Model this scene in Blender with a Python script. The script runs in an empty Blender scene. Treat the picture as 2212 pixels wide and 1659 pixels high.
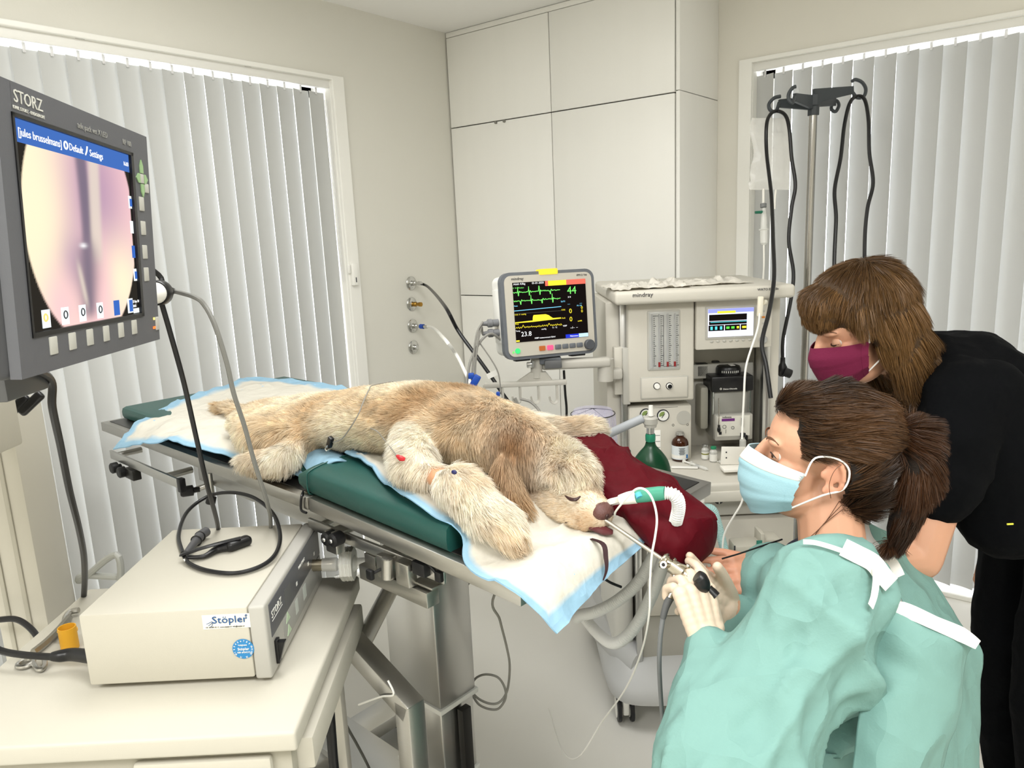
import bpy, bmesh, math, random
import numpy as np
from mathutils import Vector, Matrix, noise as mnoise

# ------------------------------------------------------------------ camera, world, light
SC = bpy.context.scene
COL = SC.collection
F_PX, CX, CY = 1604.66, 1106.0, 829.5
RC = np.array([[0.79341336, 0.60708428, -0.04408985], [0.08646422, -0.18410958, -0.9790953], [-0.60251073, 0.77301509, -0.19856607]])
EYE = np.array([0.0, 0.0, 1.6])
cam = bpy.data.cameras.new('camera'); cam_o = bpy.data.objects.new('camera', cam); COL.objects.link(cam_o)
cam.sensor_fit = 'HORIZONTAL'; cam.sensor_width = 36.0; cam.lens = F_PX / 2212 * 36.0
cam.clip_start = 0.02
Mc = Matrix.Identity(4)
for i in range(3):
    Mc[i][0] = RC[0][i]; Mc[i][1] = -RC[1][i]; Mc[i][2] = -RC[2][i]; Mc[i][3] = EYE[i]
cam_o.matrix_world = Mc
SC.camera = cam_o
SC.view_settings.view_transform = 'Standard'; SC.view_settings.look = 'None'
SC.view_settings.gamma = 1.0; SC.view_settings.use_curve_mapping = False
SC.view_settings.exposure = 0.42
W = bpy.data.worlds.new('world'); SC.world = W; W.use_nodes = True
W.node_tree.nodes['Background'].inputs[0].default_value = (0.94, 0.96, 1.0, 1)   # bright overcast sky outside the windows
W.node_tree.nodes['Background'].inputs[1].default_value = 9.0
def area(name, loc, rot, sx, sy, power, col=(1, 1, 1)):
    l = bpy.data.lights.new(name, 'AREA'); l.shape = 'RECTANGLE'; l.size = sx; l.size_y = sy; l.energy = power; l.color = col
    o = bpy.data.objects.new(name, l); COL.objects.link(o); o.location = loc; o.rotation_euler = rot; return o
# unseen area lights added at ceiling height to light the room (behind and above the photographer, one over the table)
area('added_ceiling_light', (-1.3, 1.2, 2.57), (0, 0, 0), 1.2, 0.6, 16, (1, 0.995, 0.98))
area('added_ceiling_light', (0.6, 0.2, 2.57), (0, 0, 0), 1.2, 0.6, 38, (1, 0.995, 0.98))
area('added_ceiling_light', (-1.0, -1.2, 2.57), (0, 0, 0), 1.2, 0.6, 42, (1, 0.995, 0.98))
SC.cycles.max_bounces = 10; SC.cycles.diffuse_bounces = 5; SC.cycles.glossy_bounces = 4
SC.cycles.transparent_max_bounces = 12; SC.cycles.transmission_bounces = 6
SC.cycles.use_denoising = True
SC.cycles.sample_clamp_indirect = 6.0
SC.cycles.caustics_reflective = False; SC.cycles.caustics_refractive = False

# ------------------------------------------------------------------ helpers
rng = np.random.default_rng(7)
def A3(p): return np.array(p, float)
def ray(u, v): return RC.T @ np.array([(u - CX) / F_PX, (v - CY) / F_PX, 1.0])
def P(u, v, d): return EYE + ray(u, v) * d                       # photograph point at camera depth d
def PZ(u, v, z): r = ray(u, v); return EYE + r * ((z - 1.6) / r[2])
def PX(u, v, x): r = ray(u, v); return EYE + r * (x / r[0])
def PY(u, v, y): r = ray(u, v); return EYE + r * (y / r[1])
def unit(a): a = A3(a); return a / (np.linalg.norm(a) + 1e-12)
def srgb(h):
    if isinstance(h, str): h = [int(h[i:i + 2], 16) for i in (0, 2, 4)]
    c = np.array(h[:3], float) / 255.0
    return tuple(np.where(c <= 0.04045, c / 12.92, ((c + 0.055) / 1.055) ** 2.4)) + (1.0,)

MATS = {}
def mat(name, col, rough=0.5, metal=0.0, emit=None, estr=0.0, trans=0.0, alpha=1.0, ior=1.45, var=0.0, vscale=8.0, bump=0.0, bscale=60.0,
        attr=None, subs=0.0, sheen=0.0, spec=None, translucent=0.0, coat=0.0, stretch=None, crease=0.0, cscale=8.0):
    if name in MATS: return MATS[name]
    m = bpy.data.materials.new(name); m.use_nodes = True; nt = m.node_tree; b = nt.nodes['Principled BSDF']
    c = srgb(col); I = b.inputs
    I['Base Color'].default_value = c; I['Roughness'].default_value = rough; I['Metallic'].default_value = metal
    I['IOR'].default_value = ior; I['Transmission Weight'].default_value = trans; I['Alpha'].default_value = alpha
    if spec is not None: I['Specular IOR Level'].default_value = spec
    if subs: I['Subsurface Weight'].default_value = subs; I['Subsurface Radius'].default_value = (0.012, 0.005, 0.003); I['Subsurface Scale'].default_value = 1.0
    if sheen: I['Sheen Weight'].default_value = sheen; I['Sheen Roughness'].default_value = 0.5
    if coat: I['Coat Weight'].default_value = coat; I['Coat Roughness'].default_value = 0.08
    if emit is not None: I['Emission Color'].default_value = srgb(emit); I['Emission Strength'].default_value = estr
    L = nt.links.new
    src = None
    if attr:
        a = nt.nodes.new('ShaderNodeAttribute'); a.attribute_name = attr; src = a.outputs['Color']
        L(src, I['Base Color'])
        if estr: L(src, I['Emission Color'])
    if var or bump or crease:
        tc = nt.nodes.new('ShaderNodeTexCoord'); vec = tc.outputs['Object']
        if stretch:
            mp = nt.nodes.new('ShaderNodeMapping'); mp.inputs['Scale'].default_value = stretch; L(vec, mp.inputs[0]); vec = mp.outputs[0]
    if var:
        n = nt.nodes.new('ShaderNodeTexNoise'); n.inputs['Scale'].default_value = vscale; n.inputs['Detail'].default_value = 4; L(vec, n.inputs['Vector'])
        mr = nt.nodes.new('ShaderNodeMapRange'); mr.inputs[3].default_value = 1 - var; mr.inputs[4].default_value = 1 + var; L(n.outputs['Fac'], mr.inputs[0])
        mx = nt.nodes.new('ShaderNodeMix'); mx.data_type = 'RGBA'; mx.blend_type = 'MULTIPLY'; mx.inputs[0].default_value = 1.0
        if src: L(src, mx.inputs[6])
        else: mx.inputs[6].default_value = c
        L(mr.outputs[0], mx.inputs[7]); L(mx.outputs[2], I['Base Color'])
    if bump:
        n2 = nt.nodes.new('ShaderNodeTexNoise'); n2.inputs['Scale'].default_value = bscale; n2.inputs['Detail'].default_value = 3; L(vec, n2.inputs['Vector'])
        bp = nt.nodes.new('ShaderNodeBump'); bp.inputs['Strength'].default_value = bump; bp.inputs['Distance'].default_value = 0.004
        L(n2.outputs['Fac'], bp.inputs['Height']); L(bp.outputs[0], I['Normal'])
    if crease:                                    # crisp fold lines where two noise sheets meet
        prev = None
        for cs, st in ((cscale, crease), (cscale * 2.3, crease * 0.6)):
            n3 = nt.nodes.new('ShaderNodeTexNoise'); n3.inputs['Scale'].default_value = cs; n3.inputs['Detail'].default_value = 1.5; L(vec, n3.inputs['Vector'])
            m1 = nt.nodes.new('ShaderNodeMath'); m1.operation = 'SUBTRACT'; m1.inputs[1].default_value = 0.5; L(n3.outputs['Fac'], m1.inputs[0])
            m2 = nt.nodes.new('ShaderNodeMath'); m2.operation = 'ABSOLUTE'; L(m1.outputs[0], m2.inputs[0])
            m3 = nt.nodes.new('ShaderNodeMath'); m3.operation = 'MULTIPLY'; m3.inputs[1].default_value = -4.0; L(m2.outputs[0], m3.inputs[0])
            b3 = nt.nodes.new('ShaderNodeBump'); b3.inputs['Strength'].default_value = st; b3.inputs['Distance'].default_value = 0.02 * 8.0 / cs; L(m3.outputs[0], b3.inputs['Height'])
            if prev: L(prev.outputs[0], b3.inputs['Normal'])
            elif bump: L(bp.outputs[0], b3.inputs['Normal'])
            prev = b3
        L(prev.outputs[0], I['Normal'])
    if translucent:
        t = nt.nodes.new('ShaderNodeBsdfTranslucent'); t.inputs[0].default_value = c
        if src: L(src, t.inputs[0])
        ms = nt.nodes.new('ShaderNodeMixShader'); ms.inputs[0].default_value = translucent
        L(b.outputs[0], ms.inputs[1]); L(t.outputs[0], ms.inputs[2]); L(ms.outputs[0], nt.nodes['Material Output'].inputs[0])
    MATS[name] = m; return m
def emis(name, col, s=1.0):
    if name in MATS: return MATS[name]
    m = bpy.data.materials.new(name); m.use_nodes = True; nt = m.node_tree; nt.nodes.clear()
    e = nt.nodes.new('ShaderNodeEmission'); o = nt.nodes.new('ShaderNodeOutputMaterial'); nt.links.new(e.outputs[0], o.inputs[0])
    e.inputs[0].default_value = srgb(col); e.inputs[1].default_value = s; MATS[name] = m; return m

def catmull(pts, res=6, closed=False):
    p = np.array(pts, float); n = len(p)
    if n < 3 and not closed: return p
    out = []
    m = n if closed else n - 1
    for i in range(m):
        if closed: a, b, c, d = p[(i - 1) % n], p[i], p[(i + 1) % n], p[(i + 2) % n]
        else: a, b, c, d = p[max(i - 1, 0)], p[i], p[i + 1], p[min(i + 2, n - 1)]
        for k in range(res):
            t = k / res
            out.append(0.5 * ((2 * b) + (c - a) * t + (2 * a - 5 * b + 4 * c - d) * t * t + (3 * b - a - 3 * c + d) * t ** 3))
    if not closed: out.append(p[-1])
    return np.array(out)
def frames(pts, closed=False):
    n = len(pts); T = np.zeros((n, 3))
    for i in range(n):
        a = pts[(i - 1) % n] if (closed or i > 0) else pts[i]; b = pts[(i + 1) % n] if (closed or i < n - 1) else pts[i]
        T[i] = unit(b - a)
    up = np.array([0, 0, 1.0]) if abs(T[0][2]) < 0.9 else np.array([1.0, 0, 0])
    N = unit(np.cross(T[0], up)); out = []
    for i in range(n):
        N = unit(N - T[i] * (N @ T[i])); out.append((T[i], N, np.cross(T[i], N)))
    return out
_bev = {}
class MB:
    def __init__(s): s.v = []; s.f = []; s.n = 0
    def add(s, V, Fc):
        V = np.asarray(V, float).reshape(-1, 3); s.v.append(V); o = s.n
        s.f += [tuple(int(i) + o for i in q) for q in Fc]; s.n += len(V); return s
    def box(s, c, size, M=None, bev=0.0, seg=2):
        key = (tuple(round(float(x), 6) for x in size), bev, seg)
        if key not in _bev:
            bm = bmesh.new(); bmesh.ops.create_cube(bm, size=1.0)
            for v in bm.verts: v.co = Vector((v.co.x * size[0], v.co.y * size[1], v.co.z * size[2]))
            if bev > 0: bmesh.ops.bevel(bm, geom=bm.edges[:], offset=min(bev, min(size) * 0.49), segments=seg, profile=0.5, affect='EDGES')
            bm.verts.ensure_lookup_table()
            _bev[key] = (np.array([v.co[:] for v in bm.verts]), [[v.index for v in f.verts] for f in bm.faces]); bm.free()
        V, Fc = _bev[key]
        if M is not None: V = V @ np.array(M)[:3, :3].T
        return s.add(V + A3(c), Fc)
    def cyl(s, p0, p1, r0, r1=None, n=16, cap=True):
        p0, p1 = A3(p0), A3(p1); r1 = r0 if r1 is None else r1
        (T, N, B) = frames([p0, p1])[0]; a = np.linspace(0, 2 * np.pi, n, endpoint=False)
        ring = np.outer(np.cos(a), N) + np.outer(np.sin(a), B)
        V = np.vstack([p0 + ring * r0, p1 + ring * r1]); Fc = [(i, (i + 1) % n, n + (i + 1) % n, n + i) for i in range(n)]
        if cap: Fc += [tuple(range(n - 1, -1, -1)), tuple(range(n, 2 * n))]
        return s.add(V, Fc)
    def tube(s, pts, r, n=8, res=6, closed=False, cap=True, sx=1.0):
        p = catmull(pts, res, closed) if res > 0 else np.array(pts, float)
        R = np.full(len(p), r, float) if np.isscalar(r) else np.interp(np.linspace(0, 1, len(p)), np.linspace(0, 1, len(r)), r)
        fr = frames(p, closed); a = np.linspace(0, 2 * np.pi, n, endpoint=False); V = []
        for q, (T, N, B), rr in zip(p, fr, R): V.append(q + (np.outer(np.cos(a), N) * sx + np.outer(np.sin(a), B)) * rr)
        m = len(p); Fc = []
        for j in range(m if closed else m - 1):
            k = (j + 1) % m
            for i in range(n): Fc.append((j * n + i, j * n + (i + 1) % n, k * n + (i + 1) % n, k * n + i))
        if cap and not closed: Fc += [tuple(range(n - 1, -1, -1)), tuple(range((m - 1) * n, m * n))]
        return s.add(np.vstack(V), Fc)
    def ring(s, c, axis, R, r, n=24, m=8):
        T = unit(axis); N = unit(np.cross(T, [0, 0, 1] if abs(T[2]) < .9 else [1, 0, 0])); B = np.cross(T, N)
        return s.tube([A3(c) + R * (math.cos(t) * N + math.sin(t) * B) for t in np.linspace(0, 2 * np.pi, n, endpoint=False)], r, n=m, res=0, closed=True)
    def lathe(s, o, axis, prof, n=24, cap=True):
        T = unit(axis); N = unit(np.cross(T, [0, 0, 1] if abs(T[2]) < .9 else [1, 0, 0])); B = np.cross(T, N)
        a = np.linspace(0, 2 * np.pi, n, endpoint=False); ring = np.outer(np.cos(a), N) + np.outer(np.sin(a), B)
        V = np.vstack([A3(o) + T * h + ring * r for (r, h) in prof]); m = len(prof); Fc = []
        for j in range(m - 1):
            for i in range(n): Fc.append((j * n + i, j * n + (i + 1) % n, (j + 1) * n + (i + 1) % n, (j + 1) * n + i))
        if cap: Fc += [tuple(range(n - 1, -1, -1)), tuple(range((m - 1) * n, m * n))]
        return s.add(V, Fc)
    def prism(s, poly, o, ex, ey, ez, h):
        o, ex, ey, ez = A3(o), A3(ex), A3(ey), A3(ez); k = len(poly)
        V = [o + ex * a + ey * b for a, b in poly]; V += [q + ez * h for q in V]
        return s.add(V, [tuple(range(k - 1, -1, -1)), tuple(range(k, 2 * k))] + [(i, (i + 1) % k, k + (i + 1) % k, k + i) for i in range(k)])
    def ell(s, c, r, M=None, n=16, m=10):
        r = A3([r] * 3 if np.isscalar(r) else r); V = [[0, 0, 1]]
        for j in range(1, m):
            t = np.pi * j / m
            for i in range(n): a = 2 * np.pi * i / n; V.append([math.sin(t) * math.cos(a), math.sin(t) * math.sin(a), math.cos(t)])
        V.append([0, 0, -1]); V = np.array(V) * r
        if M is not None: V = V @ np.array(M)[:3, :3].T
        Fc = [(0, 1 + i, 1 + (i + 1) % n) for i in range(n)]
        for j in range(m - 2):
            for i in range(n): Fc.append((1 + j * n + i, 1 + (j + 1) * n + i, 1 + (j + 1) * n + (i + 1) % n, 1 + j * n + (i + 1) % n))
        e = 1 + (m - 1) * n; Fc += [(e, e - n + (i + 1) % n, e - n + i) for i in range(n)]
        return s.add(V + A3(c), Fc)
    def grid(s, G, closed=False):
        G = np.asarray(G, float); a, b = G.shape[:2]; Fc = []
        for i in range(a - 1):
            for j in range(b if closed else b - 1):
                k = (j + 1) % b; Fc.append((i * b + j, i * b + k, (i + 1) * b + k, (i + 1) * b + j))
        return s.add(G.reshape(-1, 3), Fc)
    def sheet(s, G, th, closed=False):          # a grid given thickness th along its normals
        G = np.asarray(G, float); a, b = G.shape[:2]
        du = np.gradient(G, axis=0); dv = np.gradient(G, axis=1); N = np.cross(du, dv); N /= np.linalg.norm(N, axis=2, keepdims=True) + 1e-12
        T = np.vstack([G.reshape(-1, 3), (G - N * th).reshape(-1, 3)]); Fc = []; o = a * b
        for i in range(a - 1):
            for j in range(b - 1):
                q = (i * b + j, i * b + j + 1, (i + 1) * b + j + 1, (i + 1) * b + j); Fc.append(q); Fc.append(tuple(x + o for x in q[::-1]))
        bd = [j for j in range(b)] + [i * b + b - 1 for i in range(1, a)] + [(a - 1) * b + j for j in range(b - 2, -1, -1)] + [i * b for i in range(a - 2, 0, -1)]
        for i in range(len(bd)): x, y = bd[i], bd[(i + 1) % len(bd)]; Fc.append((y, x, x + o, y + o))
        return s.add(T, Fc)
    def V(s): return np.vstack(s.v) if s.v else np.zeros((0, 3))

def new_mesh(V, Fc, smooth=True, ang=35, cols=None):
    me = bpy.data.meshes.new('m'); me.from_pydata(np.asarray(V).tolist(), [], Fc)
    if smooth:
        me.polygons.foreach_set('use_smooth', np.ones(len(me.polygons), bool)); me.set_sharp_from_angle(angle=math.radians(ang))
    if cols is not None:
        ca = me.color_attributes.new('tint', 'FLOAT_COLOR', 'POINT'); c = np.ones((len(V), 4)); c[:, :3] = np.asarray(cols)[:, :3]; ca.data.foreach_set('color', c.ravel())
    me.update(); return me
def fix_normals(me):
    bm = bmesh.new(); bm.from_mesh(me); bmesh.ops.recalc_face_normals(bm, faces=bm.faces[:]); bm.to_mesh(me); bm.free()
class Thing:
    """an Empty at a thing's base that parents its parts; M maps local to world"""
    def __init__(s, name, label, cat, loc=(0, 0, 0), M=None, group=None, kind=None):
        s.M = Matrix.Translation(Vector(loc)) @ (M.to_4x4() if M is not None else Matrix.Identity(4))
        s.Mi = s.M.inverted(); s.o = bpy.data.objects.new(name, None); COL.objects.link(s.o); s.o.empty_display_size = 0.05
        s.o.matrix_world = s.M; s.o['label'] = label; s.o['category'] = cat
        if group: s.o['group'] = group
        if kind: s.o['kind'] = kind
    def part(s, name, mb, m, parent=None, world=True, smooth=True, ang=35, label=None, cols=None, recalc=True):
        V = mb.V()
        if world: Mi = np.array(s.Mi); V = V @ Mi[:3, :3].T + Mi[:3, 3]
        me = new_mesh(V, mb.f, smooth, ang, cols)
        if recalc: fix_normals(me)
        me.materials.append(m); o = bpy.data.objects.new(name, me); COL.objects.link(o); me.name = name
        o.parent = parent or s.o
        if label: o['label'] = label
        return o
    def text(s, name, body, size, o, ex, ey, m, parent=None, ext=0.0004, align='LEFT', world=True, sx=1.0, shear=0.0):
        ex, ey = unit(ex), unit(ey); ez = np.cross(ex, ey)
        cu = bpy.data.curves.new('t', 'FONT'); cu.body = body; cu.size = size; cu.align_x = align; cu.resolution_u = 2; cu.shear = shear
        cu.extrude = ext; ob = bpy.data.objects.new('t', cu); me = bpy.data.meshes.new_from_object(ob)
        n = len(me.vertices); V = np.zeros(n * 3); me.vertices.foreach_get('co', V); V = V.reshape(-1, 3)
        V = A3(o) + np.outer(V[:, 0] * sx, ex) + np.outer(V[:, 1], ey) + np.outer(V[:, 2] + ext, ez)
        if world: Mi = np.array(s.Mi); V = V @ Mi[:3, :3].T + Mi[:3, 3]
        me.vertices.foreach_set('co', V.ravel()); me.update(); me.materials.clear(); me.materials.append(m)
        bpy.data.objects.remove(ob); bpy.data.curves.remove(cu)
        t = bpy.data.objects.new(name, me); COL.objects.link(t); t.parent = parent or s.o; return t
def solo(name, mb, m, label, cat, group=None, smooth=True, ang=35, base=None, cols=None, kind=None, recalc=True):
    """a thing that is one mesh, its origin at its base"""
    V = mb.V(); b = A3(base) if base is not None else np.array([V[:, 0].mean(), V[:, 1].mean(), V[:, 2].min()])
    me = new_mesh(V - b, mb.f, smooth, ang, cols)
    if recalc: fix_normals(me)
    me.name = name; me.materials.append(m); o = bpy.data.objects.new(name, me); COL.objects.link(o); o.location = b
    o['label'] = label; o['category'] = cat
    if group: o['group'] = group
    if kind: o['kind'] = kind
    return o
def struct(name, mb, m, parent=None, label=None, smooth=False):
    V = mb.V(); me = new_mesh(V, mb.f, smooth); fix_normals(me); me.materials.append(m); me.name = name
    o = bpy.data.objects.new(name, me); COL.objects.link(o)
    if parent: o.parent = parent
    else: o['kind'] = 'structure'
    if label: o['label'] = label
    return o
def RZ(deg): return Matrix.Rotation(math.radians(deg), 4, 'Z')
def voxel(mb, vs, smooth_it=6, fac=0.5, name='v'):
    """fuse overlapping volumes into one continuous skin"""
    me = bpy.data.meshes.new(name); me.from_pydata(mb.V().tolist(), [], mb.f); fix_normals(me)
    o = bpy.data.objects.new(name, me); COL.objects.link(o)
    r = o.modifiers.new('r', 'REMESH'); r.mode = 'VOXEL'; r.voxel_size = vs
    if smooth_it: q = o.modifiers.new('s', 'SMOOTH'); q.iterations = smooth_it; q.factor = fac
    dg = bpy.context.evaluated_depsgraph_get(); ev = o.evaluated_get(dg); m2 = ev.to_mesh()
    n = len(m2.vertices); V = np.zeros(n * 3); m2.vertices.foreach_get('co', V); N = np.zeros(n * 3); m2.vertices.foreach_get('normal', N)
    Fc = [tuple(p.vertices) for p in m2.polygons]; ev.to_mesh_clear()
    bpy.data.objects.remove(o); bpy.data.meshes.remove(me)
    return V.reshape(-1, 3), N.reshape(-1, 3), Fc
class Raw:                                       # ready vertices and faces, to hand to part()
    def __init__(s, V, Fc): s._v = np.asarray(V); s.f = Fc
    def V(s): return s._v
def caps(mb, p0, r0, p1, r1, n=14, k=5):
    """tapered limb segment with round ends"""
    p0, p1 = A3(p0), A3(p1); T = unit(p1 - p0); pr = []
    for t in np.linspace(-np.pi / 2, 0, k): pr.append((max(r0 * math.cos(t), 1e-4), r0 * math.sin(t)))
    L = np.linalg.norm(p1 - p0)
    for t in np.linspace(0, np.pi / 2, k): pr.append((max(r1 * math.cos(t), 1e-4), L + r1 * math.sin(t)))
    return mb.lathe(p0, T, pr, n)
_pr = np.random.default_rng(42); _perm = np.tile(_pr.permutation(256), 3); _grad = _pr.normal(size=(256, 3)); _grad /= np.linalg.norm(_grad, axis=1, keepdims=True)
def fnoise(V, s, seed=0.0):
    """gradient noise, about -0.6 .. 0.6"""
    Q = np.asarray(V, float) * s + np.array([seed, seed * 1.7 + 11.3, seed * 0.6 + 5.1]); I = np.floor(Q).astype(int); f = Q - I; w = f * f * f * (f * (f * 6 - 15) + 10); o = np.zeros(len(Q))
    for dx in (0, 1):
        for dy in (0, 1):
            for dz in (0, 1):
                h = _perm[(_perm[(_perm[(I[:, 0] + dx) & 255] + I[:, 1] + dy) & 255] + I[:, 2] + dz) & 255]
                g = (_grad[h] * (f - np.array([dx, dy, dz]))).sum(1)
                o += g * (w[:, 0] if dx else 1 - w[:, 0]) * (w[:, 1] if dy else 1 - w[:, 1]) * (w[:, 2] if dz else 1 - w[:, 2])
    return o
# ------------------------------------------------------------------ setting
XL, YC, YW, XC, ZC = -2.668, 3.0, 3.405, -1.398, 2.60          # left wall, cabinet front, back wall, cabinet side, ceiling
XR, YF = 2.2, -2.6
M_wall = mat('painted_wall', 'e0ded5', 0.75, var=0.02, vscale=2.0, bump=0.05, bscale=180)
M_wallr = mat('painted_wall_warm', 'e7e4da', 0.75, var=0.02, vscale=2.0, bump=0.05, bscale=180)
M_ceil = mat('ceiling_paint', 'f7f6f3', 0.8, bump=0.04, bscale=150)
M_floor = mat('vinyl_floor', 'e6e4dd', 0.3, var=0.03, vscale=3.0, bump=0.03, bscale=200)
M_white = mat('white_lacquer', 'f3f2ec', 0.35)
M_cab = mat('cabinet_white', 'f4f3ee', 0.4, var=0.015, vscale=3, stretch=(6, 6, 0.3))
M_gap = mat('dark_joint', '4a463f', 0.8)
struct('floor', MB().box(((XL + XR) / 2, (YF + YW) / 2, -0.05), (XR - XL + 0.4, YW - YF + 0.4, 0.1)), M_floor)
struct('ceiling', MB().box(((XL + XR) / 2, (YF + YW) / 2, ZC + 0.05), (XR - XL + 0.4, YW - YF + 0.4, 0.1)), M_ceil)
Wt = 0.22
W1 = (-0.9, 2.243, 0.02, 2.284)      # left window opening y0 y1 z0 z1
W2 = (-1.243, 1.6, 0.02, 2.284)      # back window opening x0 x1
b = MB()
b.box((XL - Wt / 2, (YF + W1[0]) / 2, ZC / 2), (Wt, W1[0] - YF, ZC))
b.box((XL - Wt / 2, (W1[1] + YW) / 2, ZC / 2), (Wt, YW - W1[1], ZC))
b.box((XL - Wt / 2, (W1[0] + W1[1]) / 2, (W1[3] + ZC) / 2), (Wt, W1[1] - W1[0], ZC - W1[3]))
struct('wall_left', b, M_wall)
b = MB()
b.box(((XL + W2[0]) / 2, YW + Wt / 2, ZC / 2), (W2[0] - XL, Wt, ZC))
b.box(((W2[1] + XR) / 2, YW + Wt / 2, ZC / 2), (XR - W2[1], Wt, ZC))
b.box(((W2[0] + W2[1]) / 2, YW + Wt / 2, (W2[3] + ZC) / 2), (W2[1] - W2[0], Wt, ZC - W2[3]))
struct('wall_back', b, M_wallr)
struct('wall_right', MB().box((XR + 0.1, (YF + YW) / 2, ZC / 2), (0.2, YW - YF, ZC)), M_wallr)
struct('wall_front', MB().box(((XL + XR) / 2, YF - 0.1, ZC / 2), (XR - XL, 0.2, ZC)), M_wallr)
M_glass = mat('window_glass', 'ffffff', 0.02, trans=1.0, ior=1.02, alpha=0.35)
def window(n, o0, along, inw, w0, w1, z1):
    """white frame proud of the wall, deep reveal, glass behind the blind"""
    al, iw = A3(along), A3(inw); o0 = A3(o0)
    def pt(a, i, z): return o0 + al * a + iw * i + np.array([0, 0, z])
    def bar(a0, a1, z0, z1_, i0, i1):
        b = MB(); c = (pt(a0, i0, z0) + pt(a1, i1, z1_)) / 2; s = np.abs(pt(a1, i1, z1_) - pt(a0, i0, z0)); return b.box(c, s, bev=0.003)
    fr = MB()
    for (a0, a1, z0, z1_) in ((w0 - 0.055, w0 + 0.003, 0.0, z1 + 0.016), (w1 - 0.003, w1 + 0.062, 0.0, z1 + 0.016), (w0, w1, z1 - 0.003, z1 + 0.016)):
        m = bar(a0, a1, z0, z1_, -0.0, 0.018); fr.add(m.V(), m.f)
    root = struct('window_%d' % n, fr, M_white)
    rv = MB()
    for (a0, a1, z0, z1_) in ((w0 - 0.02, w0 + 0.004, 0.0, z1), (w1 - 0.004, w1 + 0.02, 0.0, z1), (w0, w1, z1 - 0.004, z1 + 0.02), (w0, w1, 0.0, 0.02)):
        m = bar(a0, a1, z0, z1_, -0.2, 0.0); rv.add(m.V(), m.f)
    struct('reveal', rv, M_white, root)
    sa = MB(); mid = (w0 + w1) / 2
    for (a0, a1, z0, z1_) in ((w0, w0 + 0.06, 0.02, z1), (w1 - 0.06, w1, 0.02, z1), (mid - 0.04, mid + 0.04, 0.02, z1), (w0, w1, z1 - 0.06, z1), (w0, w1, 0.02, 0.09)):
        m = bar(a0, a1, z0, z1_, -0.19, -0.13); sa.add(m.V(), m.f)
    struct('sash', sa, M_white, root)
    for (a0, a1) in ((w0 + 0.06, mid - 0.04), (mid + 0.04, w1 - 0.06)):
        struct('pane', bar(a0, a1, 0.09, z1 - 0.06, -0.163, -0.157), M_glass, root)
window(1, (XL, 0, 0), (0, 1, 0), (1, 0, 0), W1[0], W1[1], W1[3])
window(2, (0, YW, 0), (1, 0, 0), (0, -1, 0), W2[0], W2[1], W2[3])
# vertical blinds: every slat a part
M_slat = mat('blind_fabric', 'c9cac8', 0.85, translucent=0.06, bump=0.05, bscale=300)
M_rail = mat('blind_rail', 'eeede8', 0.4)
M_clip = mat('clip_plastic', 'fafafa', 0.3, trans=0.3)
def slat_mesh(h, w=0.089):
    G = np.zeros((2, 9, 3))
    for j in range(9):
        t = j / 8 - 0.5; G[:, j] = (t * w, 0.006 * (1 - 4 * t * t), 0); G[0, j, 2] = -h
    b = MB().sheet(G, 0.0012); me = new_mesh(b.V(), b.f); fix_normals(me); me.materials.append(M_slat); return me
def blind(name, label, o, ang, first, n, step, twist, z_top, h, wall_ang):
    t = Thing(name, label, 'blind', o, RZ(wall_ang)); L = n * step + 0.03
    s0 = first - (0.03 if step > 0 else 0); dx = (first + (n - 1) * step / 1.0)
    lo, hi = min(first, dx) - 0.05, max(first, dx) + 0.05
    t.part('head_rail', MB().box(((lo + hi) / 2, 0, z_top + 0.031), (hi - lo, 0.05, 0.030), bev=0.003), M_rail, world=False)
    t.part('rail_cover', MB().box(((lo + hi) / 2, -0.030, z_top + 0.031), (hi - lo, 0.006, 0.034), bev=0.002), M_rail, world=False)
    for bx in np.arange(lo + 0.2, hi, 0.62):
        t.part('rail_bracket', MB().box((bx, -0.035, z_top + 0.0475), (0.03, 0.004, 0.003), bev=0.001), mat('bracket_grey', '8a8781', 0.4, 0.6), world=False)
    me = slat_mesh(h)
    ck = MB().box((0, 0, 0.004), (0.01, 0.003, 0.03), bev=0.001).box((0, 0, 0.02), (0.02, 0.004, 0.005), bev=0.001); cm = new_mesh(ck.V(), ck.f); cm.materials.append(M_clip)
    for i in range(n):
        s = bpy.data.objects.new('slat', me); COL.objects.link(s); s.parent = t.o; s.location = (first + i * step, 0, z_top - 0.002); s.rotation_euler = (0, 0, math.radians(twist + rng.normal(0, 1.2)))
        c = bpy.data.objects.new('clip', cm); COL.objects.link(c); c.parent = s; c.location = (0, 0, 0.0)
    return t
# local x runs along the wall, local y points out of the room
bl = blind('vertical_blind', 'pale grey vertical blind across the window behind the exam table and endoscopy screen', (XL - 0.035, 0, 0), 0, 2.19, 38, -0.0805, 9, 2.235, 2.19, 90)
br = blind('vertical_blind', 'pale grey vertical blind across the window behind the drip stand', (0, YW + 0.038, 0), 0, -1.2, 34, 0.0805, -17, 2.235, 2.19, 0)
# bead chain of the left blind
ch = MB().tube([(XL - 0.01, 2.222, 2.2), (XL - 0.008, 2.224, 1.6), (XL - 0.006, 2.223, 1.42)], 0.0022, n=6).tube([(XL - 0.012, 2.214, 2.2), (XL - 0.01, 2.215, 1.6), (XL - 0.006, 2.223, 1.42)], 0.0018, n=6)
bl.part('bead_chain', ch, M_clip)
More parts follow.
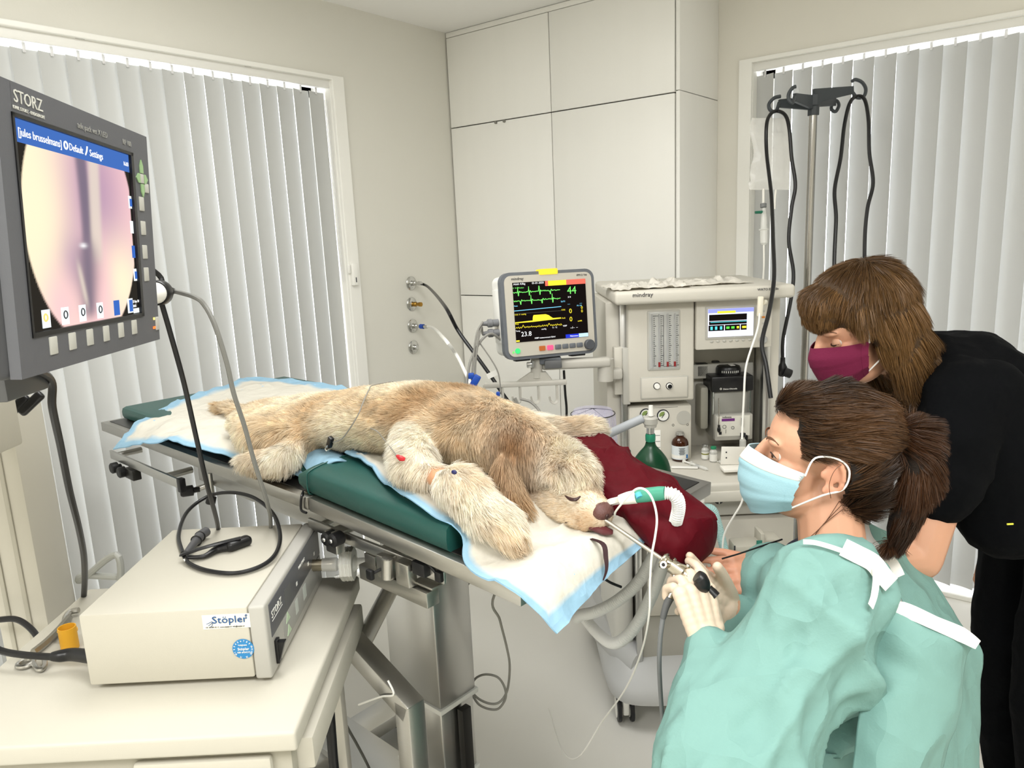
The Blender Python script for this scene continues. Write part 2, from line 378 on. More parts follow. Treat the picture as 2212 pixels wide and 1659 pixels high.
# window contact on the frame
t = Thing('window_sensor', 'small white sensor box on the white window frame', 'sensor', (XL + 0.018, 2.262, 1.40))
t.part('case', MB().box((XL + 0.028, 2.262, 1.45), (0.02, 0.03, 0.10), bev=0.004), M_white)
t.part('slot', MB().box((XL + 0.0385, 2.262, 1.425), (0.002, 0.006, 0.022), bev=0.0008), mat('slot_dark', '55565a', 0.5))
t.part('magnet', MB().box((XL + 0.024, 2.236, 1.475), (0.012, 0.013, 0.04), bev=0.003), M_white)
# fitted cabinet wall
cb = Thing('fitted_cabinet', 'tall white built-in cabinet with flush doors filling the room corner', 'cabinet', ((XL + XC) / 2, (YC + YW) / 2, 0))
cb.part('body', MB().box(((XL + XC) / 2, (YC + 0.022 + YW - 0.002) / 2, ZC / 2 - 0.002), (XC - XL - 0.04, YW - YC - 0.024, ZC - 0.012)), M_gap, smooth=False)
cb.part('cornice', MB().box(((XL + XC) / 2, YC + 0.03, 2.586), (XC - XL - 0.006, 0.05, 0.024), bev=0.002), M_cab)
xm = -2.037; g = 0.0025
for (x0, x1) in ((XL + 0.006, xm), (xm, XC - 0.02)):
    for (z0, z1) in ((0.08, 0.62), (0.62, 1.287), (1.287, 2.141), (2.141, 2.573)):
        cb.part('door', MB().box(((x0 + x1) / 2, YC + 0.01, (z0 + z1) / 2), (x1 - x0 - 2 * g, 0.019, z1 - z0 - 2 * g), bev=0.0015), M_cab)
cb.part('side_panel', MB().box((XC - 0.009, (YC + 0.004 + YW) / 2, 2.147 / 2), (0.017, YW - YC - 0.006, 2.145), bev=0.001), M_cab)
cb.part('side_panel', MB().box((XC - 0.009, (YC + 0.004 + YW) / 2, (2.1495 + 2.596) / 2), (0.017, YW - YC - 0.006, 2.596 - 2.1495), bev=0.001), M_cab)
cb.part('plinth', MB().box(((XL + XC) / 2, YC + 0.05, 0.038), (XC - XL - 0.006, 0.02, 0.074)), M_cab)
for px in (-2.363, -2.311):
    cb.part('door_stop', MB().cyl((px, YC + 0.001, 2.134), (px, YC - 0.008, 2.134), 0.0065, n=14), mat('grey_rubber', '85837b', 0.6))
# gas outlets on the left wall
M_chrome = mat('chrome', 'c9c9c6', 0.18, 1.0)
M_brass = mat('brass', 'a8813c', 0.28, 1.0)
M_blackr = mat('black_rubber', '17171a', 0.45)
OUT = []
for i, (y, z, lab) in enumerate(((2.644, 1.379, 'chrome gas outlet at the top of the row with a black hose'), (2.637, 1.276, 'chrome gas outlet with a bare brass nozzle'),
                                 (2.633, 1.167, 'chrome gas outlet with the white hose plugged in'), (2.628, 1.06, 'closed chrome gas outlet lowest in the row'))):
    t = Thing('gas_outlet', lab, 'gas outlet', (XL, y, z), group='gas outlets on the wall')
    t.part('rosette', MB().lathe((XL, y, z), (1, 0, 0), [(0.034, 0), (0.034, 0.003), (0.03, 0.007), (0.016, 0.010), (0.016, 0.014)], 28), M_chrome)
    for k in range(3):
        a = math.radians(30 + 120 * k)
        t.part('screw', MB().cyl((XL + 0.005, y + 0.023 * math.cos(a), z + 0.023 * math.sin(a)), (XL + 0.0095, y + 0.023 * math.cos(a), z + 0.023 * math.sin(a)), 0.003, n=8), M_chrome)
    if i < 3:
        t.part('nozzle', MB().lathe((XL + 0.012, y, z), (1, 0, 0), [(0.012, 0), (0.012, 0.02), (0.0085, 0.024), (0.0085, 0.04), (0.011, 0.042), (0.011, 0.055), (0.007, 0.056)], 16), M_brass if i == 1 else M_chrome)
    else: t.part('cap', MB().lathe((XL + 0.012, y, z), (1, 0, 0), [(0.012, 0), (0.013, 0.012), (0.009, 0.016)], 16), M_chrome)
    OUT.append((y, z))
# ------------------------------------------------------------------ exam table (s along it towards the head end, w across, z up)
TA, TD, TN = np.array([-2.404, 0.99, 0]), np.array([0.9965, -0.0843, 0]), np.array([0.0843, 0.9965, 0])
UZ = np.array([0, 0, 1.0])
def T(s, w, z): return TA + TD * s + TN * w + UZ * z
def TW(u, v, w): r = ray(u, v); return EYE + r * ((w - (EYE - TA) @ TN) / (r @ TN))
MT = np.column_stack([TD, TN, UZ]); MT4 = Matrix(MT.tolist()).to_4x4()
M_steel = mat('brushed_steel', 'b3b1ab', 0.34, 1.0, var=0.05, vscale=30, bump=0.04, bscale=40, stretch=(1, 12, 12))
M_steel2 = mat('satin_steel', 'c6c5c1', 0.3, 1.0, var=0.03, vscale=5)
M_darksteel = mat('table_plate_dark', '3b3a38', 0.4, 0.8)
M_black = mat('black_plastic', '141416', 0.35)
M_knob = mat('black_knob', '0e0e10', 0.5)
tb = Thing('exam_table', 'stainless steel exam table on a square column carrying the dog', 'table', T(1.145, 0.31, 0), MT4)
def tbox(s0, s1, w0, w1, z0, z1, bev=0.002, tilt=0.0):
    M = MT @ np.array(Matrix.Rotation(tilt, 3, 'Y')) if tilt else MT
    return MB().box(T((s0 + s1) / 2, (w0 + w1) / 2, (z0 + z1) / 2), (s1 - s0, w1 - w0, z1 - z0), M, bev)
tb.part('tabletop', tbox(0, 1.157, 0, 0.62, 1.052, 1.08), M_steel)
tb.part('plate', tbox(0.02, 1.137, 0.02, 0.60, 1.0795, 1.0815), M_darksteel)
TI = math.atan(0.025 / 0.59)
def z2(s): return 1.08 - 0.0424 * max(0.0, s - 1.16)
tb.part('head_section', tbox(1.163, 1.752, 0, 0.62, 1.039, 1.069, tilt=TI), M_steel)
tb.part('head_plate', tbox(1.18, 1.735, 0.02, 0.60, 1.068, 1.0705, tilt=TI), M_darksteel)
hk = MB().tube([TW(655, 1062, 0.02), TW(652, 1070, -0.004), TW(650, 1085, -0.006), TW(651, 1102, -0.006), TW(662, 1108, -0.004)], 0.0028, n=6)
tb.part('hinge_wire', hk, M_black)
# accessory rails under the near edge
tb.part('side_rail', tbox(0.13, 0.60, -0.030, -0.022, 0.992, 1.018), M_steel2)
tb.part('rail_end', tbox(0.595, 0.615, -0.034, -0.018, 0.985, 1.022), M_black)
for s in (0.16, 0.5): tb.part('rail_spacer', MB().cyl(T(s, -0.024, 1.005), T(s, 0.05, 1.005), 0.009), M_steel2)
rl = tb.part('side_rail', tbox(1.11, 1.545, 0.024, 0.032, 0.992, 1.016), M_steel2)
for s in (1.15, 1.52): tb.part('rail_spacer', MB().cyl(T(s, 0.03, 1.004), T(s, 0.10, 1.015), 0.009), M_steel2)
tb.part('rail_bracket', tbox(0.24, 0.30, -0.034, -0.01, 0.955, 0.985), M_darksteel)
def knob(c, ax, r=0.016, h=0.03, parent=None):
    m = MB().lathe(c, ax, [(r * 0.5, 0), (r * 0.5, h * 0.3), (r, h * 0.35), (r, h * 0.9), (r * 0.8, h)], 14)
    k = tb.part('knob', m, M_knob, parent); return k
knob(T(0.18, -0.02, 0.975), -TN); knob(T(0.235, -0.02, 0.972), -TN); knob(T(0.72, -0.0, 1.0), -UZ * 0.9 - TN * 0.3, 0.012, 0.03)
tb.part('knob_bolt', MB().cyl(T(0.72, 0.0, 1.05), T(0.72, 0.0, 0.99), 0.005), M_steel2)
# clamps on the second rail
def clamp(s, z):
    return tb.part('rail_clamp', MB().box(T(s, 0.014, z), (0.038, 0.022, 0.046), MT, 0.003).box(T(s, 0.036, z + 0.018), (0.038, 0.03, 0.010), MT, 0.002), M_steel)
c1 = clamp(1.225, 0.996); c2 = clamp(1.395, 0.990); c3 = clamp(1.452, 0.992)
for k in range(2):
    kc_ = TW(708 + 15 * k, 1163 + 3 * k, 0.0); tb.part('adjusting_knob', MB().lathe(kc_, -TN + TD * 0.1, [(0.011, -0.02), (0.0145, -0.016), (0.0145, 0.006), (0.010, 0.01)], 14), M_knob, c1)
    tb.part('knob_screw', MB().lathe(kc_ - TN * 0.0095, -TN, [(0.005, 0), (0.004, 0.0025)], 10), M_chrome, c1)
tb.part('post_socket', MB().cyl(TW(836, 1248, -0.005), TW(836, 1206, -0.005), 0.0105, n=18).cyl(TW(836, 1212, -0.005), TW(836, 1205.4, -0.005), 0.0078, n=18), M_steel, c2)
for (u, v, ax) in ((806, 1238, -TN - TD * 0.6 - UZ * 0.4), (944, 1240, TD * 0.8 - UZ * 0.5)):
    kc_ = TW(u, v, -0.01 if u < 900 else 0.02); tb.part('wing_screw', MB().cyl(kc_, kc_ - unit(ax) * 0.028, 0.003).box(kc_ + unit(ax) * 0.006, (0.017, 0.010, 0.020), MT, 0.003), M_knob, c2)
tb.part('lock_block', MB().box(TW(912, 1226, 0.02), (0.035, 0.022, 0.026), MT, 0.003), M_knob, c3)
tb.part('sliding_bar', tbox(1.30, 1.505, 0.015, 0.045, 0.935, 0.966), M_steel)
tb.part('sliding_bar_cap', tbox(1.46, 1.515, 0.02, 0.05, 0.972, 0.977), M_steel)
tb.part('cross_bar', tbox(1.30, 1.335, 0.03, 0.30, 0.95, 0.985), M_steel)
# under frame left of the column
tb.part('frame_beam', tbox(0.42, 1.06, 0.10, 0.14, 0.945, 0.985), M_steel)
tb.part('frame_beam', tbox(0.42, 1.06, 0.46, 0.50, 0.945, 0.985), M_steel)
tb.part('frame_plate', tbox(0.62, 1.10, 0.14, 0.46, 0.955, 1.0), M_darksteel)
tb.part('gas_strut', MB().cyl(T(0.52, 0.2, 0.99), T(0.92, 0.24, 0.90), 0.012).cyl(T(0.6, 0.2, 0.972), T(0.8, 0.225, 0.927), 0.018), M_steel2)
tb.part('lever', MB().cyl(T(0.50, 0.10, 0.95), T(0.47, 0.05, 0.935), 0.008), M_steel2); knob(T(0.487, 0.07, 0.94), -TN - TD * 0.5, 0.015, 0.05)
tb.part('head_frame', tbox(0.95, 1.70, 0.10, 0.14, 1.0, 1.036), M_steel)
tb.part('head_frame', tbox(0.95, 1.70, 0.46, 0.50, 1.0, 1.036), M_steel)
# column, telescopic covers, base
tb.part('column_head', tbox(0.98, 1.32, 0.18, 0.44, 0.93, 1.0, 0.004), M_steel)
tb.part('column_cover', tbox(1.05, 1.24, 0.25, 0.37, 0.48, 0.935, 0.006), M_steel2)
tb.part('cover_rim', tbox(1.045, 1.245, 0.245, 0.375, 0.468, 0.482, 0.003), mat('frosted_rim', 'dcdcd6', 0.4))
tb.part('column_cover', tbox(1.055, 1.235, 0.255, 0.365, 0.26, 0.47, 0.006), M_steel2)
tb.part('cover_rim', tbox(1.05, 1.24, 0.25, 0.37, 0.252, 0.264, 0.003), mat('frosted_rim', 'dcdcd6', 0.4))
tb.part('column_cover', tbox(1.06, 1.23, 0.26, 0.36, 0.08, 0.254, 0.005), M_steel2)
tb.part('column_rail', tbox(1.243, 1.262, 0.30, 0.33, 0.10, 0.46), M_darksteel)
ft = tb.part('base_beam', tbox(0.62, 1.66, 0.24, 0.38, 0.06, 0.12, 0.004), M_steel2)
for s in (0.66, 1.56):
    f2 = tb.part('base_foot', tbox(s - 0.045, s + 0.06, -0.02, 0.62, 0.055, 0.10, 0.004), M_steel2)
    for w in (0.03, 0.57): tb.part('levelling_pad', MB().cyl(T(s, w, 0.0), T(s, w, 0.056), 0.032, 0.02), M_blackr, f2)
q = [TW(768, 1395, 0.06), TW(885, 1525, 0.06), TW(900, 1700, 0.06)]; q[2] = np.array([q[1][0], q[1][1], 0.09])
br_ = MB()
for a_, b_ in ((0, 1), (1, 2)):
    dd = unit(q[b_] - q[a_]); xx = TN; yy = np.cross(dd, xx); L_ = np.linalg.norm(q[b_] - q[a_])
    br_.box((q[a_] + q[b_]) / 2, (0.045, 0.045, L_ + 0.03), np.column_stack([xx, yy, dd]), 0.003)
bt = tb.part('brace', br_, M_steel)
tb.part('cable_tie', MB().tube([TW(838, 1470, 0.03), TW(850, 1500, 0.033), TW(822, 1505, 0.033), TW(775, 1522, 0.04)], 0.0022, n=6), mat('nylon_white', 'efeee8', 0.4), bt)
tb.part('brace_arm', MB().cyl(q[0] + TN * 0.02, T(1.08, 0.3, 0.80), 0.02), M_steel)
# green pads
M_green = mat('dark_green_vinyl', '1f4f49', 0.42, bump=0.06, bscale=350, var=0.05)
t = Thing('table_mat', 'dark green vinyl mat under the rear white underpad', 'mat', T(0.5, 0.33, 1.08), MT4)
t.part('cushion', tbox(0.02, 1.08, 0.055, 0.64, 1.0815, 1.121, 0.014), M_green)
t = Thing('head_cushion', 'thick dark green vinyl cushion under the dog\'s forelegs', 'cushion', T(1.36, 0.3, 1.08), MT4)
cu = MB(); nS = 25
G = []
for j in range(17):                                   # rounded cross-section swept along s, left end domed
    a = 2 * np.pi * j / 16
for i in range(nS):
    s = 1.115 + (1.575 - 1.115) * i / (nS - 1); e = min(1.0, (s - 1.108) / 0.05); e = math.sqrt(max(0.02, 1 - (1 - e) ** 2)); r = []
    for j in range(28):
        a = 2 * np.pi * j / 28; ca, sa = math.cos(a), math.sin(a)
        wv = 0.295 + 0.285 * np.sign(ca) * abs(ca) ** 0.22; zv = 0.033 + 0.031 * e * np.sign(sa) * abs(sa) ** 0.35 + 0.008 * e * (sa > 0) * (1 - abs((wv - .295) / .3) ** 2) * (s < 1.5)
        r.append(T(s, wv, 1.0735 - 0.0424 * (s - 1.16) + zv))
    G.append(r)
G = np.array(G); cu.grid(G, True); n0 = 28
cu.f.append(tuple(range(27, -1, -1))); cu.f.append(tuple(range((nS - 1) * 28, nS * 28)))
cc_ = t.part('cushion', cu, M_green, ang=50)
t.part('seam', MB().tube([G[2][j] + (G[2][j] - G[2].mean(0)) * 0.012 for j in range(28)], 0.0018, n=5, res=2, closed=True), M_green, cc_)
# ---------------- absorbent underpads
M_pad = mat('underpad', 'f4f1e6', 0.9, attr='tint', bump=0.25, bscale=90, crease=0.35, cscale=9)
WHITE, BLUE = srgb('cfcbbf')[:3], srgb('8fb4cb')[:3]
def bez(ctrl, nu, nv):
    """smooth surface through a small control grid"""
    C = np.array(ctrl, float); r = []
    for i in range(C.shape[0]): r.append(catmull(C[i], max(1, nv)))
    r = np.array(r); o = np.array([catmull(r[:, j], max(1, nu)) for j in range(r.shape[1])]); return o.transpose(1, 0, 2)
def underpad(name, label, ctrl, nu, nv, bord, wr, seed):
    G = bez(ctrl, nu, nv); a, b = G.shape[:2]
    N = np.cross(np.gradient(G, axis=0), np.gradient(G, axis=1)); N /= np.linalg.norm(N, axis=2, keepdims=True) + 1e-12
    flip = N[..., 2].mean() < 0
    if flip: N = -N
    ii, jj = np.meshgrid(np.arange(a) / (a - 1), np.arange(b) / (b - 1), indexing='ij')
    fl = G.reshape(-1, 3)
    w1 = fnoise(fl, 7, seed); w2 = fnoise(fl * [1, 1.6, 1], 16, seed + 3)
    rid = (1 - np.abs(w1) * 2.2).clip(0, 1) ** 3 * 0.006 + (1 - np.abs(w2) * 2.5).clip(0, 1) ** 4 * 0.003 + w2 * 0.0015
    G = G + N * (rid.reshape(a, b, 1)) * wr
    ed = np.minimum.reduce([ii * bord[0], (1 - ii) * bord[1], jj * bord[2], (1 - jj) * bord[3]])
    k = ((ed - 1) * 14 + 0.5).clip(0, 1)[..., None]
    if flip: k = k[::-1]
    col = (np.array(BLUE) * (1 - k) + np.array(WHITE) * k).reshape(-1, 3)
    m = MB().sheet(G[::-1] if flip else G, 0.003); cols = np.vstack([col, np.tile(srgb('8fc0e4')[:3], (len(col), 1))])
    return solo(name, m, M_pad, label, 'underpad', 'absorbent underpads', ang=80, cols=cols)
H1 = 1.1245
ctrl = [  # rows run along s, from the near edge to the far edge
    [T(0.30, -0.075, 1.062), T(0.45, -0.045, 1.092), T(0.60, -0.03, 1.118), T(0.78, 0.02, 1.098), T(0.95, 0.045, 1.088), T(1.06, 0.05, 1.0895)],
    [T(0.23, 0.03, 1.105), T(0.42, 0.045, 1.1215), T(0.60, 0.06, H1), T(0.78, 0.075, 1.122), T(0.95, 0.10, 1.118), T(1.065, 0.11, 1.12)],
    [T(0.14, 0.18, H1), T(0.38, 0.19, H1), T(0.60, 0.20, H1), T(0.78, 0.21, H1), T(0.95, 0.22, H1), T(1.07, 0.23, H1)],
    [T(0.05, 0.36, H1), T(0.32, 0.37, H1), T(0.56, 0.38, H1), T(0.75, 0.39, H1), T(0.93, 0.40, H1), T(1.07, 0.41, H1)],
    [T(-0.02, 0.51, H1 + .002), T(0.20, 0.58, H1 + .004), T(0.50, 0.60, H1), T(0.72, 0.60, H1), T(0.92, 0.60, H1), T(1.07, 0.60, H1)]]
underpad('underpad', 'white underpad with blue border under the dog\'s hindquarters', ctrl, 9, 9, (12, 14, 20, 12), 1.6, 1.0)
# lifted blue corner of that pad, curled over the end of the green cushion
fl = [[TW(640, 968, 0.09), TW(655, 1003, 0.06), TW(672, 1030, 0.05), TW(668, 1038, 0.05)],
      [TW(665, 961, 0.12), TW(692, 985, 0.08), TW(703, 1005, 0.055), TW(690, 1025, 0.06)],
      [TW(700, 968, 0.13), TW(722, 982, 0.10), TW(728, 995, 0.07), TW(715, 1000, 0.075)],
      [TW(745, 985, 0.13), TW(755, 992, 0.12), TW(760, 998, 0.10), TW(750, 1003, 0.10)]]
underpad('underpad_flap', 'curled pale blue underpad corner standing up beside the green cushion', fl, 6, 6, (0.1, 0.1, 0.1, 0.1), 0.3, 5.0)
Hc = lambda s: 1.1455 - 0.0424 * (s - 1.16) + 0.0015
ctrl = [
    [T(1.16, 0.10, Hc(1.16)), T(1.26, 0.085, Hc(1.26)), T(1.40, 0.035, Hc(1.40)), T(1.54, 0.01, Hc(1.5) - .004), T(1.600, 0.02, 1.105), T(1.640, -0.006, 1.066), T(1.76, -0.022, 1.062), T(1.813, 0.010, 0.998)],
    [T(1.15, 0.17, Hc(1.15)), T(1.27, 0.16, Hc(1.27)), T(1.40, 0.15, Hc(1.40)), T(1.54, 0.14, Hc(1.54)), T(1.615, 0.13, 1.10), T(1.665, 0.12, 1.066), T(1.755, 0.10, 1.060), T(1.80, 0.10, 1.012)],
    [T(1.15, 0.27, Hc(1.15)), T(1.27, 0.27, Hc(1.27)), T(1.40, 0.27, Hc(1.40)), T(1.54, 0.26, Hc(1.54)), T(1.615, 0.25, 1.10), T(1.665, 0.23, 1.068), T(1.75, 0.21, 1.060), T(1.785, 0.20, 1.018)],
    [T(1.15, 0.37, Hc(1.15)), T(1.27, 0.37, Hc(1.27)), T(1.40, 0.37, Hc(1.40)), T(1.54, 0.37, Hc(1.54)), T(1.62, 0.36, 1.10), T(1.67, 0.34, 1.075), T(1.755, 0.30, 1.060), T(1.785, 0.29, 1.033)],
    [T(1.15, 0.47, Hc(1.15)), T(1.27, 0.47, Hc(1.27)), T(1.40, 0.47, Hc(1.40)), T(1.54, 0.47, Hc(1.54)), T(1.62, 0.47, 1.10), T(1.67, 0.45, 1.075), T(1.74, 0.40, 1.064), T(1.765, 0.37, 1.05)]]
underpad('underpad', 'white underpad with blue border hanging off the head end under the muzzle', ctrl, 9, 8, (20, 12, 18, 15.0), 1.9, 9.0)
# ------------------------------------------------------------------ anaesthesia machine (S right, F back, z up; its front faces the photographer)
AX, AF = np.array([0.7889, 0.6145, 0]), np.array([-0.6145, 0.7889, 0])
def N_(S, Fd, z): return AX * S + AF * Fd + UZ * z
def NF(u, v, Fd): r = ray(u, v); return EYE + r * (Fd / (r @ AF))     # photograph point on the plane at distance Fd
MA = np.column_stack([AX, AF, UZ]); MA4 = Matrix(MA.tolist()).to_4x4()
M_beige = mat('machine_cream', 'cdc9be', 0.45, var=0.02, vscale=4, bump=0.03, bscale=400)
M_beige2 = mat('machine_grey', 'b7b5ad', 0.45, bump=0.03, bscale=400)
M_alu = mat('aluminium_profile', 'c9c9c8', 0.3, 1.0)
M_basegrey = mat('base_grey', 'c7c8c8', 0.4, bump=0.03, bscale=400)
M_ink = mat('print_dark', '23242a', 0.6)
M_darkgrey = mat('dark_grey_plastic', '5c5d5e', 0.45)
am = Thing('anaesthesia_machine', 'cream anaesthesia machine on wheels with flow meters and small display', 'machine', N_(0.60, 2.55, 0), MA4)
def abox(S0, S1, F0, F1, z0, z1, bev=0.003, seg=2): return MB().box(N_((S0 + S1) / 2, (F0 + F1) / 2, (z0 + z1) / 2), (S1 - S0, F1 - F0, z1 - z0), MA, bev, seg)
def Sz(u, v, Fd): p = NF(u, v, Fd); return p @ AX, p[2]
am.part('top_tray', abox(0.335, 0.905, 2.34, 2.88, 1.362, 1.405, 0.012, 3), M_beige)
for sx in (0.375, 0.853): am.part('column_profile', abox(sx - 0.011, sx + 0.011, 2.44, 2.47, 0.46, 1.363, 0.002), M_alu)
am.part('side_cover', abox(0.318, 0.366, 2.455, 2.85, 0.40, 1.363, 0.006), M_beige)
am.part('side_cover', abox(0.86, 0.90, 2.455, 2.85, 0.40, 1.363, 0.006), M_beige)
am.part('back_panel', abox(0.36, 0.87, 2.60, 2.86, 0.40, 1.363, 0.004), M_beige2)
# flow meter panel
Fp = 2.40
s0, zt = 0.384, 1.362; s1 = Sz(1500, 750, Fp)[0]; zb = Sz(1420, 868, Fp)[1]
fp = am.part('flowmeter_panel', abox(s0, s1, Fp, 2.62, zb, zt, 0.008, 3), M_beige)
a_, b_ = NF(1401, 675, Fp), NF(1466, 795, Fp)
S0, S1, Z0, Z1 = a_ @ AX, b_ @ AX, b_[2], a_[2]
am.part('bezel', abox(S0 - 0.006, S1 + 0.006, Fp - 0.004, Fp + 0.01, Z0 - 0.006, Z1 + 0.006, 0.006), M_beige2, fp)
am.part('window', abox(S0, S1, Fp - 0.0055, Fp, Z0, Z1, 0.004), mat('meter_window', 'b9bab6', 0.15, coat=0.3), fp)
M_red = mat('float_red', '8c2326', 0.4)
W_ = S1 - S0
for k, fx in enumerate((0.10, 0.34, 0.62, 0.86)):
    am.part('flow_tube', MB().cyl(N_(S0 + W_ * fx, Fp - 0.006, Z0 + 0.006), N_(S0 + W_ * fx, Fp - 0.006, Z1 - 0.006), 0.003, n=8), mat('glass_tube', 'd8d9d8', 0.1, trans=0.4), fp)
    tk = MB()
    for i in range(26): tk.box(N_(S0 + W_ * fx + (0.007 if i % 5 else 0.0085), Fp - 0.0062, Z0 + 0.012 + i * (Z1 - Z0 - 0.024) / 25), (0.004 if i % 5 else 0.008, 0.0006, 0.0016), MA)
    am.part('scale', tk, M_ink, fp, smooth=False)
    if k: am.part('float', MB().cyl(N_(S0 + W_ * fx, Fp - 0.0065, Z0 + 0.008), N_(S0 + W_ * fx, Fp - 0.0065, Z0 + 0.024), 0.0038, n=8), M_red, fp)
am.part('scale_frame', MB().box(N_(S0 + W_ * 0.48, Fp - 0.0062, (Z0 + Z1) / 2), (0.0012, 0.0006, Z1 - Z0 - 0.02), MA).box(N_(S0 + W_ * 0.24, Fp - 0.0062, Z1 - 0.012), (W_ * 0.34, 0.0006, 0.0012), MA).box(N_(S0 + W_ * 0.7, Fp - 0.0062, Z0 + 0.008), (W_ * 0.44, 0.0006, 0.0012), MA), M_ink, fp)
a_, b_ = NF(1383, 815, Fp), NF(1486, 858, Fp)
am.part('knob_recess', abox(a_ @ AX, b_ @ AX, Fp - 0.005, Fp, b_[2], a_[2], 0.0045), M_beige2, fp)
am.part('knob_recess_face', abox(a_ @ AX + .004, b_ @ AX - .004, Fp - 0.0062, Fp, b_[2] + .004, a_[2] - .004, 0.001), M_beige, fp)
for (u, v, m2) in ((1418, 833, M_white), (1445, 833, M_black)):
    c = NF(u, v, Fp); k = am.part('flow_knob', MB().lathe(c, -AF, [(0.0095, 0), (0.0095, 0.012), (0.0085, 0.016)], 18), M_white, fp)
    am.part('knob_collar', MB().ring(c - AF * 0.006, AF, 0.0105, 0.0016, 20, 6), M_black, k)
    if m2 is M_black: am.part('knob_cap', MB().lathe(c - AF * 0.0155, -AF, [(0.0075, 0), (0.007, 0.002)], 18), M_black, k)
# display panel
Fd_ = 2.395; sd0 = s1 + 0.004; sd1 = 0.852; zd0 = Sz(1502, 757, Fd_)[1]
dp = am.part('display_panel', abox(sd0, sd1, Fd_, 2.60, zd0, 1.361, 0.005), M_beige)
a_, b_ = NF(1529, 668, Fd_), NF(1626, 724, Fd_); S0, S1, Z0, Z1 = a_ @ AX, b_ @ AX, b_[2], a_[2]
am.part('display_bezel', abox(S0 - 0.008, S1 + 0.008, Fd_ - 0.003, Fd_, Z0 - 0.008, Z1 + 0.008, 0.002), M_beige2, dp)
scr = am.part('screen', abox(S0, S1, Fd_ - 0.005, Fd_, Z0, Z1, 0.0005), emis('screen_white', 'e8e9fb', 1.0), dp)
def scr_rect(x0, x1, y0, y1, m, off=0.0056):
    return am.part('screen_field', MB().box(N_(S0 + (S1 - S0) * (x0 + x1) / 2, Fd_ - off, Z0 + (Z1 - Z0) * (y0 + y1) / 2), ((S1 - S0) * (x1 - x0), 0.0006, (Z1 - Z0) * (y1 - y0)), MA), m, scr, smooth=False)
E_blk, E_cy, E_ye, E_gr, E_wh, E_blu = emis('scr_black', '15100f', 1.0), emis('scr_cyan', '5fd6dc', 1.0), emis('scr_yellow', 'f5e63c', 1.0), emis('scr_green', '63dd4e', 1.0), emis('scr_text', 'f2f2f0', 1.0), emis('scr_blue', '9aa0ee', 1.0)
scr_rect(0.0, 1.0, 0.86, 1.0, E_blu); scr_rect(0.2, 0.6, 0.84, 0.92, E_ye, 0.0062)
scr_rect(0.02, 0.85, 0.58, 0.80, E_blk); scr_rect(0.02, 0.85, 0.44, 0.56, E_blk); scr_rect(0.05, 0.85, 0.52, 0.54, E_cy, 0.0062)
scr_rect(0.01, 0.35, 0.22, 0.42, E_blk); scr_rect(0.37, 0.70, 0.22, 0.42, E_blk); scr_rect(0.72, 0.85, 0.22, 0.42, E_blk)
for x in (0.05, 0.15, 0.26): scr_rect(x, x + 0.05, 0.26, 0.38, E_cy, 0.0062)
for x, w in ((0.4, 0.07), (0.51, 0.07), (0.63, 0.05), (0.75, 0.09)): scr_rect(x, x + w, 0.28, 0.36, E_ye if x > .6 else E_gr, 0.0062)
for k in range(7):
    c = NF(1537 + 13.8 * k, 738 - 0.7 * k, Fd_); am.part('soft_key', MB().ell(c, (0.0065, 0.003, 0.0045), MA, 12, 6), M_beige2, dp)
c = NF(1648, 733, Fd_); am.part('dial', MB().lathe(c, -AF, [(0.0125, 0), (0.0125, 0.008), (0.011, 0.0105)], 24), mat('dial_grey', 'a3a3a0', 0.4), dp)
M_or = mat('orange_key', 'd98a3a', 0.4)
for (v, m2) in ((672, M_beige2), (685, M_or), (698, M_beige2), (710, M_beige2)):
    am.part('side_key', MB().box(NF(1649, v, Fd_), (0.010, 0.003, 0.007), MA, 0.0012), m2, dp)
# print on the tray and display panel
t_o = NF(1366, 642, 2.34); am.text('lettering', 'mindray', 0.019, t_o - AF * 0.0006, AX, UZ, M_ink, sx=1.05)
t_o = NF(1636, 628, 2.34); am.text('lettering', 'WATO EX-20v', 0.0105, t_o - AF * 0.0006, AX, UZ, M_ink)
# lower left module with gauges and absorber controls
Fm = 2.415; z_a, z_b = Sz(1372, 880, Fm)[1], 0.80; sm1 = Sz(1494, 900, Fm)[0]
lm = am.part('gauge_panel', abox(0.386, sm1, Fm, 2.62, z_b, z_a, 0.006), M_beige)
for (u, v) in ((1395, 895), (1432, 897)):
    c = NF(u, v, Fm); g_ = am.part('pressure_gauge', MB().lathe(c, -AF, [(0.0205, 0), (0.0205, 0.004), (0.019, 0.0055)], 28), M_ink, lm)
    am.part('dial_face', MB().lathe(c - AF * 0.0053, -AF, [(0.0175, 0), (0.0175, 0.0006)], 28), mat('dial_face', 'e9e9e4', 0.4), g_)
    am.part('green_sector', MB().prism([(0, 0)] + [(0.014 * math.cos(x), 0.014 * math.sin(x)) for x in np.linspace(1.2, 3.4, 10)], c - AF * 0.0061, AX, UZ, -AF, 0.0004), mat('dial_green', '7f9352', 0.5), g_)
    am.part('needle', MB().box(c - AF * 0.0066, (0.002, 0.0006, 0.018), MA @ np.array(Matrix.Rotation(0.6, 3, 'Y'))), M_ink, g_)
c = NF(1470, 955, Fm); am.part('knob_ring', MB().lathe(c, -AF, [(0.021, 0), (0.021, 0.006), (0.015, 0.006), (0.015, 0.002)], 26), M_beige2, lm); am.part('adjust_knob', MB().lathe(c, -AF, [(0.0145, 0), (0.0145, 0.014), (0.012, 0.016)], 24), M_ink, lm)
c = NF(1477, 902, Fm); am.part('blank_plate', MB().lathe(c, -AF, [(0.024, 0), (0.024, 0.0012)], 28), M_beige2, lm)
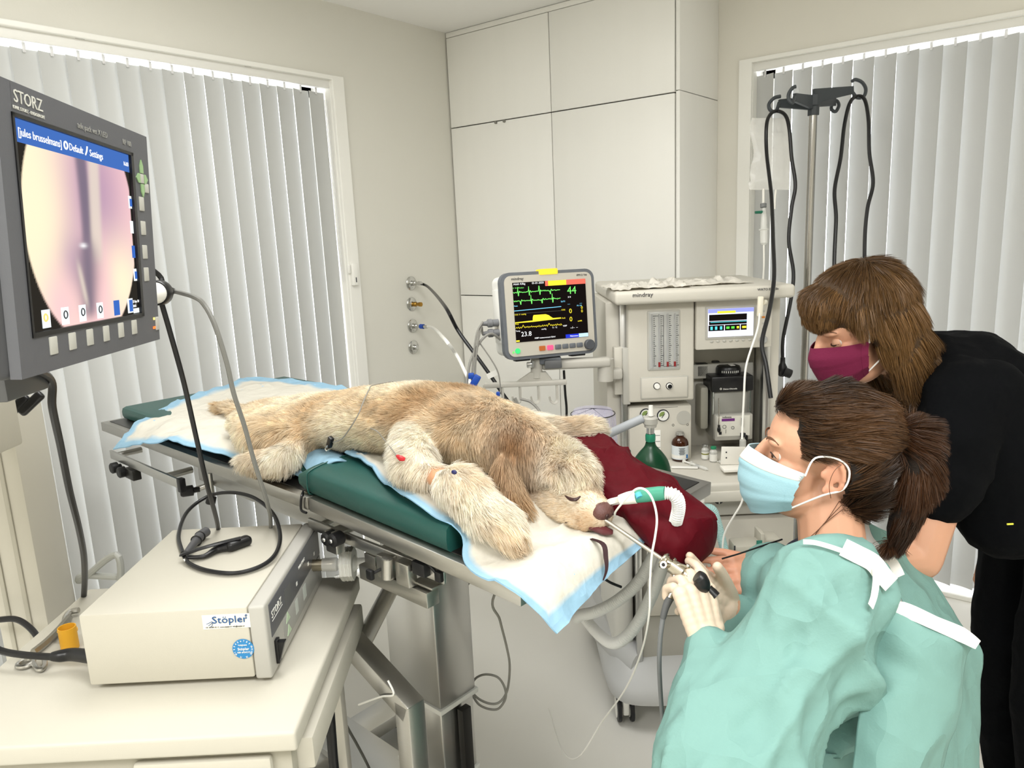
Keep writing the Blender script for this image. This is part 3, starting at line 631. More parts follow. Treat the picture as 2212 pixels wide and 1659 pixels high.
c = NF(1420, 960, Fm); am.part('absorber_scale', MB().box(c - AF * 0.001, (0.022, 0.002, 0.10), MA, 0.0008), M_white, lm)
tk = MB()
for i in range(4): tk.box(c - AF * 0.0023 + UZ * (0.032 - 0.021 * i), (0.018, 0.0006, 0.0012), MA)
am.part('scale_marks', tk, M_ink, lm, smooth=False)
for (u, v) in ((1454, 918), (1485, 917)): am.part('symbol', MB().ring(NF(u, v, Fm) - AF * 0.0008, AF, 0.0035, 0.0006, 12, 4), M_ink, lm)
am.part('label_line', MB().box(NF(1432, 880, Fm) - AF * 0.0006, (0.10, 0.0006, 0.0008), MA), M_ink, lm)
# recess with the vaporiser rail
am.part('recess_wall', abox(sd0, 0.855, 2.57, 2.61, 0.80, zd0, 0.002), mat('recess_grey', 'bdbab0', 0.5))
am.part('vaporiser_rail', abox(sd0, 0.84, 2.535, 2.572, 1.075, 1.125, 0.003), M_beige2)
# work top, drawers, base
wt = am.part('worktop', abox(0.395, 0.905, 2.155, 2.60, 0.785, 0.825, 0.010, 3), M_beige)
am.part('worktop_edge', abox(0.40, 0.90, 2.150, 2.20, 0.765, 0.80, 0.006), M_beige)
c = NF(1484, 1046, 2.149); am.part('flush_button', MB().lathe(c, -AF, [(0.0205, 0), (0.0205, 0.003), (0.018, 0.005)], 28), M_beige2); 
am.part('flush_ring', MB().ring(c - AF * 0.0052, AF, 0.0185, 0.0008, 28, 5), M_ink)
am.text('lettering', 'O\u2082+', 0.0175, c - AF * 0.0055 - AX * 0.0135 - UZ * 0.006, AX, UZ, M_ink)
for (z0, z1, F0) in ((0.70, 0.764, 2.205), (0.53, 0.692, 2.19), (0.375, 0.522, 2.185)):
    dr = am.part('drawer', abox(0.40, 0.865, F0, 2.58, z0, z1, 0.006), M_beige2 if z0 > 0.6 else M_beige)
c = NF(1550, 1076, 2.205); am.part('bypass_knob', MB().lathe(c, -AF, [(0.0145, 0), (0.0145, 0.016), (0.012, 0.019)], 20), M_black)
am.part('knob_mark', MB().box(c - AF * 0.0195 - UZ * 0.006, (0.003, 0.001, 0.011), MA), M_white)
am.part('foot_cabinet', abox(0.385, 0.875, 2.20, 2.62, 0.20, 0.368, 0.008), M_beige2)
am.part('profile_rail', abox(0.366, 0.385, 2.19, 2.215, 0.20, 0.80, 0.003), M_alu)
am.part('side_cheek', abox(0.30, 0.366, 2.24, 2.62, 0.22, 0.80, 0.02, 3), M_white)
# sculpted base with two front wheels
bs = []
for (z, S0_, S1_, F0_, F1_) in ((0.105, 0.27, 0.92, 2.11, 2.86), (0.135, 0.262, 0.925, 2.10, 2.87), (0.165, 0.27, 0.92, 2.12, 2.86), (0.20, 0.29, 0.90, 2.17, 2.80), (0.235, 0.30, 0.89, 2.21, 2.78)):
    r = []
    for j in range(40):
        a = 2 * np.pi * j / 40; ca, sa = math.cos(a), math.sin(a)
        r.append(N_((S0_ + S1_) / 2 + (S1_ - S0_) / 2 * np.sign(ca) * abs(ca) ** 0.3, (F0_ + F1_) / 2 + (F1_ - F0_) / 2 * np.sign(sa) * abs(sa) ** 0.3, z))
    bs.append(r)
bm_ = MB().grid(np.array(bs), True); bm_.f.append(tuple(range(39, -1, -1))); bm_.f.append(tuple(range(160, 200)))
am.part('base', bm_, M_basegrey, ang=60)
for (S_, F_) in ((0.325, 2.19), (0.86, 2.19), (0.33, 2.78), (0.86, 2.78)):
    w_ = am.part('castor', MB().box(N_(S_, F_, 0.075), (0.022, 0.05, 0.08), MA, 0.006), M_white)
    for s in (-1, 1):
        c = N_(S_ + s * 0.021, F_ + 0.01, 0.047); wh = am.part('tyre', MB().lathe(c - AX * 0.008, AX, [(0.034, 0), (0.046, 0.002), (0.047, 0.008), (0.046, 0.014), (0.034, 0.016)], 26), M_blackr, w_)
        am.part('hub', MB().lathe(c - AX * 0.0088, AX, [(0.033, 0), (0.033, 0.0176)], 22), M_white, w_)
am.part('base_wing', MB().tube([NF(1278, 1298, 2.80), NF(1290, 1330, 2.66), NF(1318, 1372, 2.45), NF(1350, 1412, 2.28), NF(1385, 1440, 2.2)], [0.058, 0.062, 0.066, 0.066, 0.055], n=20, sx=0.8), M_basegrey)
am.part('rear_wheel', MB().cyl(NF(1296, 1352, 2.52), NF(1305, 1352, 2.53), 0.045, n=22), M_blackr)
# arm pillar at the machine's left side with the vaporiser stays part of the machine
am.part('pillar_plate', MB().box(NF(1352, 812, 2.42), (0.024, 0.03, 0.19), MA, 0.003), M_beige2)
am.part('pillar_mount', MB().box(NF(1335, 800, 2.44), (0.03, 0.04, 0.16), MA, 0.004), M_beige)
# ---------------- vaporiser
vp = Thing('vaporiser', 'grey metal vaporiser with a black top hanging in the machine recess', 'vaporiser', NF(1580, 950, 2.47), MA4)
Fv = 2.47; a_, b_ = NF(1534, 940, Fv), NF(1622, 940, Fv); S0, S1 = a_ @ AX, b_ @ AX
z1_, z2_, z3_, z4_ = NF(1580, 948, Fv)[2], NF(1580, 893, Fv)[2], NF(1580, 845, Fv)[2], NF(1580, 812, Fv)[2]
vp.part('metal_body', MB().box(N_((S0 + S1) / 2 + .004, Fv + 0.07, (z1_ + z3_) / 2), (S1 - S0 - .012, 0.13, z3_ - z1_), MA, 0.008), mat('vap_metal', 'a8a8a3', 0.42, 0.7))
vp.part('front_block', MB().box(N_((S0 + S1) / 2 + .006, Fv - 0.004, (z1_ + z2_) / 2), (S1 - S0 - .012, 0.03, z2_ - z1_), MA, 0.005), M_beige2)
vp.part('side_body', MB().box(N_(S0 - 0.012, Fv + 0.08, (z1_ + z3_) / 2 + 0.02), (0.03, 0.10, (z3_ - z1_) * 0.9), MA, 0.01), mat('vap_side', 'a9a69a', 0.45))
vp.part('black_cover', MB().box(N_((S0 + S1) / 2 + .002, Fv + 0.055, (z3_ + z4_) / 2), (S1 - S0 + .002, 0.13, z4_ - z3_), MA, 0.005), M_black)
vp.part('lock_lever', MB().box(N_(S0 - 0.01, Fv + 0.09, z4_ + 0.008), (0.05, 0.05, 0.05), MA, 0.008), M_black)
dl = vp.part('concentration_dial', MB().lathe(N_((S0 + S1) / 2 + .004, Fv + 0.05, z4_), UZ, [(0.042, 0), (0.042, 0.018), (0.038, 0.026), (0.03, 0.029)], 36), M_black)
tk = MB()
for i in range(9):
    a = -2.35 + i * 0.17; c = N_((S0 + S1) / 2 + .004, Fv + 0.05, z4_ + 0.011); d_ = AX * math.cos(a) + AF * math.sin(a)
    tk.box(c + d_ * 0.0422, (0.002, 0.002, 0.007), MA @ np.array(Matrix.Rotation(a + math.pi / 2, 3, 'Z')))
vp.part('dial_marks', tk, M_white, dl, smooth=False)
vp.part('dial_sticker', MB().box(N_((S0 + S1) / 2 + .014, Fv + 0.045, z4_ + 0.0295), (0.016, 0.03, 0.001), MA), M_white, dl)
vp.part('release_button', MB().box(N_((S0 + S1) / 2 - 0.028, Fv + 0.095, z4_ + 0.03), (0.026, 0.02, 0.016), MA, 0.004), M_black)
vp.text('lettering', 'Datex-Ohmeda', 0.0075, NF(1562, 842, Fv - 0.011) - AF * 0.0006, AX, UZ, M_white)
vp.part('emblem', MB().ring(NF(1557, 840, Fv - 0.011) - AF * 0.0008, AF, 0.0028, 0.0008, 12, 4), M_white)
lb = vp.part('front_label', MB().box(N_((S0 + S1) / 2 + 0.004, Fv - 0.0197, (z1_ + z2_) / 2 + 0.006), (S1 - S0 - 0.03, 0.001, (z2_ - z1_) * 0.78), MA), mat('label_paper', 'e6e4da', 0.5))
vp.part('purple_stripe', MB().box(NF(1573, 907, Fv - 0.021), (0.044, 0.0006, 0.009), MA), mat('purple_print', '6f2a80', 0.5), lb)
vp.text('lettering', 'Isoflurane', 0.008, NF(1560, 903, Fv - 0.021) - AF * 0.0005, AX, UZ, M_ink, lb)
vp.part('filling_diagram', MB().ring(NF(1565, 922, Fv - 0.021), AF, 0.006, 0.0007, 12, 4).ring(NF(1583, 924, Fv - 0.021), AF, 0.005, 0.0007, 10, 4).box(NF(1568, 932, Fv - 0.021), (0.001, 0.0006, 0.014), MA).box(NF(1556, 936, Fv - 0.021), (0.009, 0.0006, 0.01), MA), M_ink, lb)
vp.part('level_window', MB().box(NF(1604, 912, Fv - 0.022), (0.008, 0.004, 0.03), MA, 0.001), M_black)
vp.part('filler_spout', MB().box(NF(1608, 946, Fv - 0.02), (0.02, 0.02, 0.022), MA, 0.003), M_black)
vp.part('filler_lever', MB().tube([NF(1553, 860, Fv - .01), NF(1553, 900, Fv - .02), NF(1552, 930, Fv - 0.025)], 0.0018, n=6), M_chrome)
vp.part('drain_knob', MB().ell(NF(1553, 928, Fv - .03), (0.006, 0.006, 0.011), MA, 12, 8).cyl(NF(1553, 918, Fv - .03), NF(1553, 928, Fv - .03), 0.004, n=10), M_black)
vp.part('edge_strip', MB().cyl(N_(S0 + 0.008, Fv - 0.002, z2_), N_(S0 + 0.008, Fv - 0.002, z3_), 0.003, n=8).cyl(N_(S1 - 0.006, Fv - 0.002, z2_), N_(S1 - 0.006, Fv - 0.002, z3_), 0.003, n=8), M_chrome)
# ------------------------------------------------------------------ endoscopy cart (x right, f back; aligned with cartesian axes of the cart)
_a = math.radians(38.5); KX = np.array([math.cos(_a), math.sin(_a), 0]); KF = np.array([-math.sin(_a), math.cos(_a), 0])
MK = np.column_stack([KX, KF, UZ]); MK4 = Matrix(MK.tolist()).to_4x4()
def K(x, f, z): return KX * x + KF * f + UZ * z
def KXp(u, v, x): r = ray(u, v); return EYE + r * (x / (r @ KX))
def KFp(u, v, f): r = ray(u, v); return EYE + r * (f / (r @ KF))
def kbox(x0, x1, f0, f1, z0, z1, bev=0.003, seg=2): return MB().box(K((x0 + x1) / 2, (f0 + f1) / 2, (z0 + z1) / 2), (x1 - x0, f1 - f0, z1 - z0), MK, bev, seg)
M_cart = mat('cart_cream', 'bdb9ac', 0.5, bump=0.04, bscale=500, var=0.015)
M_cart2 = mat('cart_cream_dark', 'aaa698', 0.5, bump=0.04, bscale=500)
kt = Thing('endoscopy_cart', 'cream endoscopy cart with shelf, drawer frame and rear post', 'cart', K(-0.65, 1.3, 0), MK4)
kt.part('shelf', kbox(-0.97, -0.353, 1.038, 1.585, 0.815, 0.85, 0.006, 3), M_cart)
kt.part('drawer_frame', kbox(-0.95, -0.343, 1.09, 1.545, 0.742, 0.802, 0.006), M_cart)
kt.part('drawer_front', kbox(-0.93, -0.37, 1.06, 1.09, 0.735, 0.806, 0.006), M_cart2)
kt.part('drawer_handle', kbox(-0.62, -0.40, 1.046, 1.062, 0.765, 0.80, 0.006), M_cart)
for x in (-0.93, -0.42):
    for f in (1.14, 1.52): kt.part('leg', kbox(x - 0.02, x + 0.02, f - 0.02, f + 0.02, 0.10, 0.745, 0.004), M_cart)
kt.part('bottom_shelf', kbox(-0.96, -0.40, 1.10, 1.56, 0.13, 0.16, 0.006), M_cart)
for x in (-0.9, -0.44):
    for f in (1.16, 1.5):
        kt.part('castor', MB().cyl(K(x - 0.012, f, 0.05), K(x + 0.012, f, 0.05), 0.05, n=20).cyl(K(x, f, 0.06), K(x, f, 0.13), 0.012), M_blackr)
po = kt.part('post', kbox(-1.20, -1.085, 1.60, 1.72, 0.0, 1.28, 0.008), M_cart)
kt.part('post_groove', kbox(-1.175, -1.165, 1.596, 1.60, 0.1, 1.25, 0.001), M_cart2, po)
kt.part('post_groove', kbox(-1.13, -1.12, 1.596, 1.60, 0.1, 1.25, 0.001), M_cart2, po)
kt.part('post_foot', kbox(-1.2, -0.9, 1.58, 1.7, 0.0, 0.12, 0.01), M_cart)
mb_ = kt.part('monitor_base', kbox(-1.22, -0.868, 0.95, 1.305, 1.268, 1.45, 0.006), M_cart)
kt.part('base_arm', kbox(-1.16, -1.10, 1.25, 1.68, 1.275, 1.34, 0.006), M_cart)
kt.part('monitor_neck', kbox(-0.87, -0.69, 1.02, 1.12, 1.40, 1.52, 0.006), M_darkgrey)
def bar(pts, w, h): 
    m = MB(); a, b = A3(pts[0]), A3(pts[1]); d = unit(b - a); x = unit(np.cross(d, KF)); 
    return m.box((a + b) / 2, (w, h, np.linalg.norm(b - a)), np.column_stack([x, np.cross(d, x), d]), min(w, h) * 0.4, 3)
for (p0, p1) in (((20, 895), (58, 855)), ((45, 893), (90, 850))):
    kt.part('tilt_lever', bar((KFp(*p0, 1.36), KFp(*p1, 1.36)), 0.018, 0.014), M_black, mb_)
# pale grey bent tube handle behind the shelf
kt.part('tube_handle', MB().tube([K(-0.96, 1.70, 0.80), K(-0.96, 1.70, 0.88), KFp(178, 1252, 1.72), KFp(172, 1246, 1.72), KFp(190, 1243, 1.72), KFp(250, 1246, 1.72), KFp(330, 1247, 1.74)], 0.0085, n=10), mat('pale_tube', 'a9aaa4', 0.35))
# ---------------- light source / pump box
gb = Thing('light_source_box', 'cream medical device box with grey front panel on the cart shelf', 'medical device', K(-0.585, 1.365, 0.85), MK4)
x0, x1, f0, f1, z0, z1 = -0.745, -0.428, 1.176, 1.552, 0.862, 0.995
bd = gb.part('housing', kbox(x0, -0.4585, f0, f1, z0, z1, 0.004), M_cart)
M_front = mat('front_grey', 'aeaca5', 0.45, bump=0.03, bscale=500)
fr = gb.part('front_panel', kbox(-0.4575, x1, f0 - 0.001, f1 + 0.001, z0 - 0.004, z1 + 0.001, 0.005, 3), M_front)
for x in (-0.72, -0.47):
    for f in (1.21, 1.52): gb.part('rubber_foot', MB().cyl(K(x, f, 0.8505), K(x, f, 0.863), 0.012), M_blackr)
xf = x1 + 0.0004
gb.part('control_strip', MB().box(K(xf, 1.37, 0.957), (0.002, 0.352, 0.062), MK, 0.0008), mat('strip_grey', '55565a', 0.4), fr)
gb.part('lower_strip', MB().box(K(xf, 1.40, 0.900), (0.002, 0.28, 0.046), MK, 0.0008), mat('strip_light', '9b9a95', 0.45), fr)
gb.text('lettering', 'STORZ', 0.019, K(xf + 0.0012, 1.20, 0.958), KF, UZ, M_white, fr)
gb.part('underline', MB().box(K(xf + 0.0014, 1.232, 0.953), (0.0006, 0.062, 0.0012), MK), M_white, fr)
gb.text('lettering', 'KARL STORZ', 0.008, K(xf + 0.0012, 1.38, 0.965), KF, UZ, M_white, fr)
M_gkey = mat('pale_green_key', 'b9cdae', 0.5)
for z in (0.915, 0.89): gb.part('arrow_key', MB().prism([(-0.013, -0.007), (0.013, -0.007), (0, 0.011)], K(xf + 0.0008, 1.285, z), KF, UZ, KX, 0.0012), M_gkey, fr)
for f, w in ((1.345, 0.018), (1.405, 0.022)): gb.part('touch_key', MB().box(K(xf + 0.001, f, 0.905), (0.001, w, 0.028), MK), mat('pale_key', 'bfc4bd', 0.5), fr)
gb.part('display_cell', MB().box(K(xf + 0.001, 1.30, 0.955), (0.001, 0.04, 0.03), MK), M_darkgrey, fr)
for f in (1.36, 1.45, 1.5): gb.part('indicator', MB().box(K(xf + 0.001, f, 0.945), (0.001, 0.008, 0.007), MK), M_white, fr)
sw = gb.part('rocker_switch', MB().box(K(xf + 0.003, 1.208, 0.893), (0.006, 0.014, 0.045), MK, 0.001), M_black, fr)
gb.part('rocker', MB().prism([(-0.018, 0), (0.0, 0.006), (0.018, 0.012), (0.018, 0)], K(xf + 0.006, 1.202, 0.893), UZ, KX, KF, 0.012), M_black, sw)
# stickers on the side that faces the photographer
st = gb.part('dealer_sticker', MB().box(K(-0.4955, f0 - 0.0004, 0.971) , (0.081, 0.0006, 0.026), MK @ np.array(Matrix.Rotation(0.0, 3, 'Y'))), mat('sticker_white', 'f6f4e8', 0.4))
so = K(-0.4955, f0 - 0.0018, 0.971)
M_navy = mat('navy_print', '1d4e86', 0.5)
gb.text('lettering', 'St\u00f6pler', 0.0185, so - KX * 0.024 - UZ * 0.002, KX, UZ, M_navy, st, sx=1.12)
gb.text('small_print', '\u00ae', 0.006, so + KX * 0.033 + UZ * 0.008, KX, UZ, M_navy, st)
for k in range(3): gb.part('swoosh', MB().tube([so - KX * (0.034 - k * 0.003) - UZ * (0.003 + 0.003 * k), so - KX * (0.028 - k * 0.002) - UZ * (0.0005 + 0.0025 * k), so - KX * 0.0235 + UZ * (0.002 - 0.002 * k)], 0.0005, n=4), M_navy, st)
gb.text('small_print', '+31 30 693 42 12  www.stopler.nl  info@stopler.nl', 0.0032, so - KX * 0.036 - UZ * 0.0102, KX, UZ, M_ink, st)
rs = gb.part('inspection_sticker', MB().lathe(K(-0.4725, f0 - 0.0004, 0.918), -KF, [(0.0185, 0), (0.0185, 0.0007)], 36), mat('sticker_blue', '2d7fb8', 0.4))
ro = K(-0.4725, f0 - 0.0013, 0.918)
gb.text('lettering', 'St\u00f6pler', 0.0068, ro - KX * 0.0095 - UZ * 0.002, KX, UZ, M_white, rs)
gb.text('small_print', '030 6934212', 0.0042, ro - KX * 0.0105 - UZ * 0.0075, KX, UZ, M_white, rs)
gb.text('small_print', 'Veiligheids', 0.0036, ro - KX * 0.008 + UZ * 0.0065, KX, UZ, M_white, rs)
for k in range(12):
    a = math.radians(200 - 220 * k / 11); c = ro + (KX * math.cos(a) + UZ * math.sin(a)) * 0.0152
    gb.text('dial_number', str(k + 1), 0.0042, c - (KX * math.sin(a) - UZ * math.cos(a)) * 0.001 - (KX * math.cos(a) + UZ * math.sin(a)) * 0.0012, KX * math.sin(a) - UZ * math.cos(a), KX * math.cos(a) + UZ * math.sin(a), M_white, rs)
for k in range(4):
    a = math.radians(-145 + 110 * k / 3); c = ro + (KX * math.cos(a) + UZ * math.sin(a)) * 0.0172
    gb.text('dial_number', str(20 + k), 0.0038, c + (KX * math.sin(a) - UZ * math.cos(a)) * 0.002, -KX * math.sin(a) + UZ * math.cos(a), -KX * math.cos(a) - UZ * math.sin(a), M_white, rs)
# gas port with filter
pc = K(x1, 1.485, 0.925)
gb.part('gas_port', MB().cyl(pc, pc + KX * 0.045, 0.0125, n=22), mat('port_nickel', 'b3aa96', 0.3, 1.0), fr)
M_clear = mat('clear_plastic', 'f3f3ee', 0.12, alpha=0.5)
ft = Thing('bacterial_filter', 'clear plastic inline filter plugged into the device front', 'filter', pc + KX * 0.04 - UZ * 0.03, MK4)
ft.part('socket', MB().lathe(pc + KX * 0.022, KX, [(0.0125, 0), (0.0145, 0.0), (0.0145, 0.03), (0.010, 0.034), (0.010, 0.048)], 24, cap=False), M_clear)
ft.part('disc', MB().prism([(0.036 * math.cos(a), 0.036 * math.sin(a)) for a in np.linspace(0, 2 * np.pi, 8, endpoint=False) + np.pi / 8], pc + KX * 0.063, KF, UZ, KX, 0.026), mat('frosted_filter', 'eae9e0', 0.35, trans=0.35, ior=1.2), ang=20)
for k in range(3): ft.part('rim', MB().prism([(0.0368 * math.cos(a), 0.0368 * math.sin(a)) for a in np.linspace(0, 2 * np.pi, 8, endpoint=False) + np.pi / 8], pc + KX * (0.066 + 0.008 * k), KF, UZ, KX, 0.002), M_clear, ang=20)
ft.part('outlet', MB().lathe(pc + KX * 0.089, KX, [(0.018, 0), (0.0115, 0.008), (0.0115, 0.045), (0.0095, 0.045), (0.0095, 0.01)], 22, cap=False), M_clear)
ft.part('luer_port', MB().cyl(pc + KX * 0.063 - UZ * 0.03 + KF * 0.004, pc + KX * 0.045 - UZ * 0.03 + KF * 0.004, 0.004, n=10), M_clear)
# ---------------- coiled endoscope light cable on the box
zt = z1 + 0.0015
cb_ = Thing('camera_cable', 'coiled black cable with connector lying on the device box', 'cable', PZ(500, 1200, zt))
lp = [(395, 1195, 0.004), (386, 1155, 0.004), (405, 1105, 0.01), (450, 1072, 0.022), (500, 1064, 0.035), (550, 1076, 0.035), (590, 1110, 0.025), (605, 1155, 0.016), (596, 1195, 0.010), (565, 1222, 0.006), (510, 1238, 0.005), (450, 1233, 0.005), (410, 1218, 0.005), (397, 1200, 0.010)]
cb_.part('cable_loop', MB().tube([PZ(u, v, zt + h) for u, v, h in lp], 0.0042, n=10, res=8), M_black)
def pzt(u, v, h): return PZ(u, v, zt + h)
cn = cb_.part('grey_plug', MB().tube([pzt(402, 1195, 0.008), pzt(418, 1175, 0.012), pzt(432, 1158, 0.013), pzt(446, 1148, 0.013)], [0.006, 0.008, 0.0105, 0.010], n=14, res=4), mat('plug_grey', '4c4c4e', 0.5))
for (u, v) in ((424, 1168), (432, 1159)): cb_.part('plug_ring', MB().ring(pzt(u, v, 0.0125), pzt(440, 1152, 0.013) - pzt(420, 1172, 0.012), 0.0108, 0.0012, 18, 5), M_black, cn)
cb_.part('connector', bar((pzt(488, 1183, 0.010), pzt(541, 1164, 0.010)), 0.02, 0.024), M_black)
cb_.part('connector_neck', MB().tube([pzt(500, 1180, 0.010), pzt(470, 1186, 0.008), pzt(440, 1202, 0.006), pzt(405, 1204, 0.008)], [0.009, 0.008, 0.0045, 0.004], n=10), M_black)
cb_.part('strap', MB().tube([pzt(520, 1162, 0.022), pzt(480, 1172, 0.02), pzt(440, 1183, 0.02), pzt(400, 1196, 0.016), pzt(392, 1198, 0.012)], 0.003, n=6, sx=2.0), M_black)
cb_.part('tie_end', MB().cyl(pzt(398, 1208, 0.01), pzt(401, 1213, 0.006), 0.0025), M_chrome)
# ---------------- small things on the shelf
zs = 0.8505
def shelf(u, v, h=0.0): return PZ(u, v, zs + h)
w_ = MB().tube([shelf(66, 1428, .004), shelf(100, 1405, .005), shelf(128, 1375, .006), shelf(148, 1345, .007), shelf(160, 1325, .008)], 0.009, n=6, sx=0.5)
t = Thing('spanner', 'flat steel spanner lying on the cart shelf behind the cord', 'spanner', shelf(110, 1395))
t.part('shaft', MB().tube([shelf(72, 1410, .0085), shelf(100, 1388, .0085), shelf(130, 1358, .0085), shelf(150, 1335, .0085)], 0.008, n=6, res=3, sx=0.9), M_steel)
t.part('ring_end', MB().ring(shelf(55, 1433, .006), UZ, 0.013, 0.0045, 20, 8), M_steel)
t.part('jaw', MB().tube([shelf(72, 1432, .006), shelf(78, 1443, .006), shelf(88, 1447, .006), shelf(97, 1438, .006), shelf(96, 1425, .006)], 0.0045, n=8), M_steel)
t.part('hook_end', MB().tube([shelf(150, 1335, .008), shelf(143, 1343, .008), shelf(141, 1335, .009), shelf(152, 1322, .010), shelf(170, 1318, .012)], 0.006, n=8), M_steel)
M_yel = mat('yellow_plastic', 'e9ad2f', 0.45, trans=0.1)
solo('yellow_sleeve', MB().lathe(shelf(152, 1400), UZ, [(0.016, 0), (0.016, 0.045), (0.0145, 0.045), (0.0145, 0.004)], 24), M_yel, 'small yellow plastic sleeve behind the power plug', 'sleeve')
t = solo('yellow_ring', MB().tube([shelf(125, 1365, 0.018), shelf(140, 1353, 0.021), shelf(160, 1352, 0.022), shelf(165, 1362, 0.020), shelf(145, 1368, 0.018)], 0.0022, n=6, closed=True), M_yel, 'open yellow plastic ring leaning beside the yellow sleeve', 'ring')
# power cord with plug into the box rear
t = Thing('power_cord', 'thick black power cord curving to its plug at the box back', 'power cord', shelf(110, 1420))
t.part('cord', MB().tube([KFp(-40, 1380, 1.28), KFp(0, 1405, 1.27), shelf(55, 1415, 0.03), shelf(115, 1419, 0.03)], 0.0065, n=10), M_black)
t.part('plug', MB().tube([shelf(112, 1418, 0.03), shelf(130, 1417, 0.03), shelf(160, 1414, 0.03), K(x0 - 0.004, 1.225, 0.885)], [0.008, 0.011, 0.012, 0.013], n=12), M_black)
t = solo('cord', MB().tube([KFp(-40, 1345, 1.55), KFp(5, 1338, 1.55), KFp(35, 1338, 1.55), KFp(60, 1352, 1.54), KFp(80, 1375, 1.52), KFp(84, 1396, 1.50)], 0.0068, n=10), M_black, 'black cord arching behind the cart shelf edge', 'cord')
# ---------------- endoscopy screen unit
Mst = Matrix.Rotation(math.radians(133.05), 4, 'Z') @ Matrix.Rotation(math.radians(3.423), 4, 'X') @ Matrix.Rotation(math.radians(1.557), 4, 'Y')
SP = Vector((-1.032, 0.443, 1.626))
sx_ = Thing('endoscopy_monitor', 'dark grey endoscopy screen unit showing a pink nasal cavity view', 'monitor', SP, Mst)
M_scase = mat('screen_case', '55565a', 0.5, bump=0.05, bscale=600)
M_scase2 = mat('screen_case_dark', '3b3c3f', 0.5, bump=0.05, bscale=600)
def sb(x0, x1, y0, y1, z0, z1, bev=0.002, seg=2): return MB().box(((x0 + x1) / 2, (y0 + y1) / 2, (z0 + z1) / 2), (x1 - x0, y1 - y0, z1 - z0), None, bev, seg)
cs = sx_.part('housing', sb(-0.19, 0.222, 0.006, 0.13, -0.165, 0.152, 0.012, 3), M_scase2, world=False)
bz = MB()
for a in ((-0.185, -0.1535, -0.163, 0.152), (0.1535, 0.222, -0.163, 0.152), (-0.154, 0.154, 0.1165, 0.152), (-0.154, 0.154, -0.163, -0.1165)): bz.box(((a[0] + a[1]) / 2, 0.002, (a[2] + a[3]) / 2), (a[1] - a[0], 0.012, a[3] - a[2]))
fb = sx_.part('front_bezel', bz, M_scase, world=False, smooth=False)
lip = MB()
for a in ((-0.157, -0.153, -0.12, 0.12), (0.153, 0.162, -0.12, 0.12), (-0.157, 0.162, 0.1155, 0.12), (-0.157, 0.162, -0.121, -0.1155)): lip.box(((a[0] + a[1]) / 2, 0.001, (a[2] + a[3]) / 2), (a[1] - a[0], 0.013, a[3] - a[2]))
sx_.part('screen_lip', lip, M_black, fb, world=False, smooth=False)
# endoscope picture: an emissive screen whose tint is computed point by point
nx, nz = 121, 91
xs, zs_ = np.meshgrid(np.linspace(-0.153, 0.153, nx), np.linspace(-0.1155, 0.1155, nz), indexing='ij')
u_ = (xs + 0.153) / 0.306; v_ = (0.1155 - zs_) / 0.231
def lerp(a, b, k): return np.asarray(a) * (1 - k[..., None]) + np.asarray(b) * k[..., None]
def blob(cx, cy, rx, ry, p=2.0): return np.exp(-(((u_ - cx) / rx) ** 2 + ((v_ - cy) / ry) ** 2) ** (p / 2))
cream, pink, mauve, dark, lit = [np.array(srgb(h)[:3]) for h in ('f8e8c6', 'eebfc4', 'a98ba6', '6e6576', 'd8cbbd')]
img = lerp(np.broadcast_to(cream, u_.shape + (3,)), pink, ((u_ - 0.12) / 0.4).clip(0, 1) * 0.9)
img = lerp(img, mauve, (blob(0.62, 0.30, 0.32, 0.5) * 0.9).clip(0, 1)); img = lerp(img, mauve, blob(0.36, 0.66, 0.14, 0.16) * 0.8)
img = lerp(img, cream, blob(0.82, 0.80, 0.24, 0.26) * 0.95); img = lerp(img, pink, blob(0.62, 0.82, 0.12, 0.3) * 0.7); img = lerp(img, cream, blob(0.1, 0.42, 0.2, 0.4) * 0.9); img = lerp(img, pink, blob(0.24, 0.9, 0.16, 0.2) * 0.8)
cx_ = 0.50 + 0.02 * np.sin(v_ * 4); img = lerp(img, dark, np.exp(-((u_ - cx_) / 0.055) ** 4) / (1 + np.exp((v_ - 0.60) * 40)) * 0.9)
cx2 = 0.63 - 0.06 * v_; img = lerp(img, lit, np.exp(-((u_ - cx2) / 0.055) ** 4) / (1 + np.exp((v_ - 0.66) * 40)) * 0.85)
cx3 = 0.50 - 0.05 * (v_ - 0.6); img = lerp(img, dark, np.exp(-((u_ - cx3) / (0.10 * (1.05 - np.abs(v_ - 0.72) * 1.6).clip(0.1, 1))) ** 2) / (1 + np.exp((0.56 - v_) * 40)) / (1 + np.exp((v_ - 0.97) * 60)) * 0.9)
img = lerp(img, lit, np.exp(-((u_ - (0.40 + 0.22 * (v_ - 0.62))) / 0.02) ** 2) / (1 + np.exp((0.68 - v_) * 50)) / (1 + np.exp((v_ - 0.9) * 50)) * 0.8); img = lerp(img, np.array([1, 1, 1.0]), blob(0.47, 0.575, 0.03, 0.012) * 0.8)
rad = np.sqrt(((u_ - 0.52) / 0.50) ** 2 + ((v_ - 0.45) / 0.66) ** 2); img = lerp(img, np.array(srgb('2b2823')[:3]), np.clip((rad - 0.99) / 0.02, 0, 1)); img = lerp(img, np.array(srgb('2b2823')[:3]), (np.abs(u_ - 0.5) > 0.485) * 1.0)
sgrid = np.stack([xs, np.full_like(xs, -0.0005), zs_], -1)
M_scr = bpy.data.materials.new('endoscope_picture'); M_scr.use_nodes = True; nt = M_scr.node_tree; nt.nodes.clear()
at_ = nt.nodes.new('ShaderNodeAttribute'); at_.attribute_name = 'tint'; em = nt.nodes.new('ShaderNodeEmission'); em.inputs[1].default_value = 0.92; ou = nt.nodes.new('ShaderNodeOutputMaterial')
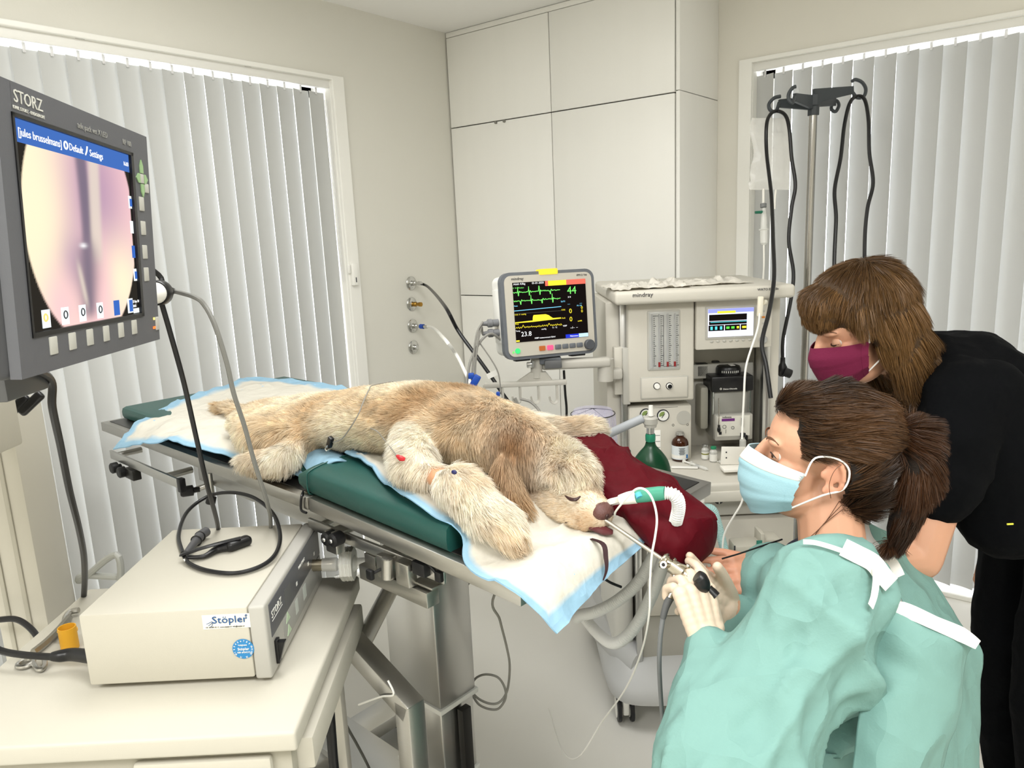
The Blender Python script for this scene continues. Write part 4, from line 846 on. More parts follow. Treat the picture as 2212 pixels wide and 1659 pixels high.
nt.links.new(at_.outputs['Color'], em.inputs[0]); nt.links.new(em.outputs[0], ou.inputs[0])
sc_ = sx_.part('screen', MB().grid(sgrid), M_scr, world=False, cols=img.reshape(-1, 3), recalc=False)
E_bar = emis('menu_blue', '3f66ad', 1.0)
def srect(name, x0, x1, z0, z1, m, y=-0.0012): return sx_.part(name, MB().box(((x0 + x1) / 2, y, (z0 + z1) / 2), (x1 - x0, 0.0006, z1 - z0)), m, sc_, world=False, smooth=False)
srect('menu_bar', -0.153, 0.153, 0.091, 0.1155, E_bar)
def stext(s, size, x, z, m=None, y=-0.0018): return sx_.text('screen_text', s, size, (x, y, z), (1, 0, 0), (0, 0, 1), m or E_wh, sc_, ext=0.0002, world=False)
stext('[jules brusselmans]', 0.0125, -0.143, 0.098); stext('Default', 0.0125, -0.029, 0.098); stext('Settings', 0.0125, 0.026, 0.098); srect('icon', -0.151, -0.147, 0.096, 0.108, E_wh, -0.0016)
stext('16.03', 0.008, 0.132, 0.099)
sx_.part('icon', MB().ring((-0.037, -0.0018, 0.1025), (0, 1, 0), 0.0042, 0.0012, 14, 5), E_wh, sc_, world=False); sx_.part('icon', MB().tube([(0.014, -0.0018, 0.098), (0.018, -0.0018, 0.103), (0.020, -0.0018, 0.109)], 0.0012, n=5, res=2), E_wh, sc_, world=False)
E_ic, E_icb = emis('icon_pale', 'e3ecef', 1.0), emis('icon_blue', '3a64b4', 1.0)
for i, x in enumerate((-0.118, -0.073, -0.028, 0.022, 0.075, 0.122)):
    srect('icon', x - 0.009, x + 0.009, -0.113, -0.092, E_ic if i not in (4,) else E_icb)
    if i in (1, 2, 3): sx_.part('icon_mark', MB().ring((x, -0.0018, -0.101), (0, 1, 0), 0.0045, 0.0009, 12, 4), M_ink, sc_, world=False)
    if i == 5: srect('icon_mark', x - 0.004, x + 0.007, -0.111, -0.094, E_icb, -0.0018)
    if i == 0: sx_.part('icon_mark', MB().ring((x - .002, -0.0018, -0.101), (0, 1, 0), 0.004, 0.0012, 12, 4), emis('icon_sun', 'f3d37a', 1.0), sc_, world=False)
for i, z in enumerate((0.048, 0.012, -0.024, -0.058, -0.088)):
    if i < 4: srect('icon', 0.143, 0.153, z - 0.009, z + 0.009, E_ic if i in (0, 1, 3) else E_icb)
    if i in (0, 3): srect('icon_mark', 0.146, 0.153, z - 0.006, z + 0.005, E_icb, -0.0018)
srect('text_box', 0.133, 0.153, -0.1145, -0.1075, E_ic); stext('27 Apr 20', 0.0055, 0.130, -0.099); stext('10:15', 0.0055, 0.130, -0.1055)
# keys and print on the bezel
M_key = mat('key_grey', 'b4b3ab', 0.5)
for x in (-0.114, -0.068, -0.021, 0.027, 0.075, 0.122): sx_.part('key', sb(x - 0.0085, x + 0.0085, -0.0058, -0.003, -0.1445, -0.1235, 0.0012), M_key, fb, world=False)
for z in (0.048, 0.012, -0.024, -0.058): sx_.part('key', sb(0.174, 0.191, -0.0058, -0.003, z - 0.0105, z + 0.0105, 0.0012), M_key, fb, world=False)
sx_.part('key', sb(0.207, 0.220, -0.0058, -0.003, -0.147, -0.126, 0.0012), M_key, fb, world=False); sx_.part('key', sb(0.200, 0.214, -0.0058, -0.003, 0.066, 0.080, 0.0012), M_key, fb, world=False)
sx_.part('lamp', sb(0.199, 0.203, -0.0055, -0.004, -0.130, -0.126), emis('lamp_yellow', 'ffe66a', 2.0), fb, world=False, smooth=False); sx_.part('lamp', sb(0.196, 0.204, -0.0055, -0.004, -0.144, -0.140), emis('lamp_orange', 'ff6a30', 2.0), fb, world=False, smooth=False)
M_arrow = mat('arrow_green', '8fae7e', 0.5)
c0 = (0.190, 0.086)
for dx, dz, pl in ((0, 0.017, [(-0.006, -0.009), (0.006, -0.009), (0.006, 0.002), (0, 0.011), (-0.006, 0.002)]), (0, -0.017, [(-0.006, 0.009), (0.006, 0.009), (0.006, -0.002), (0, -0.011), (-0.006, -0.002)]),
                   (-0.014, 0, [(0.006, -0.007), (0.006, 0.007), (0, 0.007), (-0.008, 0), (0, -0.007)]), (0.014, 0, [(-0.006, -0.007), (-0.006, 0.007), (0, 0.007), (0.008, 0), (0, -0.007)])):
    sx_.part('arrow_key', MB().prism(pl, (c0[0] + dx, -0.0042, c0[1] + dz), (1, 0, 0), (0, 0, 1), (0, -1, 0), 0.0015), M_arrow, fb, world=False)
sx_.part('enter_key', sb(c0[0] - 0.0065, c0[0] + 0.0065, -0.0058, -0.003, c0[1] - 0.007, c0[1] + 0.007, 0.001), M_key, fb, world=False)
M_pr = mat('print_light', 'c9c8c0', 0.6)
sx_.text('lettering', 'STORZ', 0.019, (-0.150, -0.0042, 0.1315), (1, 0, 0), (0, 0, 1), M_pr, fb, world=False); sx_.text('lettering', 'KARL STORZ - ENDOSKOPE', 0.0052, (-0.153, -0.0042, 0.124), (1, 0, 0), (0, 0, 1), M_pr, fb, world=False)
M_pr2 = mat('print_mid', '8f8f8b', 0.6)
sx_.text('lettering', 'tele pack vet X LED', 0.0105, (-0.008, -0.0042, 0.128), (1, 0, 0), (0, 0, 1), M_pr2, fb, world=False); sx_.text('lettering', 'RP 100', 0.0105, (0.128, -0.0042, 0.128), (1, 0, 0), (0, 0, 1), M_pr2, fb, world=False)
# connector ring and cable on the unit's right flank
Q = lambda x, y, z: np.array(Mst.to_3x3() @ Vector((x, y, z)) + SP)
cp = Thing('camera_plug', 'round black camera plug on the flank of the endoscopy screen', 'plug', SP, Mst)
cp.part('white_collar', MB().lathe((0.218, 0.022, -0.092), (1, 0, 0), [(0.017, 0), (0.018, 0.075)], 28), M_white, world=False)
cp.part('black_ring', MB().lathe((0.290, 0.022, -0.092), (1, 0, 0), [(0.020, 0), (0.0215, 0.003), (0.0215, 0.022), (0.019, 0.027), (0.012, 0.028)], 32), M_black, world=False)
cp.part('chrome_neck', MB().lathe((0.317, 0.022, -0.092), (1, 0, 0), [(0.0055, 0), (0.0055, 0.014)], 16), M_chrome, world=False)
cp.part('strain_relief', MB().lathe((0.330, 0.022, -0.092), (1, 0, 0), [(0.0065, 0), (0.0078, 0.006), (0.007, 0.035), (0.005, 0.045)], 16), M_black, world=False)
c0_ = Q(0.372, 0.022, -0.092)
solo('camera_lead', MB().tube([c0_, P(420, 642, 1.28), P(442, 660, 1.28), P(465, 705, 1.275), P(490, 785, 1.30), P(505, 850, 1.33), P(528, 920, 1.38), P(550, 1000, 1.43), P(578, 1090, 1.50), P(585, 1140, 1.62), P(585, 1300, 1.9)], 0.0042, n=8, res=8), mat('lead_grey', '7d7d79', 0.5), 'grey camera lead hanging from the screen in front of the dog\'s hind paw', 'cable')
solo('screen_lead', MB().tube([Q(0.20, 0.14, 0.02), P(332, 585, 1.28), P(345, 640, 1.28), P(368, 720, 1.3), P(398, 830, 1.33), P(425, 950, 1.38), P(448, 1050, 1.45), P(470, 1132, 1.6), P(478, 1200, 1.8)], 0.0048, n=8, res=8), M_black, 'black lead from the back of the endoscopy screen falling behind the device box', 'cable')
solo('mains_lead', MB().tube([Q(-0.02, 0.10, -0.165), P(106, 815, 1.12), P(113, 880, 1.15), P(130, 960, 1.22), P(150, 1060, 1.3), P(170, 1140, 1.4), P(181, 1200, 1.5), P(183, 1250, 1.6), P(181, 1290, 1.66)], 0.006, n=8, res=8), M_black, 'thick black mains lead hanging straight below the endoscopy screen', 'cable')
# ------------------------------------------------------------------ patient monitor
Mmn = Matrix.Rotation(math.radians(56.673), 4, 'Z') @ Matrix.Rotation(math.radians(-5.353), 4, 'X') @ Matrix.Rotation(math.radians(0.437), 4, 'Y')
MP = Vector((-1.337, 1.93, 1.357))
mn = Thing('patient_monitor', 'grey framed patient monitor with colour traces and yellow alarm lamp', 'monitor', MP, Mmn)
Qm = lambda x, y, z: np.array(Mmn.to_3x3() @ Vector((x, y, z)) + MP)
M_mgrey = mat('monitor_grey', '62666c', 0.45); M_mbez = mat('monitor_bezel', 'bdb8ac', 0.5, bump=0.03, bscale=600); M_mwhite = mat('monitor_white', 'e6e5e0', 0.4)
def rrect(x0, x1, z0, z1, r, n=6):
    o = []
    for cx, cz, a0 in ((x1 - r, z1 - r, 0), (x0 + r, z1 - r, 90), (x0 + r, z0 + r, 180), (x1 - r, z0 + r, 270)):
        for k in range(n + 1): a = math.radians(a0 + 90 * k / n); o.append((cx + r * math.cos(a), cz + r * math.sin(a)))
    return o
ex_, ez_, ey_ = (1, 0, 0), (0, 0, 1), (0, 1, 0)
fr_ = mn.part('frame', MB().prism(rrect(-0.160, 0.156, -0.147, 0.124, 0.03), (0, 0.0, 0), ex_, ez_, ey_, 0.028), M_mgrey, world=False)
mn.part('bezel', MB().prism(rrect(-0.149, 0.145, -0.137, 0.114, 0.022), (0, -0.004, 0), ex_, ez_, ey_, 0.005), M_mbez, world=False)
mn.part('rear_case', MB().prism(rrect(-0.150, 0.146, -0.138, 0.116, 0.022), (0, 0.028, 0), ex_, ez_, ey_, 0.09), M_mwhite, world=False)
mn.part('side_module', MB().box((-0.152, 0.07, -0.01), (0.012, 0.06, 0.17), None, 0.003), M_mwhite, world=False)
mn.part('side_module', MB().box((-0.153, 0.072, -0.055), (0.012, 0.05, 0.05), None, 0.003), M_mbez, world=False)
mn.part('alarm_lamp', MB().prism(rrect(-0.032, 0.03, 0.112, 0.130, 0.004, 3), (0, -0.006, 0), ex_, ez_, ey_, 0.03), emis('alarm_yellow', 'ffd23c', 1.15), world=False)
sn = mn.part('screen', MB().box((0, -0.0045, 0), (0.246, 0.002, 0.1845)), E_blk, world=False, smooth=False)
def mx(f): return -0.123 + 0.246 * f
def mz(f): return 0.09225 - 0.1845 * f
def mrect(x0, x1, y0, y1, m, y=-0.0058): return mn.part('screen_field', MB().box(((mx(x0) + mx(x1)) / 2, y, (mz(y0) + mz(y1)) / 2), (mx(x1) - mx(x0), 0.0005, mz(y0) - mz(y1))), m, sn, world=False, smooth=False)
def mtext(s, size, x, y, m, sx=1.0): return mn.text('screen_text', s, size, (mx(x), -0.0060, mz(y)), ex_, ez_, m, sn, ext=0.0002, world=False, sx=sx)
def mline(pts, m, th=0.0011): return mn.part('waveform', MB().tube([(mx(a), -0.0060, mz(b)) for a, b in pts], th, n=5, res=0), m, sn, world=False)
E_red, E_g, E_c, E_y, E_w, E_db, E_lb = emis('m_red', 'ff6f5c', 1.0), emis('m_green', '7df06e', 1.0), emis('m_cyan', '7fd0f0', 1.0), emis('m_yellow', 'ffe83c', 1.0), emis('m_white', 'ffffff', 1.0), emis('m_blue', '2738c8', 1.0), emis('m_lightblue', 'c2e6ff', 1.0)
mrect(0.44, 1.0, 0.0, 0.085, E_red); mrect(0.48, 0.73, 0.0, 0.085, E_y, -0.0062)
mtext('Adult 4.0kg', 0.0085, 0.01, 0.04, E_w); mtext('01-01-2020', 0.0085, 0.26, 0.04, E_w)
def ecg(y, x0, x1, ph):
    p = []; x = x0; i = 0
    while x < x1:
        k = (x - ph) % 0.145
        dy = -0.09 if k < 0.006 else (0.06 if k < 0.014 else (-0.02 if 0.02 < k < 0.028 else rng.normal(0, 0.006)))
        p.append((x, y + dy)); x += 0.007 if k > 0.03 else 0.004
    return p
mline(ecg(0.165, 0.0, 0.64, 0.06), E_g); mline(ecg(0.31, 0.0, 0.64, 0.085), E_g)
mline([(0.0, 0.47), (0.64, 0.45)], E_c); mrect(0.0, 0.64, 0.518, 0.521, emis('m_dim', '6a6a60', 1.0))
cap_ = [(0.0, 0.66), (0.24, 0.65)] + [(0.24 + 0.02 * (1 - math.cos(t)), 0.65 - 0.09 * math.sin(t)) for t in np.linspace(0, 1.57, 6)] + [(0.42, 0.56), (0.46, 0.58), (0.5, 0.62), (0.52, 0.635), (0.63, 0.635), (0.63, 0.655), (0.24, 0.675), (0.0, 0.675)]
mn.part('waveform', MB().prism([(mx(a), mz(b)) for a, b in cap_], (0, -0.0056, 0), ex_, ez_, (0, -1, 0), 0.0006), E_y, sn, world=False, smooth=False)
mline([(0.005 + 0.0126 * i, 0.755 + 0.018 * ((-1) ** i) * rng.uniform(0.3, 1) - (0.05 if i in (8, 36) else 0)) for i in range(51)], E_y, 0.0009)
mtext('44', 0.034, 0.735, 0.245, E_g, 0.95); mtext('0', 0.021, 0.745, 0.575, E_y); mtext('0', 0.013, 0.915, 0.515, E_y); mtext('0', 0.013, 0.915, 0.575, E_y); mtext('0', 0.021, 0.745, 0.715, E_y)
mtext('23.8', 0.0205, 0.07, 0.905, E_w); mtext('X 0', 0.007, 0.74, 0.31, E_w); mtext('SpO2', 0.0065, 0.64, 0.375, E_c); mtext('CO2', 0.0065, 0.64, 0.52, E_y); mtext('---', 0.009, 0.73, 0.43, E_c); mtext('---', 0.009, 0.9, 0.43, E_c); mtext('PR 100', 0.006, 0.86, 0.465, E_c)
mtext('Awk', 0.0065, 0.64, 0.66, E_y); mtext('awRR', 0.0065, 0.86, 0.73, E_y); mtext('--/--  --', 0.0095, 0.75, 0.84, E_w); mtext('NIBP', 0.0065, 0.65, 0.795, E_w); mtext('mmHg', 0.006, 0.35, 0.82, E_w); mtext('T1  T2', 0.006, 0.5, 0.81, E_w); mtext('Temp', 0.0065, 0.0, 0.82, E_w); mtext('NIBP measurement failed', 0.0068, 0.25, 0.965, E_w)
mtext('II  X1  Monitor', 0.006, 0.0, 0.10, E_g); mtext('Pleth', 0.006, 0.0, 0.40, E_c); mtext('CO2  0  mmHg', 0.006, 0.0, 0.545, E_y); mtext('Resp', 0.006, 0.0, 0.70, E_y)
mrect(0.0, 0.045, 0.965, 0.99, E_y); mrect(0.68, 0.865, 0.935, 0.998, E_db); mrect(0.866, 0.998, 0.935, 0.998, E_lb); mtext('Mainmenu', 0.0068, 0.74, 0.98, E_w)
for x, m2 in ((-0.038, emis('key_orange', 'c9713a', 0.75)), (-0.011, emis('key_pink', 'ff5a84', 1.1)), (0.016, M_mgrey), (0.041, M_mgrey), (0.066, M_mgrey), (0.091, M_mgrey)):
    mn.part('key', MB().box((x, -0.006, -0.117), (0.021, 0.006, 0.015), None, 0.0025), m2, world=False)
mn.part('dial', MB().lathe((0.123, -0.004, -0.118), (0, -1, 0), [(0.0165, 0), (0.0165, 0.012), (0.014, 0.0145)], 28), mat('dial_dark', '4a4d52', 0.5), world=False)
mn.part('power_button', MB().lathe((-0.12, -0.004, -0.119), (0, -1, 0), [(0.0085, 0), (0.0085, 0.003)], 20), emis('power_green', '4ae07f', 1.0), world=False)
mn.part('power_mark', MB().prism([(-0.004, -0.004), (0.004, -0.004), (0, 0.004)], (-0.134, -0.0041, -0.121), ex_, ez_, (0, -1, 0), 0.0006), E_g, world=False)
mn.text('lettering', 'mindray', 0.0125, (-0.126, -0.0043, 0.100), ex_, ez_, M_ink, world=False); mn.text('lettering', 'iPM12 Vet', 0.0085, (0.094, -0.0043, 0.102), ex_, ez_, M_ink, world=False)
mn.part('bottom_foot', MB().box((0.09, 0.02, -0.149), (0.05, 0.03, 0.008), None, 0.003), M_black, world=False); mn.part('bottom_foot', MB().box((-0.10, 0.02, -0.149), (0.05, 0.03, 0.008), None, 0.003), M_black, world=False)
for dz in (0.0, -0.031):
    mn.part('cable_plug', MB().lathe((-0.158, 0.055, -0.028 + dz), (-1, 0, 0), [(0.0115, -0.004), (0.0115, 0.02), (0.0135, 0.022), (0.0135, 0.034), (0.008, 0.038), (0.006, 0.055)], 18), mat('plug_midgrey', '77787a', 0.5), world=False)
# ---------------- support arm with hook rack
M_arm = mat('arm_grey', 'b9b6ad', 0.45)
ar = Thing('swivel_arm_rack', 'cream swivel arm with a five-hook cable rack under the monitor', 'monitor arm', N_(0.33, 2.40, 1.0), MA4)
hub = NF(1180, 790, 2.37); el = NF(1310, 782, 2.40)
ar.part('tilt_mount', MB().box(NF(1188, 777, 2.365), (0.07, 0.05, 0.022), MA, 0.004), M_mgrey)
ar.part('release_latch', MB().box(NF(1195, 787, 2.335), (0.055, 0.012, 0.026), MA, 0.003), M_darkgrey)
ar.part('swivel_post', MB().cyl(NF(1159, 815, 2.36), NF(1159, 775, 2.36), 0.019, n=24), M_arm)
ar.part('clamp_jaw', MB().box(NF(1146, 788, 2.35), (0.025, 0.03, 0.016), MA, 0.003).cyl(NF(1152, 793, 2.33), NF(1152, 780, 2.33), 0.004), M_alu)
ar.part('boom', MB().box((NF(1170, 790, 2.37) + NF(1318, 779, 2.385)) / 2, (0.225, 0.045, 0.032), MA, 0.01, 3), M_arm)
ar.part('elbow', MB().cyl(NF(1308, 775, 2.385), NF(1308, 822, 2.385), 0.026, n=26), M_arm)
ar.part('elbow_link', MB().box((NF(1308, 808, 2.385) + NF(1340, 806, 2.42)) / 2, (0.06, 0.04, 0.036), MA, 0.008), M_arm)
rk = ar.part('hook_rack', MB().box(NF(1135, 829, 2.34), (0.265, 0.02, 0.016), MA, 0.003).prism([(-0.075, 0), (0.055, 0), (0.03, 0.035), (-0.02, 0.035)], NF(1160, 828, 2.345), AX, UZ, AF, 0.02), M_arm)
for u in (1046, 1085, 1123, 1163, 1203):
    a = NF(u, 832, 2.335); w = [a, a - UZ * 0.03, a - UZ * 0.05 - AX * 0.001, a - UZ * 0.058 - AX * 0.01 - AF * 0.006, a - UZ * 0.05 - AX * 0.022 - AF * 0.008, a - UZ * 0.034 - AX * 0.026 - AF * 0.008]
    ar.part('hook', MB().tube(w, 0.0058, n=8, res=5, sx=0.45), M_arm, rk)
# ---------------- leads at the monitor
M_lead = mat('lead_warmgrey', '8b8983', 0.5); M_bluec = mat('blue_clip', '1e4aa8', 0.4)
pl = Qm(-0.213, 0.055, -0.028); pl2 = Qm(-0.213, 0.055, -0.059)
def lead(pts, r=0.0035, m=None, lab='', n=7, name='monitor_lead', cat='cable', g='leads of the patient monitor'):
    return solo(name, MB().tube(pts, r, n=n, res=7), m or M_lead, lab, cat, g)
lead([pl, NF(1042, 697, 2.30), NF(1030, 720, 2.28), NF(1022, 780, 2.27), NF(1020, 830, 2.26), NF(1025, 880, 2.25), NF(1020, 930, 2.25)], lab='grey lead from the upper monitor plug to the blue clip')
lead([pl2, NF(1040, 706, 2.30), NF(1033, 735, 2.28), NF(1026, 800, 2.27), NF(1031, 850, 2.26), NF(1036, 900, 2.25), NF(1036, 940, 2.25)], lab='grey lead from the lower monitor plug to the blue clip')
lead([Qm(-0.15, 0.05, -0.088), NF(1062, 721, 2.31), NF(1040, 735, 2.29), NF(1018, 775, 2.27), NF(1011, 810, 2.26), NF(1005, 850, 2.25), NF(1002, 900, 2.25)], 0.0042, lab='thicker grey lead curving from the monitor case over the dog\'s back')
lead([NF(1037, 742, 2.29), NF(1060, 775, 2.29), NF(1076, 805, 2.29), NF(1081, 840, 2.29), NF(1077, 855, 2.28), NF(1070, 870, 2.28)], 0.0022, lab='thin grey lead hanging to the small blue clip on the rack')
lead([NF(1023, 850, 2.26), NF(1040, 840, 2.27), NF(1070, 857, 2.29), NF(1090, 870, 2.29), NF(1105, 890, 2.29), NF(1120, 925, 2.28)], 0.0035, lab='grey lead looping from the blue clip onto the hook rack')
lead([NF(1075, 862, 2.31), NF(1060, 875, 2.31), NF(1050, 893, 2.31), NF(1046, 915, 2.31), NF(1044, 940, 2.31)], 0.0025, lab='short thin grey lead drooping below the first rack hook')
lead([NF(1078, 862, 2.31), NF(1092, 880, 2.31), NF(1108, 902, 2.31), NF(1100, 940, 2.31), NF(1098, 965, 2.31)], 0.0025, lab='thin grey lead dangling between two rack hooks')
lead([NF(1112, 860, 2.30), NF(1122, 885, 2.30), NF(1129, 920, 2.30), NF(1127, 960, 2.30)], 0.006, lab='bundled thick grey lead hung over the second rack hook')
lead([NF(1124, 862, 2.30), NF(1145, 868, 2.30), NF(1163, 885, 2.29), NF(1176, 910, 2.28), NF(1184, 940, 2.27)], 0.0045, lab='grey hose bowing from the rack down behind the dog\'s neck')
t = Thing('cable_clip', 'blue plastic clip gathering the grey monitor leads', 'clip', NF(1022, 840, 2.245), MA4, 'blue lead clips')
t.part('jaw', MB().box(NF(1025, 826, 2.245), (0.022, 0.012, 0.05), MA @ np.array(Matrix.Rotation(0.55, 3, 'Y')), 0.004), M_bluec)
t.part('hinge', MB().box(NF(1018, 812, 2.25), (0.018, 0.014, 0.018), MA, 0.003), M_bluec)
solo('cable_clip', MB().box(NF(1076, 851, 2.28), (0.012, 0.01, 0.014), MA, 0.003), M_bluec, 'tiny blue clip on the first hook of the rack', 'clip', 'blue lead clips')
solo('lead_connector', MB().cyl(NF(1066, 883, 2.27), NF(1076, 872, 2.27), 0.006, 0.004), M_black, 'small black connector dangling under the first rack hook', 'connector')
# gas hoses from the wall
y0_, z0_ = OUT[0]
t = Thing('gas_hose', 'black gas hose sweeping down from the top wall outlet', 'hose', (XL + 0.07, y0_, z0_))
hs = t.part('hose', MB().tube([(XL + 0.06, y0_, z0_), PY(925, 620, 2.6), NF(960, 660, 2.62), NF(990, 715, 2.55), NF(1030, 770, 2.48), NF(1060, 812, 2.45), NF(1100, 870, 2.42), NF(1150, 930, 2.40), NF(1200, 990, 2.40), NF(1215, 1100, 2.45), NF(1200, 1250, 2.5)], 0.0065, n=10, res=8), M_black)
t.part('tag', MB().box(NF(1063, 809, 2.43), (0.035, 0.003, 0.018), MA @ np.array(Matrix.Rotation(-0.4, 3, 'Y'))), M_white)
t.part('ferrule', MB().cyl((XL + 0.045, y0_, z0_), (XL + 0.075, y0_ - 0.004, z0_), 0.0085), M_chrome)
y2_, z2_ = OUT[2]
t = Thing('gas_hose', 'white gas hose leaving the wall outlet through a blue collar', 'hose', (XL + 0.07, y2_, z2_))
t.part('hose', MB().tube([(XL + 0.07, y2_, z2_), PY(935, 708, 2.56), NF(958, 730, 2.62), NF(985, 765, 2.58), NF(1003, 800, 2.55), NF(1020, 840, 2.5), NF(1040, 920, 2.48), NF(1050, 1020, 2.5)], 0.0065, n=10, res=8), M_white)
t.part('collar', MB().cyl((XL + 0.055, y2_, z2_), (XL + 0.078, y2_, z2_), 0.012, n=16), M_bluec)
t.part('ferrule', MB().cyl((XL + 0.078, y2_, z2_), (XL + 0.10, y2_, z2_ - 0.002), 0.0085), M_chrome)
solo('floor_lead', MB().tube([NF(1218, 800, 2.42), NF(1221, 850, 2.43), NF(1224, 890, 2.44), NF(1221, 960, 2.44), NF(1222, 1100, 2.46)], 0.0042, n=8), M_black, 'black lead dropping straight down behind the monitor arm', 'cable')
# ---------------- clear canister of the breathing system
cc = NF(1283, 1000, 2.22); rr = 0.071
cn_ = Thing('bellows_canister', 'clear lilac-tinted ribbed bellows dome with black ring beside the machine', 'canister', cc, MA4)
M_lil = mat('clear_lilac', 'd6d2ec', 0.08, alpha=0.32)
top = NF(1283, 893, 2.22)[2] - cc[2]
cn_.part('dome', MB().lathe(cc, UZ, [(rr + 0.006, 0), (rr, top * 0.55), (rr - 0.004, top - 0.004), (rr - 0.006, top)], 36, cap=False), M_lil)
cn_.part('lid', MB().lathe(cc + UZ * top, UZ, [(rr - 0.006, 0), (rr - 0.012, 0.012), (0.002, 0.014)], 36), M_lil)
cn_.part('seal_ring', MB().ring(cc + UZ * top, UZ, rr - 0.003, 0.0015, 36, 6), M_black)
for k in range(14):
    a = 2 * np.pi * k / 14; d = AX * math.cos(a) + AF * math.sin(a); cn_.part('rib', MB().cyl(cc + d * (rr + 0.0065), cc + d * (rr - 0.002) + UZ * (top - 0.004), 0.0014, n=5), M_lil)
for k in range(2):
    d = AX * math.cos(1.57 * k + .4) + AF * math.sin(1.57 * k + .4); cn_.part('lid_bar', MB().tube([cc + UZ * (top + 0.002) - d * (rr - 0.006), cc + UZ * (top + 0.016), cc + UZ * (top + 0.002) + d * (rr - 0.006)], 0.001, n=4, res=0), M_ink)
cn_.part('base_ring', MB().lathe(cc - UZ * 0.03, UZ, [(rr + 0.01, 0), (rr + 0.012, 0.02), (rr + 0.006, 0.032)], 36), M_beige2)
cn_.part('support', MB().cyl(cc - UZ * 0.22, cc - UZ * 0.03, 0.05, n=24).box((cc + N_(0.32, 2.35, cc[2])) / 2 - UZ * 0.12, (0.12, 0.05, 0.05), MA, 0.008), M_beige2)
# ---------------- grey handle tube and green reservoir bag
ba = Thing('reservoir_bag', 'dark green breathing bag hanging from the grey bent arm', 'breathing bag', NF(1408, 1060, 2.05), MA4)
Fb = 2.05
ba.part('arm_tube', MB().tube([NF(1290, 1010, Fb + .06), NF(1288, 968, Fb + .05), NF(1292, 952, Fb + .05), NF(1306, 942, Fb + .04), NF(1350, 921, Fb + .01), NF(1390, 903, Fb)], 0.0125, n=14), mat('arm_bluegrey', 'a9adb2', 0.4))
ba.part('swivel_cap', MB().lathe(NF(1405, 922, Fb), UZ, [(0.017, 0), (0.018, 0.008), (0.0205, 0.010), (0.0215, 0.026), (0.018, 0.030)], 26), M_beige2)
ba.part('overflow_port', MB().lathe(NF(1406, 898, Fb), UZ, [(0.008, 0), (0.0075, 0.008), (0.006, 0.03)], 16), M_white)
ba.part('metal_neck', MB().cyl(NF(1405, 936, Fb), NF(1405, 921, Fb), 0.011, n=20), M_alu)
M_bagg = mat('bag_green', '12442a', 0.3, trans=0.15); 
ba.part('collar', MB().lathe(NF(1405, 953, Fb), UZ, [(0.0135, 0), (0.0145, 0.004), (0.0145, 0.018), (0.013, 0.022)], 24), mat('collar_green', '1f7f60', 0.4))
o_ = NF(1405, 955, Fb); pr = [(0.0125, 0), (0.016, 0.012), (0.03, 0.03), (0.044, 0.055), (0.051, 0.085), (0.053, 0.11), (0.049, 0.135), (0.035, 0.155), (0.01, 0.163)]
Gb = []
for r, h in catmull([(a, b, 0) for a, b in pr], 3)[:, :2]:
    row = []
    for k in range(40):
        a = 2 * np.pi * k / 40; q = r * (1 + 0.09 * math.cos(2 * a) + 0.05 * math.cos(4 * a + 0.5) * min(1, h / 0.05)); row.append(o_ - UZ * h + AX * q * math.cos(a) + AF * q * math.sin(a) * 0.8)
    Gb.append(row)
bb = MB().grid(np.array(Gb), True); bb.f.append(tuple(range(bb.n - 40, bb.n))); ba.part('bag', bb, M_bagg)
# ---------------- scavenging valve with turquoise hose
vv = Thing('breathing_valve', 'white breathing valve with green cap and turquoise hose at the worktop edge', 'valve', NF(1512, 1100, 2.06), MA4)
Fv2 = 2.07; c = NF(1513, 1070, Fv2)
vv.part('body', MB().lathe(c - UZ * 0.02, UZ, [(0.012, 0), (0.013, 0.02), (0.02, 0.03), (0.021, 0.04)], 24), M_white)
vv.part('side_port', MB().cyl(c + AX * 0.0, c - AX * 0.036 - UZ * 0.003, 0.0125, n=20), M_white)
vv.part('cap', MB().lathe(c + UZ * 0.02, UZ, [(0.021, 0), (0.022, 0.004), (0.021, 0.02), (0.017, 0.022), (0.016, 0.018)], 28), mat('cap_green', '1f8a5f', 0.4))
vv.part('clear_elbow', MB().cyl(c - UZ * 0.02, c - UZ * 0.045 + AX * 0.004, 0.013, n=18), M_clear)
M_turq = mat('turquoise_hose', 'bfe6e4', 0.35, trans=0.2, ior=1.2)
def corrug(pts, r, pitch, amp, m=None, n=14):
    p = catmull(pts, 10); L = np.r_[0, np.cumsum(np.linalg.norm(np.diff(p, axis=0), axis=1))]; k = int(L[-1] / pitch * 4); t = np.linspace(0, L[-1], k)
    q = np.stack([np.interp(t, L, p[:, i]) for i in range(3)], 1); rr_ = r + amp * np.array([0, 1, 0, -1])[np.arange(k) % 4]
    return MB().tube(q, rr_, n=n, res=0)
vv.part('hose', corrug([c - UZ * 0.04 + AX * 0.003, NF(1538, 1100, Fv2), NF(1550, 1130, Fv2), NF(1560, 1170, Fv2), NF(1570, 1210, Fv2), NF(1580, 1290, Fv2 + .02)], 0.0125, 0.005, 0.0006), M_turq)
vv.part('white_clip', MB().box(NF(1528, 1110, Fv2 - 0.012), (0.012, 0.008, 0.024), MA, 0.003), M_white)
